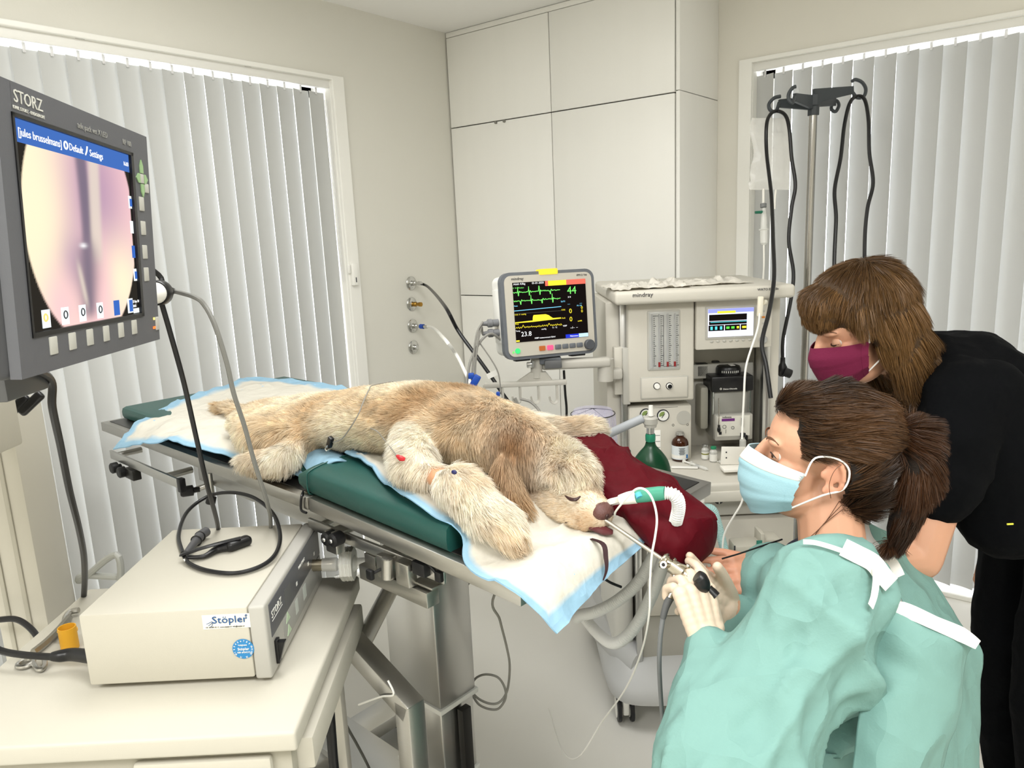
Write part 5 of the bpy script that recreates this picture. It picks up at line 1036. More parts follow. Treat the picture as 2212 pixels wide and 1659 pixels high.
# ---------------- worktop clutter
zw = 0.8258
def wp(u, v): return PZ(u, v, zw)
b0 = wp(1469, 993)
bo = Thing('medicine_bottle', 'brown glass injection bottle with white label on the machine worktop', 'bottle', b0, MA4)
sc = np.linalg.norm(wp(1487, 993) - wp(1451, 993)) / 2
M_amber = mat('amber_glass', '4a230c', 0.1, trans=0.35)
bo.part('glass', MB().lathe(b0, UZ, [(sc * 0.9, 0), (sc, 0.004), (sc, 0.062), (sc * 0.85, 0.072), (sc * 0.45, 0.082), (sc * 0.4, 0.09)], 30), M_amber)
bl_ = bo.part('label', MB().lathe(b0 + UZ * 0.008, UZ, [(sc + 0.0005, 0), (sc + 0.0006, 0.046)], 30, cap=False), mat('label_pale', 'dfe6ea', 0.5))
bo.part('label_band', MB().lathe(b0 + UZ * 0.012, UZ, [(sc + 0.0008, 0), (sc + 0.0009, 0.011)], 30, cap=False), M_white, bl_)
bo.part('label_stripe', MB().box(b0 - AF * sc * 0.8 + AX * sc * 0.62 + UZ * 0.018, (0.007, 0.004, 0.012), MA), mat('label_blue', '2b6fae', 0.5), bl_)
tl = MB()
for k in range(9): tl.box(b0 - AF * (sc + 0.0009) + UZ * (0.026 + 0.0028 * k), (0.014 + 0.004 * (k % 3), 0.0006, 0.0009), MA)
bo.part('label_print', tl, M_ink, bl_, smooth=False)
bo.part('crimp_cap', MB().lathe(b0 + UZ * 0.088, UZ, [(sc * 0.5, 0), (sc * 0.5, 0.008), (sc * 0.4, 0.010)], 22), M_alu)
def vial(u, v, r, h, lab, capm, liquid=None):
    p = wp(u, v); t = Thing('vial', lab, 'vial', p, MA4, 'small vials on the worktop')
    t.part('glass', MB().lathe(p, UZ, [(r * .9, 0), (r, 0.002), (r, h * 0.68), (r * 0.6, h * 0.8), (r * 0.6, h * 0.86)], 22), M_clear)
    t.part('label', MB().lathe(p + UZ * h * 0.08, UZ, [(r + 0.0004, 0), (r + 0.0004, h * 0.45)], 22, cap=False), M_white)
    if liquid: t.part('band', MB().lathe(p + UZ * h * 0.36, UZ, [(r + 0.0006, 0), (r + 0.0006, h * 0.08)], 22, cap=False), liquid)
    t.part('cap', MB().lathe(p + UZ * h * 0.86, UZ, [(r * 0.75, 0), (r * 0.78, h * 0.1), (r * 0.7, h * 0.14)], 20), capm)
vial(1523, 992, 0.012, 0.052, 'clear vial with silver cap and olive band', M_alu, mat('olive_band', '8a8a3a', 0.5)); vial(1541, 997, 0.0125, 0.052, 'clear vial with green cap', mat('cap_green', '1f8a5f', 0.4))
p = wp(1604, 985); t = Thing('vial', 'small vial behind the seated person\'s face', 'vial', p, MA4, 'small vials on the worktop'); t.part('glass', MB().lathe(p, UZ, [(0.011, 0), (0.011, 0.055), (0.006, 0.062), (0.006, 0.07)], 20), M_clear); t.part('cap', MB().cyl(p + UZ * 0.068, p + UZ * 0.08, 0.009), M_ink)
def syringe(a, b, lab, r=0.0055):
    a, b = A3(a) + UZ * r, A3(b) + UZ * r; d = unit(b - a); L = np.linalg.norm(b - a); t = Thing('syringe', lab, 'syringe', (a + b) / 2 - UZ * r, MA4, 'syringes on the worktop')
    t.part('barrel', MB().lathe(a, d, [(r * 0.3, 0), (r * 0.3, 0.006), (r, 0.009), (r, L * 0.68)], 16, cap=False), M_clear)
    t.part('flange', MB().cyl(a + d * L * 0.68, a + d * (L * 0.68 + 0.002), r * 1.7), M_clear)
    t.part('stopper', MB().cyl(a + d * L * 0.4, a + d * L * 0.5, r * 0.92), M_black)
    t.part('plunger', MB().cyl(a + d * L * 0.5, a + d * L, r * 0.5), M_white)
    t.part('thumb_plate', MB().cyl(a + d * L, a + d * (L + 0.002), r * 1.3), M_white)
syringe(wp(1530, 1018), wp(1478, 1000), 'syringe with black stopper beside the brown bottle'); syringe(wp(1548, 1000), wp(1590, 1003), 'syringe lying between the vials and the white packet')
sc1 = solo('scalpel_packet', MB().box((wp(1448, 1007) + wp(1510, 1016)) / 2 + UZ * 0.003, (0.085, 0.016, 0.005), MA @ np.array(Matrix.Rotation(-0.2, 3, 'Z')), 0.002), M_white, 'long white instrument sleeve with printed text on the worktop', 'packet')
bx_ = Thing('paper_packet', 'white folded paper packet on the worktop before the face mask', 'packet', wp(1585, 1010), MA4)
bx_.part('sheet', MB().box(NF(1583, 984, 2.27), (0.075, 0.006, 0.058), MA @ np.array(Matrix.Rotation(0.05, 3, 'Y')), 0.001).box(NF(1583, 1012, 2.245), (0.07, 0.05, 0.008), MA, 0.001), mat('paper_white', 'f3f0e8', 0.6))
for v in (977, 989): bx_.part('print_dot', MB().box(NF(1569, v, 2.2665), (0.004, 0.001, 0.004), MA), M_ink)
# ---------------- crumpled gloves on the top tray
def crumple(name, lab, c, sx, sy, h, seed, m, cat, ang=0):
    n = 26; a = np.linspace(-1, 1, n); X, Y = np.meshgrid(a, a, indexing='ij'); R_ = np.array(RZ(ang))[:3, :3] @ MA
    fl = np.stack([X, Y, 0 * X], -1).reshape(-1, 3); w = np.abs(fnoise(fl, 2.1, seed)) * 1.3 + np.abs(fnoise(fl, 4.3, seed + 5)) * 0.6
    ed = (1 - np.maximum(np.abs(X), np.abs(Y)) ** 3).reshape(-1); z = h * w * (0.25 + 0.75 * ed); jx = fnoise(fl, 3, seed + 9) * 0.25; jy = fnoise(fl, 3, seed + 13) * 0.25
    loc = np.stack([(fl[:, 0] + jx) * sx, (fl[:, 1] + jy) * sy, z + 0.004], 1); G = (loc @ R_.T + A3(c)).reshape(n, n, 3)
    return solo(name, MB().sheet(G, 0.0012), m, lab, cat, ang=70)
M_glove = mat('latex_white', 'e9e5db', 0.5, translucent=0.25)
crumple('crumpled_glove', 'crumpled white latex glove spilling over the tray corner', N_(0.40, 2.46, 1.4045), 0.075, 0.09, 0.034, 2.0, M_glove, 'glove', 12)
crumple('crumpled_glove', 'crumpled white latex glove in the middle of the tray', N_(0.53, 2.47, 1.4045), 0.07, 0.08, 0.042, 12.0, M_glove, 'glove', -10)
crumple('glove_wrapper', 'thin white wrapper lying at the far end of the tray', N_(0.69, 2.50, 1.4045), 0.10, 0.07, 0.034, 22.0, M_glove, 'wrapper', 5)
# ---------------- drip stand
q0 = P(1757, 240, 2.75); IVx, IVy = q0[0], q0[1]
iv = Thing('drip_stand', 'steel drip stand with a dark grey four-hook head', 'drip stand', (IVx, IVy, 0))
zt_ = P(1757, 243, 2.75)[2]
iv.part('pole', MB().cyl((IVx, IVy, 0.09), (IVx, IVy, zt_), 0.0145, n=24), mat('polished_steel', 'a8a6a2', 0.15, 1.0))
M_hook = mat('hook_grey', '3c4145', 0.5)
hd = iv.part('hook_head', MB().lathe((IVx, IVy, zt_ - 0.01), UZ, [(0.021, 0), (0.021, 0.03), (0.027, 0.034), (0.027, 0.07)], 8), M_hook)
def ivp(u, v, d): return P(u, v, d)
for (u, v, d, hk) in ((1683, 225, 2.72, [(1683, 222, 2.72), (1676, 240, 2.70), (1664, 238, 2.70), (1661, 225, 2.70), (1672, 212, 2.70), (1686, 208, 2.70)]),
                      (1716, 212, 2.62, [(1716, 208, 2.62), (1712, 222, 2.60), (1704, 215, 2.60), (1704, 203, 2.60), (1712, 190, 2.60), (1719, 187, 2.60)]),
                      (1842, 196, 2.80, [(1842, 200, 2.80), (1852, 211, 2.80), (1866, 208, 2.80), (1870, 192, 2.80), (1862, 178, 2.80), (1848, 172, 2.80), (1840, 176, 2.80)]),
                      (1803, 222, 2.90, [(1800, 218, 2.9), (1808, 218, 2.9), (1812, 228, 2.9), (1805, 241, 2.9), (1796, 236, 2.9), (1797, 224, 2.9)])):
    e = ivp(u, v, d); c_ = np.array([IVx, IVy, e[2] * 0.5 + (zt_ + 0.04) * 0.5]); dd = e - c_; L_ = np.linalg.norm(dd); dd = dd / L_; sd = unit(np.cross(dd, UZ)); up = np.cross(sd, dd)
    am_ = iv.part('hook_arm', MB().prism([(0, -0.028), (L_, -0.012), (L_, 0.016), (0, 0.022)], c_ - sd * 0.006, dd, up, sd, 0.012), M_hook)
    iv.part('hook', MB().tube([ivp(*q) for q in hk], 0.0065, n=8), M_hook, am_)
iv.part('base_hub', MB().cyl((IVx, IVy, 0.06), (IVx, IVy, 0.12), 0.03, n=16), M_hook)
for k in range(5):
    a = 2 * np.pi * k / 5 + 0.3; d = np.array([math.cos(a), math.sin(a), 0]); o = np.array([IVx, IVy, 0.0])
    lg = iv.part('leg', MB().cyl(o + UZ * 0.085, o + d * 0.24 + UZ * 0.055, 0.012), M_hook); iv.part('castor', MB().cyl(o + d * 0.24 + UZ * 0.024 - np.cross(d, UZ) * 0.01, o + d * 0.24 + UZ * 0.024 + np.cross(d, UZ) * 0.01, 0.0235, n=14), M_blackr, lg)
# drip bag
bg = Thing('drip_bag', 'clear crinkled infusion bag hanging from the drip stand with line and clamp', 'infusion bag', P(1660, 410, 2.78))
Dn = 2.78; n, m = 22, 34; G1 = np.zeros((m, n, 3)); G2 = np.zeros((m, n, 3))
M_bagc = mat('bag_clear', 'f4f3ef', 0.08, alpha=0.45, bump=0.6, bscale=45)
for i in range(m):
    v = 255 + (410 - 255) * i / (m - 1)
    for j in range(n):
        t_ = j / (n - 1); uL = 1624 - 4 * math.sin(i * 0.3) - (6 if i > 29 else 0); uR = 1708 - 6 * (i < 12) * math.sin(i / 12 * 3.1); u = uL + (uR - uL) * t_
        th = 0.02 * math.sin(math.pi * t_) ** 0.6 * min(1, i / 8, (m - 1 - i) / 4 + 0.1)
        wr = 0.004 * mnoise.noise(Vector((j * 0.35, i * 0.16, 3)))
        p_ = P(u, v, Dn); f_ = unit(RC[2]); G1[i, j] = p_ - f_ * (th + wr); G2[i, j] = p_ + f_ * (th - wr)
sk = bg.part('bag_film', MB().grid(G1).grid(G2), M_bagc, ang=60)
bgt = MB()
tx_o = P(1697, 286, Dn + 0.03); ex2 = -unit(P(1700, 280, Dn) - P(1640, 283, Dn)); ey2 = unit(P(1660, 260, Dn) - P(1661, 300, Dn))
bg.text('lettering', 'eco-pharm', 0.014, tx_o, ex2, ey2, M_ink, sk); bg.text('lettering', 'Natriumchlorid 0,9%', 0.0075, tx_o - ey2 * 0.012, ex2, ey2, M_ink, sk)
for k in range(9): bg.part('print_line', MB().box(P(1672, 303 + 8 * k, Dn + 0.028), (0.075, 0.0006, 0.0007), np.column_stack([ex2, unit(RC[2]), ey2])), mat('print_grey', '8d8d8a', 0.6), sk)
M_drip = mat('drip_white', 'f1efe8', 0.35)
bg.part('outlet_port', MB().tube([P(1649, 408, Dn), P(1649, 425, Dn), P(1649, 440, Dn)], 0.0045, n=8), M_drip); bg.part('second_port', MB().tube([P(1676, 410, Dn), P(1674, 430, Dn), P(1673, 452, Dn)], 0.004, n=8), M_drip)
bg.part('port_ring', MB().cyl(P(1649, 440, Dn), P(1649, 448, Dn), 0.0115, n=16), mat('port_grey', '7a7c7c', 0.5))
bg.part('air_vent', MB().cyl(P(1650, 458, Dn), P(1631, 459, Dn), 0.006, 0.005, n=10), mat('vent_green', '1d6b52', 0.4))
bg.part('drip_chamber', MB().lathe(P(1650, 530, Dn), unit(P(1650, 450, Dn) - P(1650, 530, Dn)), [(0.004, 0), (0.013, 0.008), (0.014, 0.055), (0.018, 0.056), (0.018, 0.060), (0.012, 0.062), (0.011, 0.10), (0.008, 0.125), (0.006, 0.14)], 20, cap=False), M_clear)
bg.part('infusion_line', MB().tube([P(1650, 528, Dn), P(1650, 580, 2.72), P(1646, 625, 2.5), P(1642, 650, 2.36), P(1640, 690, 2.28), P(1634, 720, 2.24), P(1612, 790, 2.2), P(1607, 860, 2.18), P(1604, 920, 2.16), P(1603, 950, 2.14)], 0.0032, n=8, res=8), M_drip)
bg.part('roller_clamp', MB().box(P(1642, 662, 2.30), (0.016, 0.014, 0.062), MA @ np.array(Matrix.Rotation(0.04, 3, 'Y')), 0.003), mat('clamp_cream', 'efe9d6', 0.5))
bg.part('clamp_wheel', MB().cyl(P(1649, 653, 2.30), P(1654, 653, 2.305), 0.008, n=16), mat('clamp_cream', 'efe9d6', 0.5))
# black mains cords over the hooks
Dc = 2.66
t = Thing('mains_cable', 'black mains cord looped over the drip stand hook in front of the infusion bag', 'cord', P(1680, 800, Dc))
t.part('cord', MB().tube([P(1665, 860, 2.16), P(1655, 790, 2.18), P(1646, 740, 2.2), P(1662, 670, 2.25), P(1672, 600, 2.33), P(1670, 520, 2.45), P(1666, 420, 2.58), P(1656, 330, Dc), P(1656, 270, Dc), P(1665, 246, Dc + .02), P(1680, 240, Dc + .04), P(1697, 250, Dc + .02), P(1705, 280, Dc), P(1710, 340, Dc), P(1718, 400, Dc), P(1710, 450, Dc), P(1704, 520, Dc), P(1714, 590, Dc), P(1708, 650, Dc), P(1692, 730, Dc), P(1691, 775, Dc)], 0.0065, n=10, res=8), M_black)
t.part('plug', MB().lathe(P(1691, 772, Dc), -UZ, [(0.008, 0), (0.009, 0.02), (0.016, 0.035), (0.017, 0.06), (0.012, 0.068)], 14), M_black)
t.part('plug_head', MB().cyl(P(1692, 802, Dc), P(1708, 808, Dc), 0.017, 0.016, n=18), M_black)
t = Thing('mains_cable', 'black mains cord looped over the far drip stand hook above the standing person', 'cord', P(1840, 600, 2.78))
t.part('cord', MB().tube([P(1800, 640, 2.72), P(1803, 540, 2.72), P(1806, 470, 2.72), P(1803, 410, 2.73), P(1816, 340, 2.74), P(1824, 270, 2.76), P(1836, 222, 2.78), P(1852, 208, 2.80), P(1868, 216, 2.78), P(1876, 260, 2.76), P(1878, 330, 2.76), P(1886, 395, 2.76), P(1874, 450, 2.76), P(1868, 520, 2.76), P(1868, 640, 2.76)], 0.0068, n=10, res=8), M_black)
# ------------------------------------------------------------------ the dog, lying along the table with its muzzle over the head end
def chain(mb, pts, step=0.012, n=14):
    """dense ellipsoids along a spline: (s, w, z, across, height)"""
    p = catmull(np.array(pts, float), 8); L = np.r_[0, np.cumsum(np.linalg.norm(np.diff(p[:, :3], axis=0), axis=1))]
    for t in np.arange(0, L[-1] + step, step):
        q = [np.interp(t, L, p[:, i]) for i in range(5)]; r = (q[3] * q[4]) ** 0.5 * 0.8
        mb.ell(T(*q[:3]), (r, q[3], q[4]), MT, n, 9)
dg_ = MB()
trunk = [(.735, .125, 1.162, .07, .037), (.82, .15, 1.172, .10, .046), (.95, .18, 1.182, .12, .056), (1.08, .21, 1.195, .125, .066), (1.20, .235, 1.207, .13, .073), (1.30, .245, 1.213, .125, .074), (1.40, .25, 1.212, .105, .07), (1.48, .252, 1.200, .088, .062), (1.56, .257, 1.180, .076, .056)]
chain(dg_, trunk)
thigh = [(.80, .085, 1.155, .045, .032), (.89, .06, 1.160, .055, .040), (.97, .06, 1.163, .052, .042), (1.02, .10, 1.165, .04, .035)]; chain(dg_, thigh)
shank = [(1.03, .06, 1.150, .028, .026), (1.05, .015, 1.140, .03, .028), (1.0, -.002, 1.130, .026, .024), (.935, -.002, 1.118, .024, .02), (.905, .0, 1.112, .018, .014)]; chain(dg_, shank, 0.008)
tail = [(.74, .15, 1.170, .025, .022), (.66, .165, 1.163, .02, .018), (.54, .178, 1.152, .016, .013), (.40, .19, 1.145, .010, .009)]; chain(dg_, tail, 0.006)
uparm = [(1.33, .17, 1.20, .06, .05), (1.38, .115, 1.185, .048, .042), (1.425, .075, 1.175, .04, .036)]; chain(dg_, uparm)
fore = [(1.425, .075, 1.173, .036, .03), (1.50, .066, 1.172, .021, .019), (1.54, .062, 1.174, .026, .024)]; chain(dg_, fore, 0.008)
paw = [(1.545, .062, 1.170, .036, .032), (1.585, .062, 1.155, .042, .033), (1.625, .066, 1.132, .044, .03), (1.66, .066, 1.113, .040, .024), (1.685, .064, 1.100, .028, .016)]; chain(dg_, paw, 0.008)
farl = [(1.36, .36, 1.185, .05, .045), (1.42, .43, 1.165, .045, .035), (1.47, .49, 1.155, .042, .03), (1.50, .54, 1.150, .03, .024)]; chain(dg_, farl)
skull = [(1.565, .262, 1.165, .064, .055), (1.61, .268, 1.160, .062, .052), (1.655, .258, 1.150, .05, .043), (1.675, .252, 1.138, .042, .036)]; chain(dg_, skull, 0.008)
muzz = [(1.635, .250, 1.122, .050, .044), (1.68, .244, 1.116, .042, .038), (1.715, .237, 1.108, .036, .033), (1.740, .232, 1.102, .028, .027)]; chain(dg_, muzz, 0.006)
jaw = [(1.60, .25, 1.105, .05, .034), (1.66, .235, 1.092, .034, .022), (1.705, .225, 1.083, .024, .015), (1.72, .222, 1.082, .017, .011)]; chain(dg_, jaw, 0.007)
brow = [(1.645, .225, 1.163, .022, .016), (1.672, .24, 1.163, .024, .017), (1.676, .27, 1.165, .022, .016)]; chain(dg_, brow, 0.007)
ear = [(1.545, .205, 1.185, .024, .026), (1.562, .180, 1.16, .028, .034), (1.585, .164, 1.13, .028, .034), (1.612, .158, 1.106, .022, .026)]; chain(dg_, ear, 0.007)
ear2 = [(1.60, .325, 1.18, .015, .018), (1.625, .345, 1.15, .015, .02), (1.645, .35, 1.12, .012, .016)]; chain(dg_, ear2, 0.007)
DV, DN, DF = voxel(dg_, 0.0065, 8, 0.5, 'dog_body')
# which limb each point belongs to: flow of the hair, its length, stand-off and coat colour
CRE, TAN, BRN, PAL = [np.array(srgb(h)[:3]) for h in ('f3ead6', 'dcc4a0', 'a8825c', 'f8f2e5')]
REG = []
def reg(pts, length, lift, col, flow=None, back=False):
    c = catmull(np.array(pts, float), 6)[:, :3]; W_ = np.array([T(*q) for q in c]); d = np.gradient(W_, axis=0); d /= np.linalg.norm(d, axis=1, keepdims=True)
    if back: d = -d
    if flow is not None: d = d * 0.3 + A3(flow)
    for q, f, r in zip(W_, d, catmull(np.array(pts, float), 6)[:, 3]): REG.append((q, unit(f), length, lift, col, r))
DNW = -UZ
reg(trunk[:7], 0.015, 0.45, CRE, back=True); reg(trunk[6:], 0.022, 0.38, TAN * .6 + CRE * .4, flow=DNW * 0.5 - TN * 0.3)
reg(thigh, 0.026, 0.33, CRE, flow=-TD * 0.5 + DNW * 0.7 - TN * 0.4); reg(shank, 0.026, 0.35, PAL, flow=DNW * 0.9 - TN * .2); reg(tail, 0.045, 0.22, TAN * .7 + CRE * .3)
reg(uparm, 0.026, 0.32, PAL, flow=-TD * 0.35 + DNW * .6 - TN * .3); reg(fore, 0.03, 0.30, PAL, flow=DNW * 0.7); reg(paw, 0.028, 0.30, PAL, flow=TD * 0.3 + DNW * 0.4); reg(farl, 0.026, 0.35, PAL)
reg(skull, 0.024, 0.45, PAL, flow=UZ * 0.1 - TN * 0.6 + DNW * .5); reg([(1.60, .20, 1.11, .03, .03), (1.64, .205, 1.112, .03, .03), (1.68, .21, 1.112, .03, .03)], 0.008, 0.2, PAL, back=True); reg(muzz, 0.006, 0.2, PAL, back=True); reg(jaw, 0.010, 0.25, PAL, back=True); reg(brow, 0.028, 0.6, PAL, flow=TD * .7 - TN * .3 - UZ * .2); reg(ear, 0.045, 0.2, TAN * .55 + BRN * .45, flow=DNW * 0.6 + TD * .2); reg(ear2, 0.03, 0.2, TAN, flow=DNW)
RP = np.array([r[0] for r in REG]); RF = np.array([r[1] for r in REG]); RL = np.array([r[2] for r in REG]); RS = np.array([r[3] for r in REG]); RCc = np.array([r[4] for r in REG]); RR = np.array([r[5] for r in REG])
def nearest(Q, B, off=None, ch=4000):
    o = np.zeros(len(Q), int)
    if off is None:
        from mathutils.kdtree import KDTree
        kd = KDTree(len(B))
        for i, b in enumerate(B): kd.insert(b, i)
        kd.balance(); return np.array([kd.find(q)[1] for q in Q])
    for i in range(0, len(Q), ch):
        d = np.linalg.norm(Q[i:i + ch, None] - B[None], axis=2)
        if off is not None: d = d - off
        o[i:i + ch] = d.argmin(1)
    return o
def tloc(Q): R_ = Q - TA; return np.stack([R_ @ TD, R_ @ TN, Q[:, 2]], 1)
def coat_colour(Q, k, c0=None):
    c = RCc[k].copy() if c0 is None else c0.copy(); L = tloc(Q); n1 = fnoise(Q, 6.0, 3.1); n2 = fnoise(Q, 15.0, 8.7); n3 = fnoise(Q, 32.0, 1.7)
    def mixc(col, w): w = np.clip(w, 0, 1)[:, None]; return c * (1 - w) + col * w
    sad = np.exp(-((L[:, 0] - 1.36) / 0.13) ** 2) * np.clip((L[:, 2] - 1.19) / 0.06, 0, 1)
    c = mixc(TAN, sad * (0.75 + 1.3 * n1 + 0.5 * n2) * (k < 54)); c = mixc(BRN, sad * (0.25 + 1.6 * n2) * 0.7 * (k < 54))
    c = mixc(TAN, np.clip(n1 * 1.5 + n2 * 0.5, 0, 0.5)); c = mixc(PAL, np.clip(-n1 * 1.2 - n2 * .4, 0, 0.5))
    rump = np.exp(-(((L[:, 0] - .72) / .07) ** 2 + ((L[:, 1] - .16) / .06) ** 2)); c = mixc(TAN, rump * 0.9)
    flank = np.exp(-(((L[:, 0] - 1.03) / .04) ** 2 + ((L[:, 1] - .10) / .05) ** 2)); c = mixc(TAN, flank * 0.8)
    earw = np.exp(-(((L[:, 0] - 1.56) / .05) ** 2 + ((L[:, 1] - .20) / .05) ** 2)); c = mixc(BRN, earw * (0.75 + n2)); c = mixc(BRN, np.clip(n3 - .15, 0, .3) * .8)
    sn = np.exp(-(((L[:, 0] - 1.735) / .03) ** 2 + ((L[:, 2] - 1.09) / .03) ** 2)); c = mixc(np.array(srgb('b98d58')[:3]), sn * (0.7 + n2 * 1.5))
    return c
kv = nearest(DV, RP, RR); base_col = coat_colour(DV, kv) * 0.9
patch = np.exp(-(((tloc(DV)[:, 0] - 1.505) / .018) ** 2) ** 2) * (tloc(DV)[:, 1] < 0.075) * (tloc(DV)[:, 2] > 1.150) * (tloc(DV)[:, 1] > 0.0)
base_col = base_col * (1 - patch[:, None]) + np.array(srgb('cf9c78')[:3]) * patch[:, None]
M_skin_d = mat('dog_skin', 'e0cda8', 0.85, attr='tint')
dog = Thing('dog', 'curly cream and tan dog lying asleep on the exam table', 'dog', T(1.2, 0.22, 1.13), MT4)
bodyo = dog.part('body', Raw(DV, DF), M_skin_d, cols=base_col, ang=180, recalc=False)
# coat: tapered strands rooted all over the body, combed along each limb and gathered in tufts
def scatter(V, N, Fc, n, seed=1, wt=None):
    r = np.random.default_rng(seed); tri = []
    for f in Fc:
        tri.append(f[:3])
        if len(f) == 4: tri.append((f[0], f[2], f[3]))
    tri = np.array(tri); a, b, c = V[tri[:, 0]], V[tri[:, 1]], V[tri[:, 2]]; ar_ = np.linalg.norm(np.cross(b - a, c - a), axis=1)
    if wt is not None: ar_ = ar_ * wt[tri].mean(1)
    ii = r.choice(len(tri), n, p=ar_ / ar_.sum()); u = r.random(n); v = r.random(n); m = u + v > 1; u[m], v[m] = 1 - u[m], 1 - v[m]
    w = 1 - u - v; q = lambda X: X[tri[ii, 0]] * w[:, None] + X[tri[ii, 1]] * u[:, None] + X[tri[ii, 2]] * v[:, None]
    nn = q(N); nn /= np.linalg.norm(nn, axis=1, keepdims=True) + 1e-9; return q(V), nn
def strands(root, nrm, tips, mids, w0, cols, seed=2):
    """flat tapered ribbons root -> mids -> tip as one mesh"""
    r = np.random.default_rng(seed); n = len(root); pts = [root] + mids + [tips]; m = len(pts); d = tips - root
    side = np.cross(d, r.normal(size=(n, 3))); side /= np.linalg.norm(side, axis=1, keepdims=True) + 1e-9
    V = np.zeros((n, m, 2, 3)); ws = np.linspace(1, 0.15, m)
    for k in range(m): off = side * (np.asarray(w0).reshape(-1, 1) * ws[k]); V[:, k, 0] = pts[k] - off; V[:, k, 1] = pts[k] + off
    b = (np.arange(n) * m * 2)[:, None]; Fc = []
    for k in range(m - 1): Fc.append(np.concatenate([b + 2 * k, b + 2 * k + 1, b + 2 * k + 3, b + 2 * k + 2], 1))
    Fc = np.concatenate(Fc); C = np.repeat(cols, m * 2, axis=0); NN = np.repeat(nrm, m * 2, axis=0)
    return V.reshape(-1, 3), Fc, C, NN
def hair_mesh(name, V, Fc, C, NN, m, thing, parent=None, label=None):
    Mi = np.array(thing.Mi); V = V @ Mi[:3, :3].T + Mi[:3, 3]; NN = NN @ Mi[:3, :3].T
    me = bpy.data.meshes.new(name); me.vertices.add(len(V)); me.vertices.foreach_set('co', V.ravel()); nf = len(Fc)
    me.loops.add(nf * 4); me.loops.foreach_set('vertex_index', Fc.astype(np.int32).ravel()); me.polygons.add(nf); me.polygons.foreach_set('loop_start', np.arange(nf) * 4); me.polygons.foreach_set('use_smooth', np.ones(nf, bool)); me.update(calc_edges=True)
    ca = me.color_attributes.new('tint', 'FLOAT_COLOR', 'POINT'); c4 = np.ones((len(V), 4)); c4[:, :3] = C; ca.data.foreach_set('color', c4.ravel())
    me.materials.append(m)
    o = bpy.data.objects.new(name, me); COL.objects.link(o); o.parent = parent or thing.o; o['kind'] = 'stuff'
    if label: o['label'] = label
    return o
hw = np.where(RL[kv] < 0.015, 1.6, 1.0) * (1 - patch)
hw = hw * np.where(tloc(DV)[:, 2] < 1.128, 0.35, 1.0)
NH = 230000
hp, hn = scatter(DV, DN, DF, NH, 5, hw); HL = tloc(hp); hk = np.zeros(NH, int); L_ = np.zeros(NH); LS = np.zeros(NH); flow = np.zeros((NH, 3)); RC0 = np.zeros((NH, 3))
for i in range(0, NH, 8000):                          # blend neighbouring regions softly
    dd = np.sqrt(((hp[i:i + 8000, None] - RP[None]) ** 2).sum(2)) - RR; hk[i:i + 8000] = dd.argmin(1); ww = np.exp(-(dd - dd.min(1, keepdims=True)) / 0.009); ww /= ww.sum(1, keepdims=True)
    L_[i:i + 8000] = ww @ RL; LS[i:i + 8000] = ww @ RS; flow[i:i + 8000] = ww @ RF; RC0[i:i + 8000] = ww @ RCc
rh = np.random.default_rng(11)
ln = L_ * rh.uniform(0.7, 1.2, NH); flow = flow - hn * (flow * hn).sum(1, keepdims=True); flow /= np.linalg.norm(flow, axis=1, keepdims=True) + 1e-9
wv = np.stack([fnoise(hp, 14.0, 1 + 7 * i) for i in range(3)], 1)
dr = flow * (1 - LS)[:, None] + hn * LS[:, None] + wv * 0.55 + rh.normal(0, 0.10, (NH, 3)); dr /= np.linalg.norm(dr, axis=1, keepdims=True)
mid1 = hp + dr * (ln * 0.38)[:, None]; d2 = dr + flow * 0.35 - UZ * 0.12 + wv * 0.5 + rh.normal(0, 0.08, (NH, 3)); d2 /= np.linalg.norm(d2, axis=1, keepdims=True)
mid2 = mid1 + d2 * (ln * 0.34)[:, None]; d3 = d2 + flow * 0.25 - UZ * 0.15; d3 /= np.linalg.norm(d3, axis=1, keepdims=True); tip = mid2 + d3 * (ln * 0.3)[:, None]
ncl = 9000; ci = rh.choice(NH, ncl, replace=False); kc = nearest(hp, hp[ci]); cl = (np.clip((L_ - 0.012) / 0.02, 0, 1) * rh.uniform(0.15, 0.6, NH))[:, None]
tip = tip * (1 - cl) + (tip[ci][kc]) * cl; mid2 = mid2 * (1 - cl * 0.55) + mid2[ci][kc] * cl * 0.55
hc = coat_colour(hp, hk, RC0) * rh.uniform(0.86, 1.12, NH)[:, None] * (1 + 0.10 * rh.normal(size=ncl)[kc])[:, None]
V_, F_, C_, NN_ = strands(hp - hn * 0.001, hn, tip, [mid2 * 0.5 + mid1 * 0.5], np.where(L_ < 0.012, 0.0005, 0.0007), np.clip(hc, 0, 1))
M_fur = mat('dog_fur', 'e0cda8', 0.7, attr='tint', spec=0.1, translucent=0.45)
hair_mesh('coat', V_, F_, C_, NN_, M_fur, dog, bodyo)
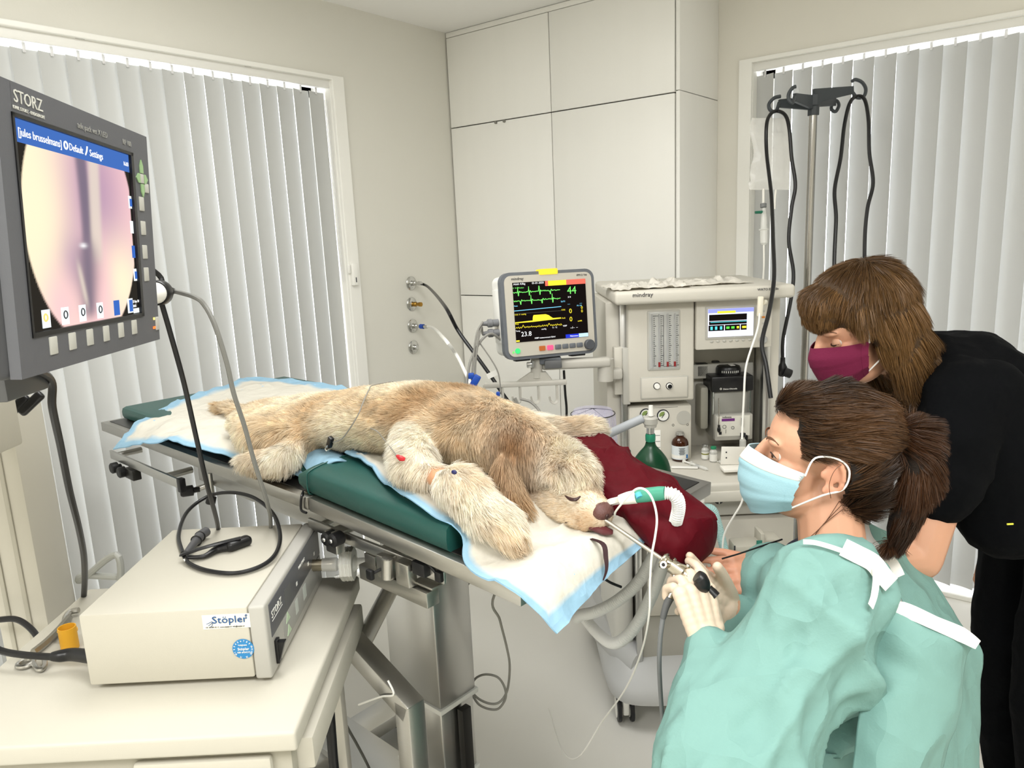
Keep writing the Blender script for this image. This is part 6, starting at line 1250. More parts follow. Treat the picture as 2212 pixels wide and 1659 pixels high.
# face
M_nose = mat('nose_leather', '5e3c37', 0.42, bump=0.3, bscale=500, var=0.15, vscale=90)
M_dk = mat('dark_lip', '3a2220', 0.4); M_tong = mat('tongue', '5e2a2e', 0.3)
nm = MB(); nm.ell(T(1.746, .230, 1.111), (0.0175, 0.0235, 0.0165), MT, 20, 12); nm.ell(T(1.736, .231, 1.119), (0.017, 0.018, 0.010), MT, 16, 10)
nz_ = dog.part('nose', nm, M_nose)
for s in (-1, 1): dog.part('nostril', MB().ell(T(1.7615, .230 + 0.009 * s, 1.109), (0.003, 0.005, 0.004), MT, 10, 8), M_dk, nz_)
for (s0_, w0_, sg) in ((1.683, .214, -1), (1.692, .284, 1)):
    dog.part('eyelid', MB().tube([T(s0_ - 0.014, w0_ + 0.002 * sg, 1.133), T(s0_ - .004, w0_ - 0.0015 * -sg, 1.1285), T(s0_ + 0.009, w0_ + 0.003 * -sg, 1.131)], [0.001, 0.0036, 0.001], n=6), M_dk)
dog.part('lip_line', MB().tube([T(1.680, .205, 1.083), T(1.705, .207, 1.088), T(1.735, .212, 1.088), T(1.752, .226, 1.089)], 0.0016, n=6), M_dk)
dog.part('tongue', MB().tube([T(1.70, .222, 1.083), T(1.735, .220, 1.083), T(1.755, .222, 1.080), T(1.766, .230, 1.077)], [0.006, 0.008, 0.008, 0.004], n=10, sx=1.3), M_tong)
dog.part('tooth', MB().ell(T(1.742, .214, 1.086), (0.003, 0.002, 0.004), MT, 8, 6), M_white)
for s in (0.0, 0.014, 0.028): dog.part('claw', MB().cyl(T(.900 + s * .3, -.012 + s, 1.105), T(.885 + s * .3, -.016 + s, 1.098), 0.004, 0.0015, n=8), M_dk)
# ---------------- burgundy positioning cushion behind the head
M_burg = mat('burgundy_nylon', '520512', 0.65, bump=0.12, bscale=120, spec=0.15, crease=0.3, cscale=7)
rb = MB(); ns, nr = 44, 40; axp = catmull([T(1.46, .495, 1.135), T(1.56, .45, 1.120), T(1.66, .41, 1.098), T(1.76, .385, 1.072), T(1.84, .365, 1.048), T(1.875, .355, 1.040)], 9); axp = axp[np.linspace(0, len(axp) - 1, ns).astype(int)]
Gr = []
for i, q in enumerate(axp):
    t = i / (ns - 1); hwid = 0.075 + 0.02 * math.sin(t * 3.1); hh = 0.026 + 0.020 * t; e = min(1, (t + 0.02) / 0.10, (1.02 - t) / 0.16); e = math.sqrt(max(0.004, 1 - (1 - e) ** 2)); row = []
    for k in range(nr):
        a = 2 * np.pi * k / nr; ca, sa = math.cos(a), math.sin(a)
        p_ = q + TN * hwid * e * np.sign(ca) * abs(ca) ** 0.7 + UZ * hh * e * np.sign(sa) * abs(sa) ** 0.8
        nz2 = mnoise.noise(Vector((p_[0] * 13, p_[1] * 13, p_[2] * 13))); rd = max(0, 1 - abs(nz2) * 4); p_ = p_ + (UZ * sa + TN * ca) * (rd * 0.014 - 0.005) * e; row.append(p_)
    Gr.append(row)
rb.grid(np.array(Gr), True); rb.f.append(tuple(range(nr - 1, -1, -1))); rb.f.append(tuple(range((ns - 1) * nr, ns * nr)))
t = Thing('positioning_cushion', 'dark burgundy nylon positioning cushion beside the dog\'s head', 'cushion', T(1.65, .43, 1.07), MT4)
cz = t.part('cover', rb, M_burg, ang=180)
Gr = np.array(Gr); t.part('seam', MB().tube(Gr[2:-2, 3] + UZ * 0.001, 0.0022, n=6, res=0), M_burg, cz); t.part('fold', MB().tube([Gr[i, 26] for i in range(24, 42, 2)], 0.004, n=6), M_burg, cz)
# ------------------------------------------------------------------ people
M_skin = mat('skin', 'e3b596', 0.5, attr='tint', subs=0.12, bump=0.05, bscale=500)
SK1, SK2 = np.array(srgb('cf9d80')[:3]), np.array(srgb('cc9a7d')[:3])
class Head:
    """x forward, y to the person's left, z up; origin between the ears"""
    def __init__(s, o, fwd, up=(0, 0, 1), k=1.0):
        f = unit(fwd); l = unit(np.cross(up, f)); u = np.cross(f, l); s.M = np.column_stack([f, l, u]); s.o = A3(o); s.k = k
    def p(s, x, y, z): return s.o + s.M @ (np.array([x, y, z]) * s.k)
    def loc(s, Q): return (np.asarray(Q) - s.o) @ s.M / s.k
    def build(s, mb):
        E = lambda c, r: mb.ell(s.p(*c), np.array(r) * s.k, s.M, 20, 14)
        E((-.012, 0, .040), (.094, .074, .082)); E((.035, 0, .030), (.055, .064, .066)); E((.042, 0, -.030), (.048, .058, .070)); E((.030, 0, -.075), (.055, .050, .042)); E((.070, 0, -.094), (.024, .026, .020))
        for y in (-1, 1):
            E((.076, y * .024, .023), (.016, .026, .009)); E((.056, y * .041, -.026), (.024, .019, .024))
            for a in np.linspace(-2.0, 2.3, 16): E((-.012 - .016 * math.cos(a + .3), y * (.075 + .006 * math.cos(a)), -.006 + .030 * math.sin(a)), (.005, .005, .005))
            E((-.010, y * .073, -.008), (.014, .004, .022)); E((-.004, y * .076, -.036), (.008, .005, .009)); E((.004, y * .074, -.010), (.005, .005, .008))
        for t in np.linspace(0, 1, 9): E((.090 + .026 * t, 0, .012 - .046 * t), (.010 + .003 * t, .009 + .004 * t, .010))
        for y in (-1, 1): E((.102, y * .012, -.036), (.011, .008, .008))
        E((.088, 0, -.066), (.014, .020, .006)); E((.087, 0, -.076), (.013, .017, .006))
def eyes(t, h, look=0.0, open_=1.0, par=None):
    M_sc, M_ir, M_pu, M_lid, M_br = mat('eye_white', 'c9c2ba', 0.15), mat('iris_brown', '4a3220', 0.2), mat('pupil', '0a0808', 0.1), mat('lash', '2a1a14', 0.6), mat('eyebrow', '6a4a34', 0.8)
    for y in (-1, 1):
        c = h.p(.0715, y * .031, -.001); e = t.part('eye', MB().ell(c, 0.0115 * h.k, h.M, 18, 12), M_sc)
        d = h.M @ unit([1, 0.12 * y, look]); t.part('iris', MB().lathe(c + d * 0.0101 * h.k, d, [(0.0056, 0), (0.004, 0.0016), (0.0005, 0.0019)], 16), M_ir, e); t.part('pupil', MB().lathe(c + d * 0.0117 * h.k, d, [(0.0024, 0), (0.0004, 0.0006)], 12), M_pu, e)
        for nm_, e0, e1 in (('upper_lid', 1.45, 0.28 * open_ - 0.30 * (1 - open_)), ('lower_lid', -1.45, -0.32)):
            G_ = [[c + h.M @ (np.array([math.cos(el) * math.cos(az), math.cos(el) * math.sin(az), math.sin(el)]) * 0.0124 * h.k) for az, el in zip(np.linspace(-1.5, 1.5, 15), e0 + (e1 * np.clip(np.cos(np.linspace(-1.5, 1.5, 15) * 1.5), 0, 1) - e0) * kq)] for kq in np.linspace(0, 1, 8)]
            t.part(nm_, MB().sheet(np.array(G_), 0.0008), M_skin, e, cols=np.tile(SK1 * .9, (240, 1)), ang=60)
        up = [(.0800, y * .020, -.001), (.0842, y * .027, .0035 * open_ - .004 * (1 - open_)), (.0825, y * .036, .0035 * open_ - .004 * (1 - open_)), (.0750, y * .0430, -.002)]; lo = [(.0845, y * .019, -.001), (.0870, y * .029, -.0065), (.0855, y * .038, -.0065), (.0795, y * .0465, -.002)]
        t.part('lashes', MB().tube([h.p(a + .001, b, c_) for a, b, c_ in up], [0.0006, 0.0013, 0.0013, 0.0008], n=5), M_lid, e)
        t.part('eyebrow', MB().tube([h.p(.0935, y * .012, .022), h.p(.0930, y * .024, .028), h.p(.0870, y * .036, .030), h.p(.0760, y * .050, .024)], [0.0016, 0.0026, 0.0022, 0.0008], n=6, sx=0.5), M_br)
def hand(mb, wrist, palm_dir, normal, thumb_side, k, curls, spread=0.1, thumb=None, infl=0.0):
    """palm and five unequal fingers; curls bends each finger towards the palm, thumb leaves the palm's side"""
    d = unit(palm_dir); nm = unit(A3(normal) - d * (A3(normal) @ d)); sd = unit(np.cross(nm, d)) * thumb_side; w = A3(wrist)
    for t in np.linspace(0, 1, 7):
        for y in (-1, -.33, .33, 1): mb.ell(w + d * (0.015 + 0.068 * t) * k + sd * y * (0.020 + 0.010 * t) * k, (0.0145 * k + infl,) * 3 if abs(y) < 1 else (0.0125 * k + infl,) * 3, None, 10, 7)
    caps(mb, w - d * 0.05 * k, 0.0255 * k + infl, w + d * 0.01, 0.024 * k + infl)
    tips = []
    for i, (ln, r) in enumerate(((0.074, 0.0088), (0.082, 0.0090), (0.076, 0.0086), (0.060, 0.0076))):
        y = 0.030 - 0.0195 * i; b = w + (d * (0.083 - 0.004 * abs(i - 1)) + sd * y) * k; a0 = curls[i] * 0.5; dirv = unit(d + sd * spread * (1.2 - i))
        q = b; ang = a0
        for seg, fr in enumerate((0.42, 0.32, 0.26)):
            v = dirv * math.cos(ang) + nm * math.sin(ang); q2 = q + v * ln * fr * k; caps(mb, q, (r * (1 - 0.09 * seg)) * k + infl, q2, (r * (1 - 0.09 * (seg + 1))) * k + infl, 10, 4); q = q2; ang += curls[i]
        tips.append(q)
    if thumb is None: thumb = (0.55, 0.55, 0.35)
    q = w + (d * 0.022 + sd * 0.024) * k; v = unit(sd * thumb[0] + d * thumb[1] + nm * thumb[2])
    for ln, r0, r1 in ((0.038, 0.0135, 0.0105), (0.030, 0.0105, 0.0095), (0.024, 0.0095, 0.0080)):
        q2 = q + v * ln * k; caps(mb, q, r0 * k + infl, q2, r1 * k + infl, 10, 4); q = q2; v = unit(v + d * 0.25 + nm * 0.1)
    return tips
def ridges(V, N, amp, s, seed, stretch=(1, 1, 1), along=None):
    Q = V * np.array(stretch)
    if along is not None: Q = V - np.outer(V @ along, along) * 0.72     # long folds running this way
    n1 = fnoise(Q, s, seed); n2 = fnoise(Q, s * 2.3, seed + 7); n3 = fnoise(Q + n1[:, None] * 0.05, s * 0.9, seed + 3)
    r = (1 - np.abs(n1) * 2.6).clip(0, 1) + 0.4 * (1 - np.abs(n2) * 2.4).clip(0, 1) + 0.7 * (1 - np.abs(n3) * 2.8).clip(0, 1) ** 1.5
    return V + N * ((r - 0.7) * amp)[:, None]
def torso(mb, pts, n=20):
    """ellipsoids along a spline: centre, (half depth, half width, half height), forward direction"""
    for c, r, f in pts:
        l = unit(np.cross(UZ, f)); M = np.column_stack([unit(f), l, np.cross(unit(f), l)]); mb.ell(c, r, M, n, 12)
def lerp_t(a, b, n): return [(A3(a[0]) * (1 - t) + A3(b[0]) * t, A3(a[1]) * (1 - t) + A3(b[1]) * t, a[2]) for t in np.linspace(0, 1, n)]
def hair_strands(t, name, V, N, Fc, n, flowf, length, cols, w, lift, seed, parent=None, wave=0.25, drop=0.2, ncl=900, wt=None, clump=0.5):
    r = np.random.default_rng(seed); p, nn = scatter(V, N, Fc, n, seed, wt); fl = flowf(p); fl = fl - nn * (fl * nn).sum(1, keepdims=True); fl /= np.linalg.norm(fl, axis=1, keepdims=True) + 1e-9
    ln = length(p) * r.uniform(0.7, 1.15, n); wv_ = np.stack([fnoise(p, 18, seed + 3 * i) for i in range(3)], 1) * wave
    d = fl + nn * lift + wv_ + r.normal(0, 0.05, (n, 3)); d /= np.linalg.norm(d, axis=1, keepdims=True); a = p + d * (ln * .33)[:, None]
    d2 = unit_rows(d + fl * .3 - UZ * drop + wv_ * .8 - nn * lift * .8); b = a + d2 * (ln * .34)[:, None]; d3 = unit_rows(d2 - UZ * drop + wv_ * .6); c = b + d3 * (ln * .33)[:, None]
    ci = r.choice(n, min(ncl, n), replace=False); kc = nearest(p, p[ci]); q = (clump * r.uniform(0.3, 1, n))[:, None]; c = c * (1 - q) + c[ci][kc] * q; b = b * (1 - q * .6) + b[ci][kc] * q * .6
    cc0 = np.array(cols[0]); cc1 = np.array(cols[1]); mixk = np.clip(0.5 + fnoise(p, 9, seed + 20) * 1.6 + r.normal(0, .25, n), 0, 1)[:, None]; col = cc0 * (1 - mixk) + cc1 * mixk
    V_, F_, C_, NN_ = strands(p - nn * 0.001, nn, c, [a, b], np.full(n, w), np.clip(col, 0, 1), seed); return hair_mesh(name, V_, F_, C_, NN_, mat('hair_fibre', '50402c', 0.42, attr='tint', spec=0.45, translucent=0.15), t, parent)
def unit_rows(a): return a / (np.linalg.norm(a, axis=1, keepdims=True) + 1e-9)
def grid_px(rows): return [[P(*q) for q in r] for r in rows]
# ================= seated person in the turquoise gown
hA = Head(P(1772, 985, 1.30), -AX * 0.93 + AF * 0.26 + UZ * 0.10, UZ, 1.0)
A = Thing('person', 'seated person in turquoise surgical gown and pale blue mask holding the endoscope', 'person', (hA.o[0], hA.o[1], 0))
bA = MB(); hA.build(bA)
nb = P(1797, 1172, 1.30); caps(bA, hA.p(-.022, 0, -.07), 0.053, nb, 0.056)
fA = unit(-AX * 0.93 + AF * 0.26); lA = unit(np.cross(UZ, fA))                    # lA points to the photographer
shL, shR = P(1800, 1275, 1.155), P(1672, 1262, 1.42)
hip = nb - UZ * 0.56 - fA * 0.04; seat_z = hip[2]
torso(bA, lerp_t((nb - UZ * 0.06, (.075, .13, .06), fA), (nb - UZ * 0.20 + fA * .01, (.10, .165, .09), fA), 4) + lerp_t((nb - UZ * 0.20, (.10, .165, .09), fA), (hip, (.11, .165, .10), fA), 6))
elL, wrL = P(1582, 1655, 1.04), P(1530, 1392, 1.175); elR, wrR = P(1690, 1470, 1.46), P(1583, 1322, 1.335)
for a, r0, b, r1 in ((shL, .052, elL, .042), (elL, .041, wrL, .028), (shR, .052, elR, .042), (elR, .041, wrR, .028)): caps(bA, a, r0, b, r1)
for s in (-1, 1):
    th = hip + lA * 0.09 * s; kn = th + fA * 0.30 - UZ * 0.10 + lA * 0.05 * s; an = np.array([kn[0], kn[1], 0.09]) - fA * 0.03; caps(bA, th, 0.085, kn, 0.06); caps(bA, kn, 0.058, an, 0.04); caps(bA, an - UZ * 0.045, 0.035, an + fA * 0.15 - UZ * 0.055, 0.03)
dL, nL = unit(P(1506, 1300, 1.20) - wrL), unit(-RC[0] * 0.45 + RC[2] * 0.9)
hL = dict(wrist=wrL, palm_dir=dL, normal=nL, thumb_side=1, k=0.98, curls=(0.40, 0.72, 0.95, 1.0), spread=0.05, thumb=(0.50, 0.75, 0.45))
dR, nR = unit(P(1480, 1262, 1.295) - wrR), unit(-RC[2] * 0.9 - RC[1] * 0.1)
hR = dict(wrist=wrR, palm_dir=dR, normal=nR, thumb_side=-1, k=0.98, curls=(0.10, 0.14, 0.22, 0.3), spread=0.20, thumb=(0.4, 0.85, 0.3))
hand(bA, **hL); hand(bA, **hR)
VA, NA, FA_ = voxel(bA, 0.0034, 5, 0.5, 'person_body')
LA = hA.loc(VA); cA = np.tile(SK1, (len(VA), 1)); ck = np.exp(-(((LA[:, 0] - .065) / .03) ** 2 + ((np.abs(LA[:, 1]) - .05) / .03) ** 2 + ((LA[:, 2] + .03) / .03) ** 2)); er = (np.abs(LA[:, 1]) > .068) * (np.abs(LA[:, 2]) < .05) * (LA[:, 0] < .02) * (LA[:, 0] > -.05)
cA = cA * (1 - (ck * .25 + er * .25)[:, None]) + np.array(srgb('cf7f68')[:3]) * (ck * .25 + er * .25)[:, None]
A.part('body', Raw(VA, FA_), M_skin, cols=cA, ang=180, recalc=False)
eyes(A, hA, 0.0, 1.0)
# gloves
M_glv = mat('latex_glove', 'd8c3ad', 0.45, subs=0.05, bump=0.06, bscale=150)
for nm_, H_ in (('left_glove', hL), ('right_glove', hR)):
    g = MB(); hand(g, infl=0.0014, **H_); gv, gn, gf = voxel(g, 0.0026, 3, 0.5, 'glove'); A.part('glove', Raw(gv, gf), M_glv, ang=180, recalc=False)
# navy scrubs under the gown
M_nvy = mat('navy_scrubs', '1a2238', 0.8, bump=0.1, bscale=120)
sc_b = MB(); torso(sc_b, lerp_t((nb - UZ * 0.055, (.085, .135, .05), fA), (nb - UZ * 0.20 + fA * .01, (.115, .18, .09), fA), 5) + lerp_t((nb - UZ * 0.20, (.115, .18, .09), fA), (hip, (.125, .18, .10), fA), 7)); caps(sc_b, nb - UZ * 0.09, 0.075, nb - UZ * 0.045 - fA * 0.012, 0.062)
for s in (-1, 1):
    th = hip + lA * 0.09 * s; kn = th + fA * 0.30 - UZ * 0.10 + lA * 0.05 * s; an = np.array([kn[0], kn[1], 0.09]) - fA * 0.03; caps(sc_b, th, 0.10, kn, 0.075); caps(sc_b, kn, 0.073, an, 0.06)
sv, sn_, sf = voxel(sc_b, 0.006, 5); sv = ridges(sv, sn_, 0.006, 9, 4.0); A.part('scrubs', Raw(sv, sf), M_nvy, ang=180, recalc=False)
# gown: front, back and sleeves as one draped surface
M_gown = mat('gown_turquoise', '749b94', 0.85, bump=0.12, bscale=260, crease=0.5, cscale=5)
gb_ = MB()
caps(gb_, nb - UZ * .055 + fA * .012, .070, nb - UZ * .10 + fA * .03, .09, 24, 6); torso(gb_, lerp_t((nb - UZ * 0.10 + fA * .045, (.075, .13, .05), fA), (nb - UZ * 0.24 + fA * .045, (.105, .18, .09), fA), 5) + lerp_t((nb - UZ * 0.24 + fA * .045, (.105, .18, .09), fA), (nb - UZ * 0.62, (.15, .225, .10), fA), 9))
for s in (-1, 1): caps(gb_, nb - UZ * 0.075 + lA * 0.05 * s + fA * .02, 0.035, (shL if s > 0 else shR) * .7 + nb * .3 - UZ * .02, 0.055)
def sleeve(sh, el, wr, r):
    sg = unit(el - sh); caps(gb_, sh, r[0], sh * .5 + el * .5 - UZ * .01, r[1], 20, 7); caps(gb_, sh * .5 + el * .5 - UZ * .01, r[1], el, r[2], 20, 7); caps(gb_, el, r[2], el * .45 + wr * .55, r[3], 20, 7); caps(gb_, el * .45 + wr * .55, r[3], wr * .93 + el * .07, r[4], 20, 7)
sleeve(shL - UZ * .012, elL, wrL, (.072, .088, .088, .062, .040)); sleeve(shR, elR, wrR, (.08, .085, .085, .06, .042))
caps(gb_, shL - UZ * .03, .08, (elL + wrL) / 2 - fA * .02, .07, 20, 7); caps(gb_, P(1580, 1500, 1.17), .075, P(1560, 1690, 1.15), .10, 20, 7)
th = hip + fA * .18; torso(gb_, lerp_t((hip - UZ * .02, (.19, .235, .12), fA), (hip + fA * .24 - UZ * .10, (.13, .20, .10), fA), 5))
gv, gn, gf = voxel(gb_, 0.0065, 7, 0.5)
fd = np.minimum.reduce([np.clip((np.linalg.norm(gv - wrL, axis=1) - .04) / .16, 0.05, 1), np.clip((np.linalg.norm(gv - wrR, axis=1) - .04) / .16, 0.05, 1), np.clip((np.linalg.norm(gv - nb, axis=1) - .07) / .15, 0.1, 1)])[:, None]
sd_ = unit(elL - shL); g2 = ridges(gv, gn, 0.052, 3.8, 2.0, (1, 1, 0.6)); g2 = ridges(g2 - gn * 0.008, gn, 0.022, 8, 6.0, along=sd_); g2 = ridges(g2, gn, 0.008, 15, 16.0, along=sd_); gv = gv * (1 - fd) + g2 * fd
ax_ = (gv - nb) @ fA; ay_ = (gv - nb) @ lA; az_ = gv[:, 2] - nb[2]; bk = np.arctan2(ay_, -ax_)          # angle off the spine
opening = (ax_ < -0.035) & (az_ > -0.62) & (az_ < 0.05) & (np.abs(bk - 0.50) < 0.36 - 0.30 * np.clip((az_ + 0.05) / -0.40, 0, 1)); neck = (np.hypot(ax_ - .0, ay_) < 0.070) & (az_ > -0.03)
drop = opening | neck
gf2 = [f for f in gf if not any(drop[list(f)])]
use = np.unique(np.array([i for f in gf2 for i in f])); remap = -np.ones(len(gv), int); remap[use] = np.arange(len(use)); gv2 = gv[use]; gf2 = [tuple(int(remap[i]) for i in f) for f in gf2]
go = A.part('gown', Raw(gv2, gf2), M_gown, ang=180, recalc=False)
def cloth_sheet(name, rows, nu, nv, m, amp, seed, par, thick=0.0012, s=7):
    G = bez(grid_px(rows), nu, nv); N = np.cross(np.gradient(G, axis=0), np.gradient(G, axis=1)); N /= np.linalg.norm(N, axis=2, keepdims=True) + 1e-9; a, b = G.shape[:2]
    V_ = ridges(G.reshape(-1, 3), N.reshape(-1, 3), amp, s, seed).reshape(a, b, 3); return A.part(name, MB().sheet(V_, thick), m, par, ang=180), V_
# near flap turned outwards at the back, with its white binding
nf_ = [[(1885, 1308, 1.115), (1950, 1325, 1.10), (2020, 1352, 1.09), (2075, 1375, 1.085), (2110, 1392, 1.08)],
       [(1875, 1400, 1.10), (1945, 1410, 1.07), (2010, 1425, 1.06), (2065, 1430, 1.07), (2088, 1432, 1.09)],
       [(1862, 1510, 1.08), (1930, 1515, 1.05), (1990, 1520, 1.05), (2035, 1525, 1.06), (2060, 1530, 1.09)],
       [(1850, 1620, 1.07), (1915, 1625, 1.04), (1965, 1630, 1.04), (2005, 1640, 1.06), (2025, 1650, 1.09)],
       [(1840, 1740, 1.06), (1900, 1740, 1.04), (1945, 1745, 1.04), (1975, 1750, 1.06), (1990, 1760, 1.09)]]
_, Gn = cloth_sheet('back_flap', nf_, 9, 9, M_gown, 0.010, 3.0, go)
M_trim = mat('white_binding', 'f1eee6', 0.8)
def on_gown(u, v, d, lift=0.006):
    r = unit(ray(u, v)); e = gv2 - EYE; k = e @ r; off = np.linalg.norm(e - np.outer(k, r), axis=1); m = off < 0.012
    return EYE + r * (k[m].min() - lift) if m.any() else P(u, v, d)
def ribbon(name, pts, w, par, m=None, th=0.0012, drape=False):
    c = catmull([on_gown(*q) if drape else P(*q) for q in pts], 6); T_ = np.gradient(c, axis=0); sd = np.cross(T_, -RC[2]); sd /= np.linalg.norm(sd, axis=1, keepdims=True) + 1e-9
    wv = np.interp(np.linspace(0, 1, len(c)), np.linspace(0, 1, len(w)), w)[:, None] if not np.isscalar(w) else w
    return A.part(name, MB().sheet(np.stack([c - sd * wv / 2, c, c + sd * wv / 2], 1), th), m or M_trim, par)
ribbon('binding', [(1884, 1306, 1.108), (1950, 1316, 1.092), (2020, 1346, 1.082), (2075, 1370, 1.077), (2112, 1393, 1.072)], [0.010, 0.022, 0.020, 0.022, 0.014], go)
ribbon('binding', [(1888, 1210, 1.15), (1892, 1250, 1.13), (1888, 1285, 1.115), (1880, 1310, 1.105)], 0.010, go, drape=True)
A.part('binding_corner', MB().prism([(0, 0), (0.032, 0.006), (0.026, 0.026), (0.02, 0.028)], P(1883, 1313, 1.10), RC[0], -RC[1], -RC[2], 0.001), M_trim, go)
# far flap standing off the far shoulder
ff_ = [[(1868, 1128, 1.36), (1905, 1150, 1.40), (1950, 1185, 1.44), (1985, 1215, 1.46)],
       [(1895, 1200, 1.35), (1945, 1225, 1.38), (2000, 1265, 1.42), (2030, 1285, 1.45)],
       [(1930, 1265, 1.33), (1985, 1300, 1.35), (2045, 1335, 1.40), (2075, 1355, 1.43)],
       [(1950, 1350, 1.30), (2010, 1380, 1.31), (2070, 1395, 1.36), (2108, 1405, 1.40)],
       [(1965, 1470, 1.28), (2025, 1480, 1.28), (2080, 1485, 1.33), (2112, 1490, 1.38)],
       [(1990, 1600, 1.26), (2040, 1600, 1.26), (2085, 1605, 1.31), (2110, 1610, 1.36)],
       [(2000, 1740, 1.25), (2045, 1740, 1.25), (2080, 1740, 1.30), (2102, 1745, 1.35)]]
cloth_sheet('back_flap', ff_, 8, 9, M_gown, 0.009, 8.0, go)
ribbon('binding', [(1864, 1120, 1.345), (1872, 1160, 1.335), (1890, 1185, 1.325), (1925, 1215, 1.315), (1945, 1245, 1.305)], [0.014, 0.02, 0.022, 0.022, 0.016], go)
ribbon('binding', [(1735, 1170, 1.24), (1760, 1172, 1.225), (1790, 1180, 1.21), (1820, 1190, 1.20)], 0.007, go, drape=True)
ribbon('tie_band', [(1822, 1182, 1.19), (1850, 1196, 1.185), (1885, 1215, 1.19), (1905, 1240, 1.20), (1925, 1262, 1.22)], 0.026, go, drape=True)
cuf = MB(); d_ = unit(wrL - elL); cuf.tube([wrL - d_ * 0.045, wrL - d_ * 0.02, wrL + d_ * 0.008], [0.036, 0.033, 0.030], n=24); A.part('cuff', cuf, mat('knit_cuff', 'efe6d2', 0.9), go)
# mask
M_mask = mat('mask_blue', '9fc8d4', 0.8, bump=0.1, bscale=350); M_maskw = mat('mask_white', 'f2f0ea', 0.8)
def mask(t, h, m, mtop, top, bot, lower, bulge=0.0, pleats=3, loopm=None, name='face_mask'):
    rows = []; nz_, na = 28, 41
    for i in range(nz_):
        v = i / (nz_ - 1); z = top[0] + (bot[0] - top[0]) * v; row = []
        for j in range(na):
            a = -1.0 + 2 * j / (na - 1); ang = a * (1.02 - 0.10 * v)
            rx = np.interp(v, [0, .2, .45, .75, 1], [.108, .122, .124, .118, .100]) + bulge; ry = np.interp(v, [0, .3, .7, 1], [.073, .076, .071, .052])
            nose = 0.010 * math.exp(-(ang / 0.22) ** 2) * (1 - v); x = -0.005 + (rx + nose) * math.cos(ang * 1.25); y = ry * 1.02 * math.sin(ang * 1.32)
            zz = z - lower * abs(a) ** 1.5 * (1 - v) + 0.030 * abs(a) ** 2 * v; pl = 0.0022 * ((v * (pleats + 0.5)) % 1.0); row.append(h.p(x + pl, y, zz))
        rows.append(row)
    G = np.array(rows); o = t.part(name, MB().sheet(G, 0.0015), m, ang=30)
    if mtop: t.part('top_band', MB().sheet(G[:6] + (G[:6] - h.o) * 0.006, 0.001), mtop, o, ang=180)
    for s, j in ((1, na - 1), (-1, 0)):
        t.part('side_band', MB().sheet((G[:, j - 2:j + 1] if s > 0 else G[:, :3]) + (G[:, [j] * 3] - h.o) * 0.006, 0.001), m, o)
        t.part('ear_loop', MB().tube([G[1, j], h.p(.02, .079 * s, .018), h.p(-.014, .083 * s, .022), h.p(-.034, .081 * s, .004), h.p(-.030, .080 * s, -.028), h.p(.0, .078 * s, -.045), G[-3, j]], 0.0017, n=6), loopm or M_maskw, o)
    return o
mask(A, hA, M_mask, M_maskw, (0.004, 0), (-.118, 0), 0.018, 0.008)
# hair: swept back into a ponytail
HB1, HB2 = srgb('2a1c12')[:3], srgb('553a22')[:3]
hb = MB(); hE = lambda c, r: hb.ell(hA.p(*c), r, hA.M, 22, 14)
hE((-.018, 0, .046), (.100, .080, .086)); hE((.030, 0, .076), (.056, .064, .044)); hE((-.05, 0, -.005), (.062, .076, .075)); hE((-.06, 0, -.05), (.045, .06, .045)); hE((-.105, 0, .045), (.03, .03, .03))
hv, hn_, hf_ = voxel(hb, 0.004, 5); LL = hA.loc(hv); face = ((LL[:, 0] > 0.052 - 0.35 * np.clip(LL[:, 2] - .045, -1, 0)) & (LL[:, 2] < 0.074 + .1 * (LL[:, 0] - .05)) & (LL[:, 0] > .0)) | ((LL[:, 2] < 0.012) & (LL[:, 0] > -.034)) | ((np.hypot(LL[:, 0] + .008, LL[:, 2] + .01) < .032) & (np.abs(LL[:, 1]) > .05))
def cutmesh(v, f, dropm):
    f2 = [q for q in f if not any(dropm[list(q)])]; use = np.unique(np.array([i for q in f2 for i in q])); rm = -np.ones(len(v), int); rm[use] = np.arange(len(use)); return v[use], [tuple(int(rm[i]) for i in q) for q in f2], use
hv2, hf2, us = cutmesh(hv, hf_, face); hn2 = hn_[us]
M_hairb = mat('hair_base', '1d140c', 0.85, bump=0.4, bscale=130, stretch=(1, 1, 4)); hr = A.part('hair', Raw(hv2, hf2), M_hairb, ang=180, recalc=False)
pk = hA.p(-.118, 0, .052)
hair_strands(A, 'hair_strands', hv2, hn2, hf2, 26000, lambda p: unit_rows(pk - p), lambda p: np.full(len(p), 0.05), (HB1, srgb('6a4a2e')[:3]), 0.0006, 0.10, 31, hr, wave=0.30, drop=0.0, ncl=700, clump=0.45)
pb = MB(); ptl = [pk, hA.p(-.136, 0, .052), hA.p(-.152, .004, .020), hA.p(-.156, .008, -.03), hA.p(-.150, .01, -.075), hA.p(-.135, .012, -.115)]
cpt = catmull(ptl, 6); rpt = np.interp(np.linspace(0, 1, len(cpt)), [0, .08, .25, .6, .85, 1], [.018, .022, .029, .033, .030, .016])
for q, r in zip(cpt, rpt): pb.ell(q, (r * .8, r, r), hA.M, 14, 10)
pv, pn, pf = voxel(pb, 0.004, 4); pt_o = A.part('ponytail', Raw(pv, pf), M_hairb, ang=180, recalc=False)
def pflow(p): k = nearest(p, cpt); g = np.gradient(cpt, axis=0); return unit_rows(g[k])
hair_strands(A, 'ponytail_strands', pv, pn, pf, 16000, pflow, lambda p: np.full(len(p), 0.065), (HB1, srgb('4f311b')[:3]), 0.0006, 0.02, 37, pt_o, wave=0.45, drop=0.15, ncl=350, clump=0.6)
A.part('hair_tie', MB().ring(hA.p(-.128, 0, .052), hA.M[:, 0], 0.022, 0.006, 20, 8), M_black, pt_o)
ws = MB()
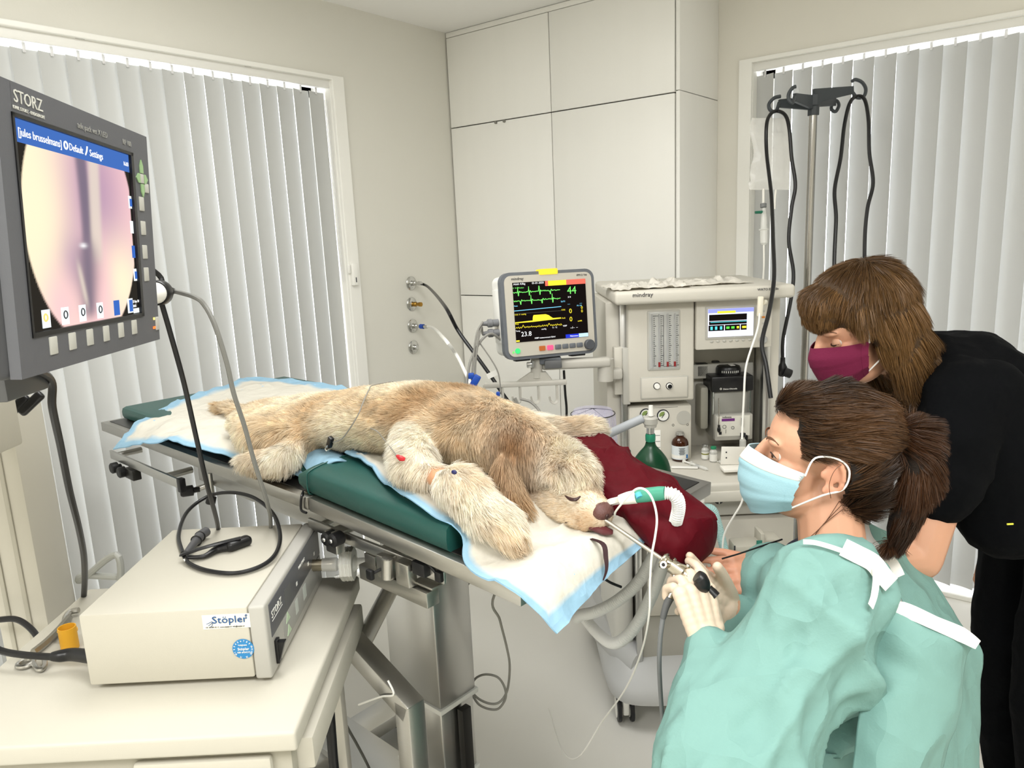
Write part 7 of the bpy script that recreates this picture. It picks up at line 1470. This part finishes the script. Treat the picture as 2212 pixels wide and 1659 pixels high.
for k in range(3): a0 = hA.p(-.03 - .006 * k, .064, -.055 - .004 * k); ws.tube([a0, hA.p(-.01 + .012 * k * .3, .068, -.10 - .006 * k), hA.p(.02 - .01 * k, .07, -.14 - .004 * k), hA.p(.045 - .014 * k, .072, -.165 - .002 * k)], 0.0007, n=4)
for k in range(1): ws.tube([hA.p(-.03, .078, .02 - .004 * k), hA.p(-.012, .086, .005 - .006 * k), hA.p(-.006 + .003 * k, .088, -.02), hA.p(-.012, .086, -.045)], 0.0006, n=4)
A.part('loose_strands', ws, mat('hair_wisp', '5f3a22', 0.5), hr)
# stool
so_ = Thing('stool', 'round swivel stool under the seated person', 'stool', (hip[0], hip[1], 0))
so_.part('seat', MB().lathe((hip[0], hip[1], seat_z - 0.19), UZ, [(0.16, 0), (0.175, 0.02), (0.17, 0.055), (0.12, 0.065)], 32), M_black); so_.part('column', MB().cyl((hip[0], hip[1], 0.06), (hip[0], hip[1], seat_z - 0.19), 0.025), M_chrome); so_.part('foot', MB().lathe((hip[0], hip[1], 0), UZ, [(0.24, 0), (0.24, 0.02), (0.05, 0.06)], 32), M_chrome)
# ================= standing person in black leaning over
fB = unit(-AX * 0.96 - AF * 0.05 - UZ * 0.36)
hB = Head(P(1862, 705, 1.58), fB, UZ, 1.0)
B = Thing('person', 'standing person in black T-shirt and burgundy face mask leaning over the table', 'person', (hB.o[0] + 0.3, hB.o[1] + 0.1, 0))
bB = MB(); hB.build(bB)
nbB = P(1985, 800, 1.66); caps(bB, hB.p(-.03, 0, -.06), 0.052, nbB, 0.058)
fb_ = unit(-AX * .98 + AF * .1); lb_ = unit(np.cross(UZ, fb_)); hipB = P(2290, 1270, 1.78); hipB[2] = 0.93
shBL, shBR = P(2085, 862, 1.50), nbB - lb_ * 0.17 - UZ * 0.06
elB, wrB = P(1985, 1205, 1.47), P(1668, 1243, 1.44)
spine = catmull([nbB + AX * .02, (nbB * .6 + hipB * .4) + UZ * .06, hipB], 6)
for i, q in enumerate(spine):
    t_ = i / (len(spine) - 1); r = (np.interp(t_, [0, .3, .7, 1], [.07, .105, .10, .115]), np.interp(t_, [0, .15, .35, .7, 1], [.10, .165, .165, .14, .17]), .08); tg = unit(hipB - nbB); M = np.column_stack([unit(np.cross(lb_, tg)), lb_, tg]); bB.ell(q, r, M, 20, 12)
for a, r0, b, r1 in ((shBL, .055, elB, .043), (elB, .042, wrB, .028)): caps(bB, a, r0, b, r1)
elBR = shBR + AX * .22 - UZ * .24; wrBR = elBR + AX * .08 - UZ * .22; caps(bB, shBR, .05, elBR, .041); caps(bB, elBR, .04, wrBR, .028)
for s in (-1, 1):
    th = hipB + lb_ * .09 * s; kn = np.array([th[0], th[1], .48]) + fb_ * .04; an = np.array([th[0], th[1], .09]); caps(bB, th, .09, kn, .06); caps(bB, kn, .058, an, .042); caps(bB, an - UZ * .045, .036, an + fb_ * .15 - UZ * .055, .032)
dB, nB = unit(P(1595, 1243, 1.415) - wrB), unit(-RC[1] * 0.25 - RC[2] * .3 + RC[1] * .6 + RC[2] * .9)
hBL = dict(wrist=wrB, palm_dir=dB, normal=nB, thumb_side=1, k=1.0, curls=(0.18, 0.22, 0.26, 0.3), spread=0.04, thumb=(0.42, 0.9, 0.25)); hand(bB, **hBL)
hand(bB, wrist=wrBR, palm_dir=-UZ, normal=lb_, thumb_side=1, k=1.0, curls=(.3, .3, .3, .3))
VB, NB, FB = voxel(bB, 0.0038, 5, 0.5); LB = hB.loc(VB); cB = np.tile(SK2, (len(VB), 1)); ck = np.exp(-(((LB[:, 0] - .065) / .03) ** 2 + ((np.abs(LB[:, 1]) - .05) / .03) ** 2 + ((LB[:, 2] + .02) / .03) ** 2)) * .3
hd_ = np.exp(-(np.linalg.norm(VB - P(1560, 1235, 1.40), axis=1) / .09) ** 2) * .35; kk = np.clip(ck + hd_, 0, 1)[:, None]; cB = cB * (1 - kk) + np.array(srgb('c9775c')[:3]) * kk
B.part('body', Raw(VB, FB), M_skin, cols=cB, ang=180, recalc=False); eyes(B, hB, -0.6, 0.15)
M_blk = mat('black_cotton', '08090b', 0.95, bump=0.15, bscale=160, spec=0.1)
tb_ = MB()
for i, q in enumerate(spine):
    t_ = i / (len(spine) - 1); r = (np.interp(t_, [0, .3, .7, 1], [.075, .12, .125, .14]), np.interp(t_, [0, .12, .35, .7, 1], [.10, .18, .185, .17, .19]), .085); tg = unit(hipB - nbB); M = np.column_stack([unit(np.cross(lb_, tg)), lb_, tg]); tb_.ell(q, r, M, 20, 12)
sl_e = shBL * .42 + elB * .58; caps(tb_, nbB + lb_ * .07 + AX * .05, .055, shBL, .075, 18, 6); caps(tb_, shBL, .078, sl_e, .074, 22, 3); caps(tb_, shBL + AX * .05, .075, shBL + AX * .10 - UZ * .25, .09, 18, 6); caps(tb_, nbB - lb_ * .07 + AX * .04, .05, shBR, .068, 18, 6); caps(tb_, shBR, .07, shBR * .45 + elBR * .55, .065, 18, 4); caps(tb_, nbB + AX * .01, .063, nbB + AX * .03 + UZ * .01, .066, 18, 4)
tv, tn, tf = voxel(tb_, 0.006, 6); tv = ridges(tv, tn, 0.008, 7, 11.0); B.part('t_shirt', Raw(tv, tf), M_blk, ang=180, recalc=False)
tr = MB()
for s in (-1, 1):
    th = hipB + lb_ * .09 * s; kn = np.array([th[0], th[1], .48]) + fb_ * .04; an = np.array([th[0], th[1], .11]); caps(tr, th, .125, kn, .09, 18, 5); caps(tr, kn, .088, an, .07, 18, 5)
caps(tr, hipB - lb_ * .08, .13, hipB + lb_ * .08, .13, 20, 6)
rv_, rn_, rf_ = voxel(tr, 0.007, 6); rv_ = ridges(rv_, rn_, 0.008, 6, 17.0); B.part('trousers', Raw(rv_, rf_), M_blk, ang=180, recalc=False)
for s in (-1, 1):
    an = np.array([(hipB + lb_ * .09 * s)[0], (hipB + lb_ * .09 * s)[1], 0.0]); B.part('shoe', MB().ell(an + fb_ * .05 + UZ * .045, (.14, .052, .05), np.column_stack([fb_, lb_, UZ]), 20, 12), M_black)
B.part('yellow_tag', MB().box(P(2182, 1132, 1.42), (0.012, 0.002, 0.003), MA), mat('yellow_thread', 'd8d84a', 0.6))
M_burgm = mat('mask_burgundy', '6a1038', 0.85, bump=0.12, bscale=300)
mask(B, hB, M_burgm, None, (0.000, 0), (-.112, 0), 0.012, 0.004, 2, M_white)
# bob haircut with a full fringe
hb = MB(); hE = lambda c, r: hb.ell(hB.p(*c), r, hB.M, 22, 14)
hE((-.015, 0, .052), (.106, .088, .088)); hE((.052, 0, .074), (.056, .074, .050)); hE((.076, 0, .056), (.032, .064, .030)); hE((-.045, 0, .0), (.075, .088, .085)); hE((-.06, 0, -.06), (.06, .086, .075)); hE((-.075, 0, -.115), (.05, .078, .055))
for s in (-1, 1): hE((-.018, .078 * s, -.02), (.040, .020, .07)); hE((-.03, .078 * s, -.09), (.040, .020, .06)); hE((.018, .080 * s, .03), (.03, .014, .04)); hE((-.045, .074 * s, -.145), (.035, .018, .04))
hv, hn_, hf_ = voxel(hb, 0.0045, 5); LL = hB.loc(hv); face = ((LL[:, 0] > 0.022) & (LL[:, 2] < 0.026)) | ((LL[:, 0] > 0.0) & (LL[:, 2] < -.02) & (np.abs(LL[:, 1]) < .06))
hv2, hf2, us = cutmesh(hv, hf_, face); hn2 = hn_[us]; HC1, HC2 = srgb('4a331b')[:3], srgb('7d5c36')[:3]
M_hairc = mat('hair_base_brown', '3a2916', 0.85, bump=0.4, bscale=130, stretch=(1, 1, 4)); hr = B.part('hair', Raw(hv2, hf2), M_hairc, ang=180, recalc=False)
cr = hB.p(-.045, 0, .13)
def bflow(p):
    L = hB.loc(p); d = unit_rows(p - cr); dn = np.tile(-hB.M[:, 2], (len(p), 1)); k = np.clip((0.10 - L[:, 2]) / 0.06, 0, 1)[:, None]; return unit_rows(d * (1 - k) + (dn + d * .15) * k)
hair_strands(B, 'hair_strands', hv2, hn2, hf2, 42000, bflow, lambda p: np.where(hB.loc(p)[:, 0] > .05, 0.030, np.where(hB.loc(p)[:, 2] < -.08, 0.075, 0.055)), (HC1, HC2), 0.0006, 0.06, 41, hr, wave=0.28, drop=0.05, ncl=1100, clump=0.4)
# ------------------------------------------------------------------ endoscope, tubes and small things at the table
M_scope = mat('scope_steel', 'b9b2a2', 0.25, 1.0)
n0, n1 = T(1.757, 0.222, 1.100), P(1428, 1206, 1.255); dS = unit(n1 - n0)
es = Thing('rigid_endoscope', 'steel rigid endoscope with brass-toned valve block held in gloved hands', 'endoscope', P(1470, 1240, 1.24))
es.part('shaft', MB().cyl(n0 - dS * 0.03, n1, 0.0036, n=14), mat('shaft_steel', 'b8b2a6', 0.35, 0.9))
b1, b2, b3 = P(1438, 1218, 1.25), P(1470, 1240, 1.235), P(1492, 1256, 1.23); dE = unit(b3 - b1)
bk_ = es.part('bridge_block', MB().lathe(n1, dE, [(0.005, 0), (0.011, 0.002), (0.0115, 0.010), (0.009, 0.012), (0.009, 0.018), (0.0125, 0.020), (0.0125, 0.042), (0.010, 0.045), (0.010, 0.05), (0.012, 0.052), (0.012, 0.066), (0.009, 0.07)], 18), M_scope)
es.part('lock_ring', MB().ring(n1 + dE * 0.006, dE, 0.0125, 0.0022, 20, 6), M_scope, bk_)
es.part('side_port', MB().cyl(P(1446, 1222, 1.245), P(1434, 1220, 1.225), 0.005, n=12).cyl(P(1434, 1220, 1.225), P(1433, 1219.6, 1.2235), 0.0062, n=12), M_scope, bk_); es.part('port_bore', MB().cyl(P(1434, 1220, 1.2245), P(1432.6, 1219.8, 1.2225), 0.003, n=10), M_black, bk_)
es.part('valve_lever', MB().tube([P(1462, 1222, 1.235), P(1474, 1221, 1.235), P(1486, 1228, 1.235)], 0.0024, n=8).ell(P(1486, 1224, 1.235), 0.0048, None, 12, 8), M_scope, bk_)
es.part('working_port', MB().cyl(P(1470, 1222, 1.245), P(1456, 1211, 1.25), 0.0032, n=10).cyl(P(1457, 1212, 1.25), P(1453, 1208, 1.25), 0.0052, n=12), M_scope, bk_)
es.part('stopcock_pin', MB().cyl(P(1456, 1243, 1.235), P(1453, 1252, 1.232), 0.0025, n=8), M_scope, bk_)
es.part('light_post', MB().cyl(P(1470, 1246, 1.235), P(1455, 1275, 1.225), 0.0065, 0.0060, n=14), mat('scope_polish', 'cfcac0', 0.15, 1.0), bk_)
es.part('eyepiece_neck', MB().cyl(b3, P(1530, 1275, 1.215), 0.0075, n=14), M_scope); es.part('camera_grip', MB().tube([P(1505, 1244, 1.20), P(1512, 1250, 1.20), P(1518, 1262, 1.20), P(1522, 1272, 1.205)], [0.010, 0.0125, 0.0125, 0.009], n=14), M_black)
es.part('camera_head', MB().cyl(P(1528, 1272, 1.215), P(1545, 1290, 1.21), 0.010, n=16), M_black)
lc = Thing('light_cable', 'grey light cable dropping from the endoscope to the floor', 'cable', P(1436, 1640, 1.25))
lc.part('ferrule', MB().cyl(P(1456, 1273, 1.225), P(1447, 1292, 1.222), 0.0085, 0.0075, n=14), M_scope); lc.part('bend_relief', MB().tube([P(1447, 1291, 1.222), P(1438, 1312, 1.222), P(1432, 1335, 1.225)], [0.0075, 0.006, 0.005], n=12), M_darkgrey)
lc.part('cable', MB().tube([P(1434, 1325, 1.224), P(1427, 1370, 1.23), P(1424, 1430, 1.25), P(1427, 1500, 1.3), P(1433, 1580, 1.36), P(1438, 1660, 1.42), P(1445, 1800, 1.5), np.array([-0.62, 1.10, 0.01])], 0.0040, n=10, res=8), mat('cable_grey', '77797a', 0.5))
# biopsy forceps wire between the two people's hands
fw = Thing('forceps_wire', 'thin steel forceps wire pinched between bare fingers', 'wire', P(1500, 1222, 1.27)); fw.part('wire', MB().tube([P(1486, 1224, 1.24), P(1505, 1223, 1.28), P(1528, 1219, 1.345)], 0.0009, n=6), M_steel2)
fw.part('sheath', MB().tube([P(1560, 1207, 1.38), P(1600, 1195, 1.40), P(1650, 1178, 1.42), P(1690, 1165, 1.43)], 0.0016, n=6), M_black)
# endotracheal tube, filter and catheter mount
et = Thing('breathing_tube', 'clear breathing tube with green heat filter and corrugated elbow at the muzzle', 'breathing tube', T(1.80, 0.36, 1.08))
M_tapew = mat('gauze_white', 'e9e6dd', 0.85)
et.part('tube', MB().tube([T(1.735, 0.262, 1.094), P(1318, 1088, 1.325), P(1345, 1080, 1.31), P(1375, 1074, 1.30)], [0.0055, 0.0055, 0.007, 0.0085], n=12), M_clear)
for k in range(4): et.part('gauze_tie', MB().tube([T(1.72, 0.268 + .003 * k, 1.100), P(1312, 1082 + 3 * k, 1.32), P(1330, 1076 + 3 * k, 1.31), P(1345, 1072 + 3 * k, 1.30)], 0.0016, n=5), M_tapew)
et.part('connector', MB().tube([P(1338, 1080, 1.305), P(1356, 1076, 1.30), P(1374, 1073, 1.295)], [0.0085, 0.011, 0.012], n=16), M_tapew)
M_gfil = mat('filter_green', '5fb79b', 0.3, trans=0.35, ior=1.2)
et.part('heat_filter', MB().tube([P(1374, 1073, 1.295), P(1390, 1070, 1.29), P(1425, 1066, 1.28), P(1438, 1065, 1.275)], [0.011, 0.0125, 0.0125, 0.011], n=18), M_gfil)
et.part('sample_port', MB().cyl(P(1378, 1066, 1.285), P(1382, 1075, 1.28), 0.006, n=12), mat('port_cyan', '58b8d8', 0.4)); et.part('port_cap', MB().cyl(P(1368, 1064, 1.29), P(1366, 1072, 1.29), 0.005, n=12), M_clear)
et.part('catheter_mount', corrug([P(1436, 1065, 1.275), P(1452, 1067, 1.272), P(1463, 1078, 1.275), P(1466, 1096, 1.285), P(1462, 1118, 1.30), P(1456, 1140, 1.34)], 0.0105, 0.0042, 0.0016), mat('mount_clear', 'f4f4f2', 0.2, trans=0.15, ior=1.15))
et.part('sample_line', MB().tube([T(1.765, 0.24, 1.103), P(1330, 1105, 1.27), P(1350, 1080, 1.24), P(1372, 1058, 1.22), P(1390, 1056, 1.215), P(1405, 1070, 1.21), P(1415, 1095, 1.21), P(1419, 1125, 1.21), P(1415, 1160, 1.215), P(1408, 1200, 1.22), P(1404, 1260, 1.235), P(1402, 1330, 1.26), P(1385, 1410, 1.35), P(1350, 1490, 1.55), P(1300, 1560, 1.75), P(1250, 1635, 1.85), P(1215, 1620, 1.95), P(1185, 1530, 2.25)], 0.0019, n=6, res=8), M_drip)
# breathing hoses looping under the table end
M_hose = mat('hose_white', 'fafaf8', 0.3, translucent=0.3)
t = Thing('breathing_hose', 'white corrugated breathing hose pair looping below the table end', 'hose', P(1330, 1390, 1.7))
t.part('inspiratory_limb', corrug([P(1452, 1138, 1.42), P(1428, 1170, 1.50), P(1405, 1215, 1.56), P(1375, 1262, 1.60), P(1330, 1300, 1.64), P(1285, 1322, 1.68), P(1256, 1328, 1.74), P(1246, 1335, 1.80)], 0.0125, 0.0055, 0.0011), M_hose)
t.part('expiratory_limb', corrug([P(1462, 1138, 1.42), P(1442, 1180, 1.48), P(1428, 1230, 1.53), P(1408, 1285, 1.58), P(1378, 1345, 1.62), P(1345, 1382, 1.65), P(1318, 1388, 1.69), P(1288, 1365, 1.75), P(1262, 1335, 1.80), P(1248, 1330, 1.82)], 0.0125, 0.0055, 0.0011), M_hose)
# dark strap under the chin
st_ = catmull([T(1.715, 0.20, 1.068), P(1300, 1172, 1.27), P(1309, 1205, 1.255), P(1310, 1232, 1.25), P(1303, 1254, 1.25)], 6); wst = np.interp(np.linspace(0, 1, len(st_)), [0, .5, 1], [0.010, 0.008, 0.002])[:, None]
solo('chin_strap', MB().sheet(np.stack([st_ - RC[0] * wst / 2, st_ + RC[0] * wst / 2], 1), 0.0015), mat('strap_maroon', '2c0d12', 0.7), 'narrow dark maroon strap dangling from under the dog\'s chin', 'strap')
solo('tie_cord', MB().tube([P(1298, 1245, 1.42), P(1318, 1258, 1.43), P(1342, 1268, 1.44)], 0.0028, n=6), M_black, 'short black cord behind the hanging underpad', 'cord')
# monitoring leads on the dog
t = Thing('clip_lead', 'black crocodile clip with thin wire at the dog\'s flank', 'clip', T(1.06, .085, 1.15), group='heart trace clips on the dog')
t.part('clip', MB().box(P(713, 955, 1.60), (0.012, 0.010, 0.026), MT @ np.array(Matrix.Rotation(0.5, 3, 'Y')), 0.002), M_black); t.part('jaw', MB().tube([P(708, 962, 1.60), P(703, 968, 1.60), P(706, 974, 1.60), P(712, 970, 1.60)], 0.0018, n=6), M_chrome)
def on_dog(u, v, lift=0.012):
    r = ray(u, v); d = DV - EYE; k = d @ (r / np.linalg.norm(r)); off = np.linalg.norm(d - np.outer(k, r / np.linalg.norm(r)), axis=1); m = off < 0.010
    return EYE + r / np.linalg.norm(r) * (k[m].min() - lift) if m.any() else P(u, v, 1.65)
t.part('wire', MB().tube([P(716, 956, 1.60), on_dog(738, 948), on_dog(758, 922), on_dog(775, 893), on_dog(785, 868), on_dog(797, 842), on_dog(806, 832, 0.016), on_dog(812, 832, 0.0) + TN * 0.05], 0.0013, n=6), M_lead)
dog.part('eyelid', MB().tube([on_dog(1221, 1071, .010), on_dog(1232, 1078, .012), on_dog(1244, 1079, .012), on_dog(1254, 1072, .010)], [0.0012, 0.0034, 0.0034, 0.0012], n=7), M_dk)
t = Thing('clip_lead', 'red crocodile clip with thin wire behind the dog\'s elbow', 'clip', T(1.3, .09, 1.16), group='heart trace clips on the dog')
t.part('clip', MB().tube([on_dog(858, 985, .016), on_dog(866, 990, .018), on_dog(875, 992, .016)], [0.003, 0.0055, 0.003], n=8), mat('clip_red', 'c0202a', 0.4)); t.part('wire', MB().tube([on_dog(858, 985, .016), on_dog(845, 968), on_dog(830, 950), on_dog(815, 932), on_dog(800, 925, .006)], 0.0011, n=6), M_lead)
solo('catheter_cap', MB().ell(on_dog(981, 1020, .018), (0.006, 0.004, 0.004), MT, 10, 8), mat('cap_navy', '1f2358', 0.4), 'tiny navy catheter cap on the dog\'s forearm', 'catheter')
# cables on the floor and under the table
M_fcab = mat('floor_cable', '8e8c84', 0.5)
fl_ = [P(1068, 1280, 1.9), P(1078, 1330, 2.0), P(1092, 1395, 2.1), P(1101, 1440, 2.2), P(1098, 1500, 2.25)]
lo_ = [PZ(u, v, 0.006) for u, v in ((1095, 1545), (1080, 1590))]
c_l = [PZ(1055, 1510, 0.30), PZ(1025, 1490, 0.30), PZ(1018, 1520, 0.25)]
solo('pedal_cable', MB().tube([T(1.55, .3, 1.03), P(1068, 1285, 1.75), P(1080, 1340, 1.8), P(1095, 1400, 1.85), P(1101, 1440, 1.9), P(1096, 1490, 1.95), P(1080, 1516, 1.95), P(1058, 1520, 1.95), P(1032, 1508, 1.95), P(1019, 1490, 1.95), P(1026, 1467, 1.95), P(1048, 1457, 1.95), P(1075, 1463, 1.95), P(1090, 1485, 1.95), P(1092, 1508, 1.95), P(1078, 1530, 1.95), P(1058, 1532, 1.95), P(1035, 1522, 1.95), P(1020, 1500, 1.95), P(1010, 1480, 2.0)], 0.0032, n=8, res=8), M_fcab, 'grey cable dropping from the table and curling into a loose loop', 'cable')
solo('table_cable', MB().tube([T(1.45, .35, 1.0), P(1009, 1265, 1.9), P(1012, 1310, 1.92), P(1011, 1350, 1.95), P(1006, 1420, 2.0)], 0.003, n=7), M_fcab, 'grey cable running down beside the table column', 'cable')
solo('flex_hose', corrug([P(712, 1540, 1.55), P(716, 1590, 1.6), P(722, 1660, 1.68), P(735, 1760, 1.8)], 0.0095, 0.006, 0.0014), M_black, 'black corrugated flex hose at the cart\'s side', 'hose')
solo('cart_cable', MB().tube([P(722, 1500, 1.7), P(745, 1560, 1.78), P(775, 1615, 1.86), P(800, 1665, 1.95), P(830, 1740, 2.05)], 0.0035, n=7), mat('cable_dark', '55554f', 0.5), 'thin grey cable beside the black flex hose', 'cable')
# connectors on the machine drawer side: cream module with green inset
t = Thing('suction_module', 'cream connector module with green inset beside the machine drawers', 'module', N_(0.80, 2.12, 0.60), MA4)
t.part('body', MB().box(NF(1612, 1186, 2.08), (0.09, 0.07, 0.05), MA, 0.008), M_cart); t.part('slot', MB().box(NF(1587, 1186, 2.043), (0.004, 0.003, 0.02), MA), M_ink)
t.part('bracket', MB().box(NF(1640, 1168, 2.09), (0.012, 0.06, 0.07), MA, 0.003).box(NF(1660, 1160, 2.10), (0.05, 0.06, 0.012), MA, 0.003), M_cart); t.part('green_inset', MB().box(NF(1640, 1178, 2.055), (0.016, 0.004, 0.03), MA), mat('inset_green', '1f7a68', 0.4))
t.part('mount', MB().box(NF(1620, 1196, 2.15), (0.05, 0.09, 0.03), MA, 0.003), M_beige2)
solo('infusion_tube', MB().tube([P(1607, 1066, 1.95), P(1600, 1090, 1.96), P(1582, 1120, 1.97), P(1566, 1150, 1.98), P(1561, 1180, 1.98), P(1563, 1220, 1.98)], 0.0026, n=7), M_drip, 'thin white tube running down before the machine drawers', 'tube')
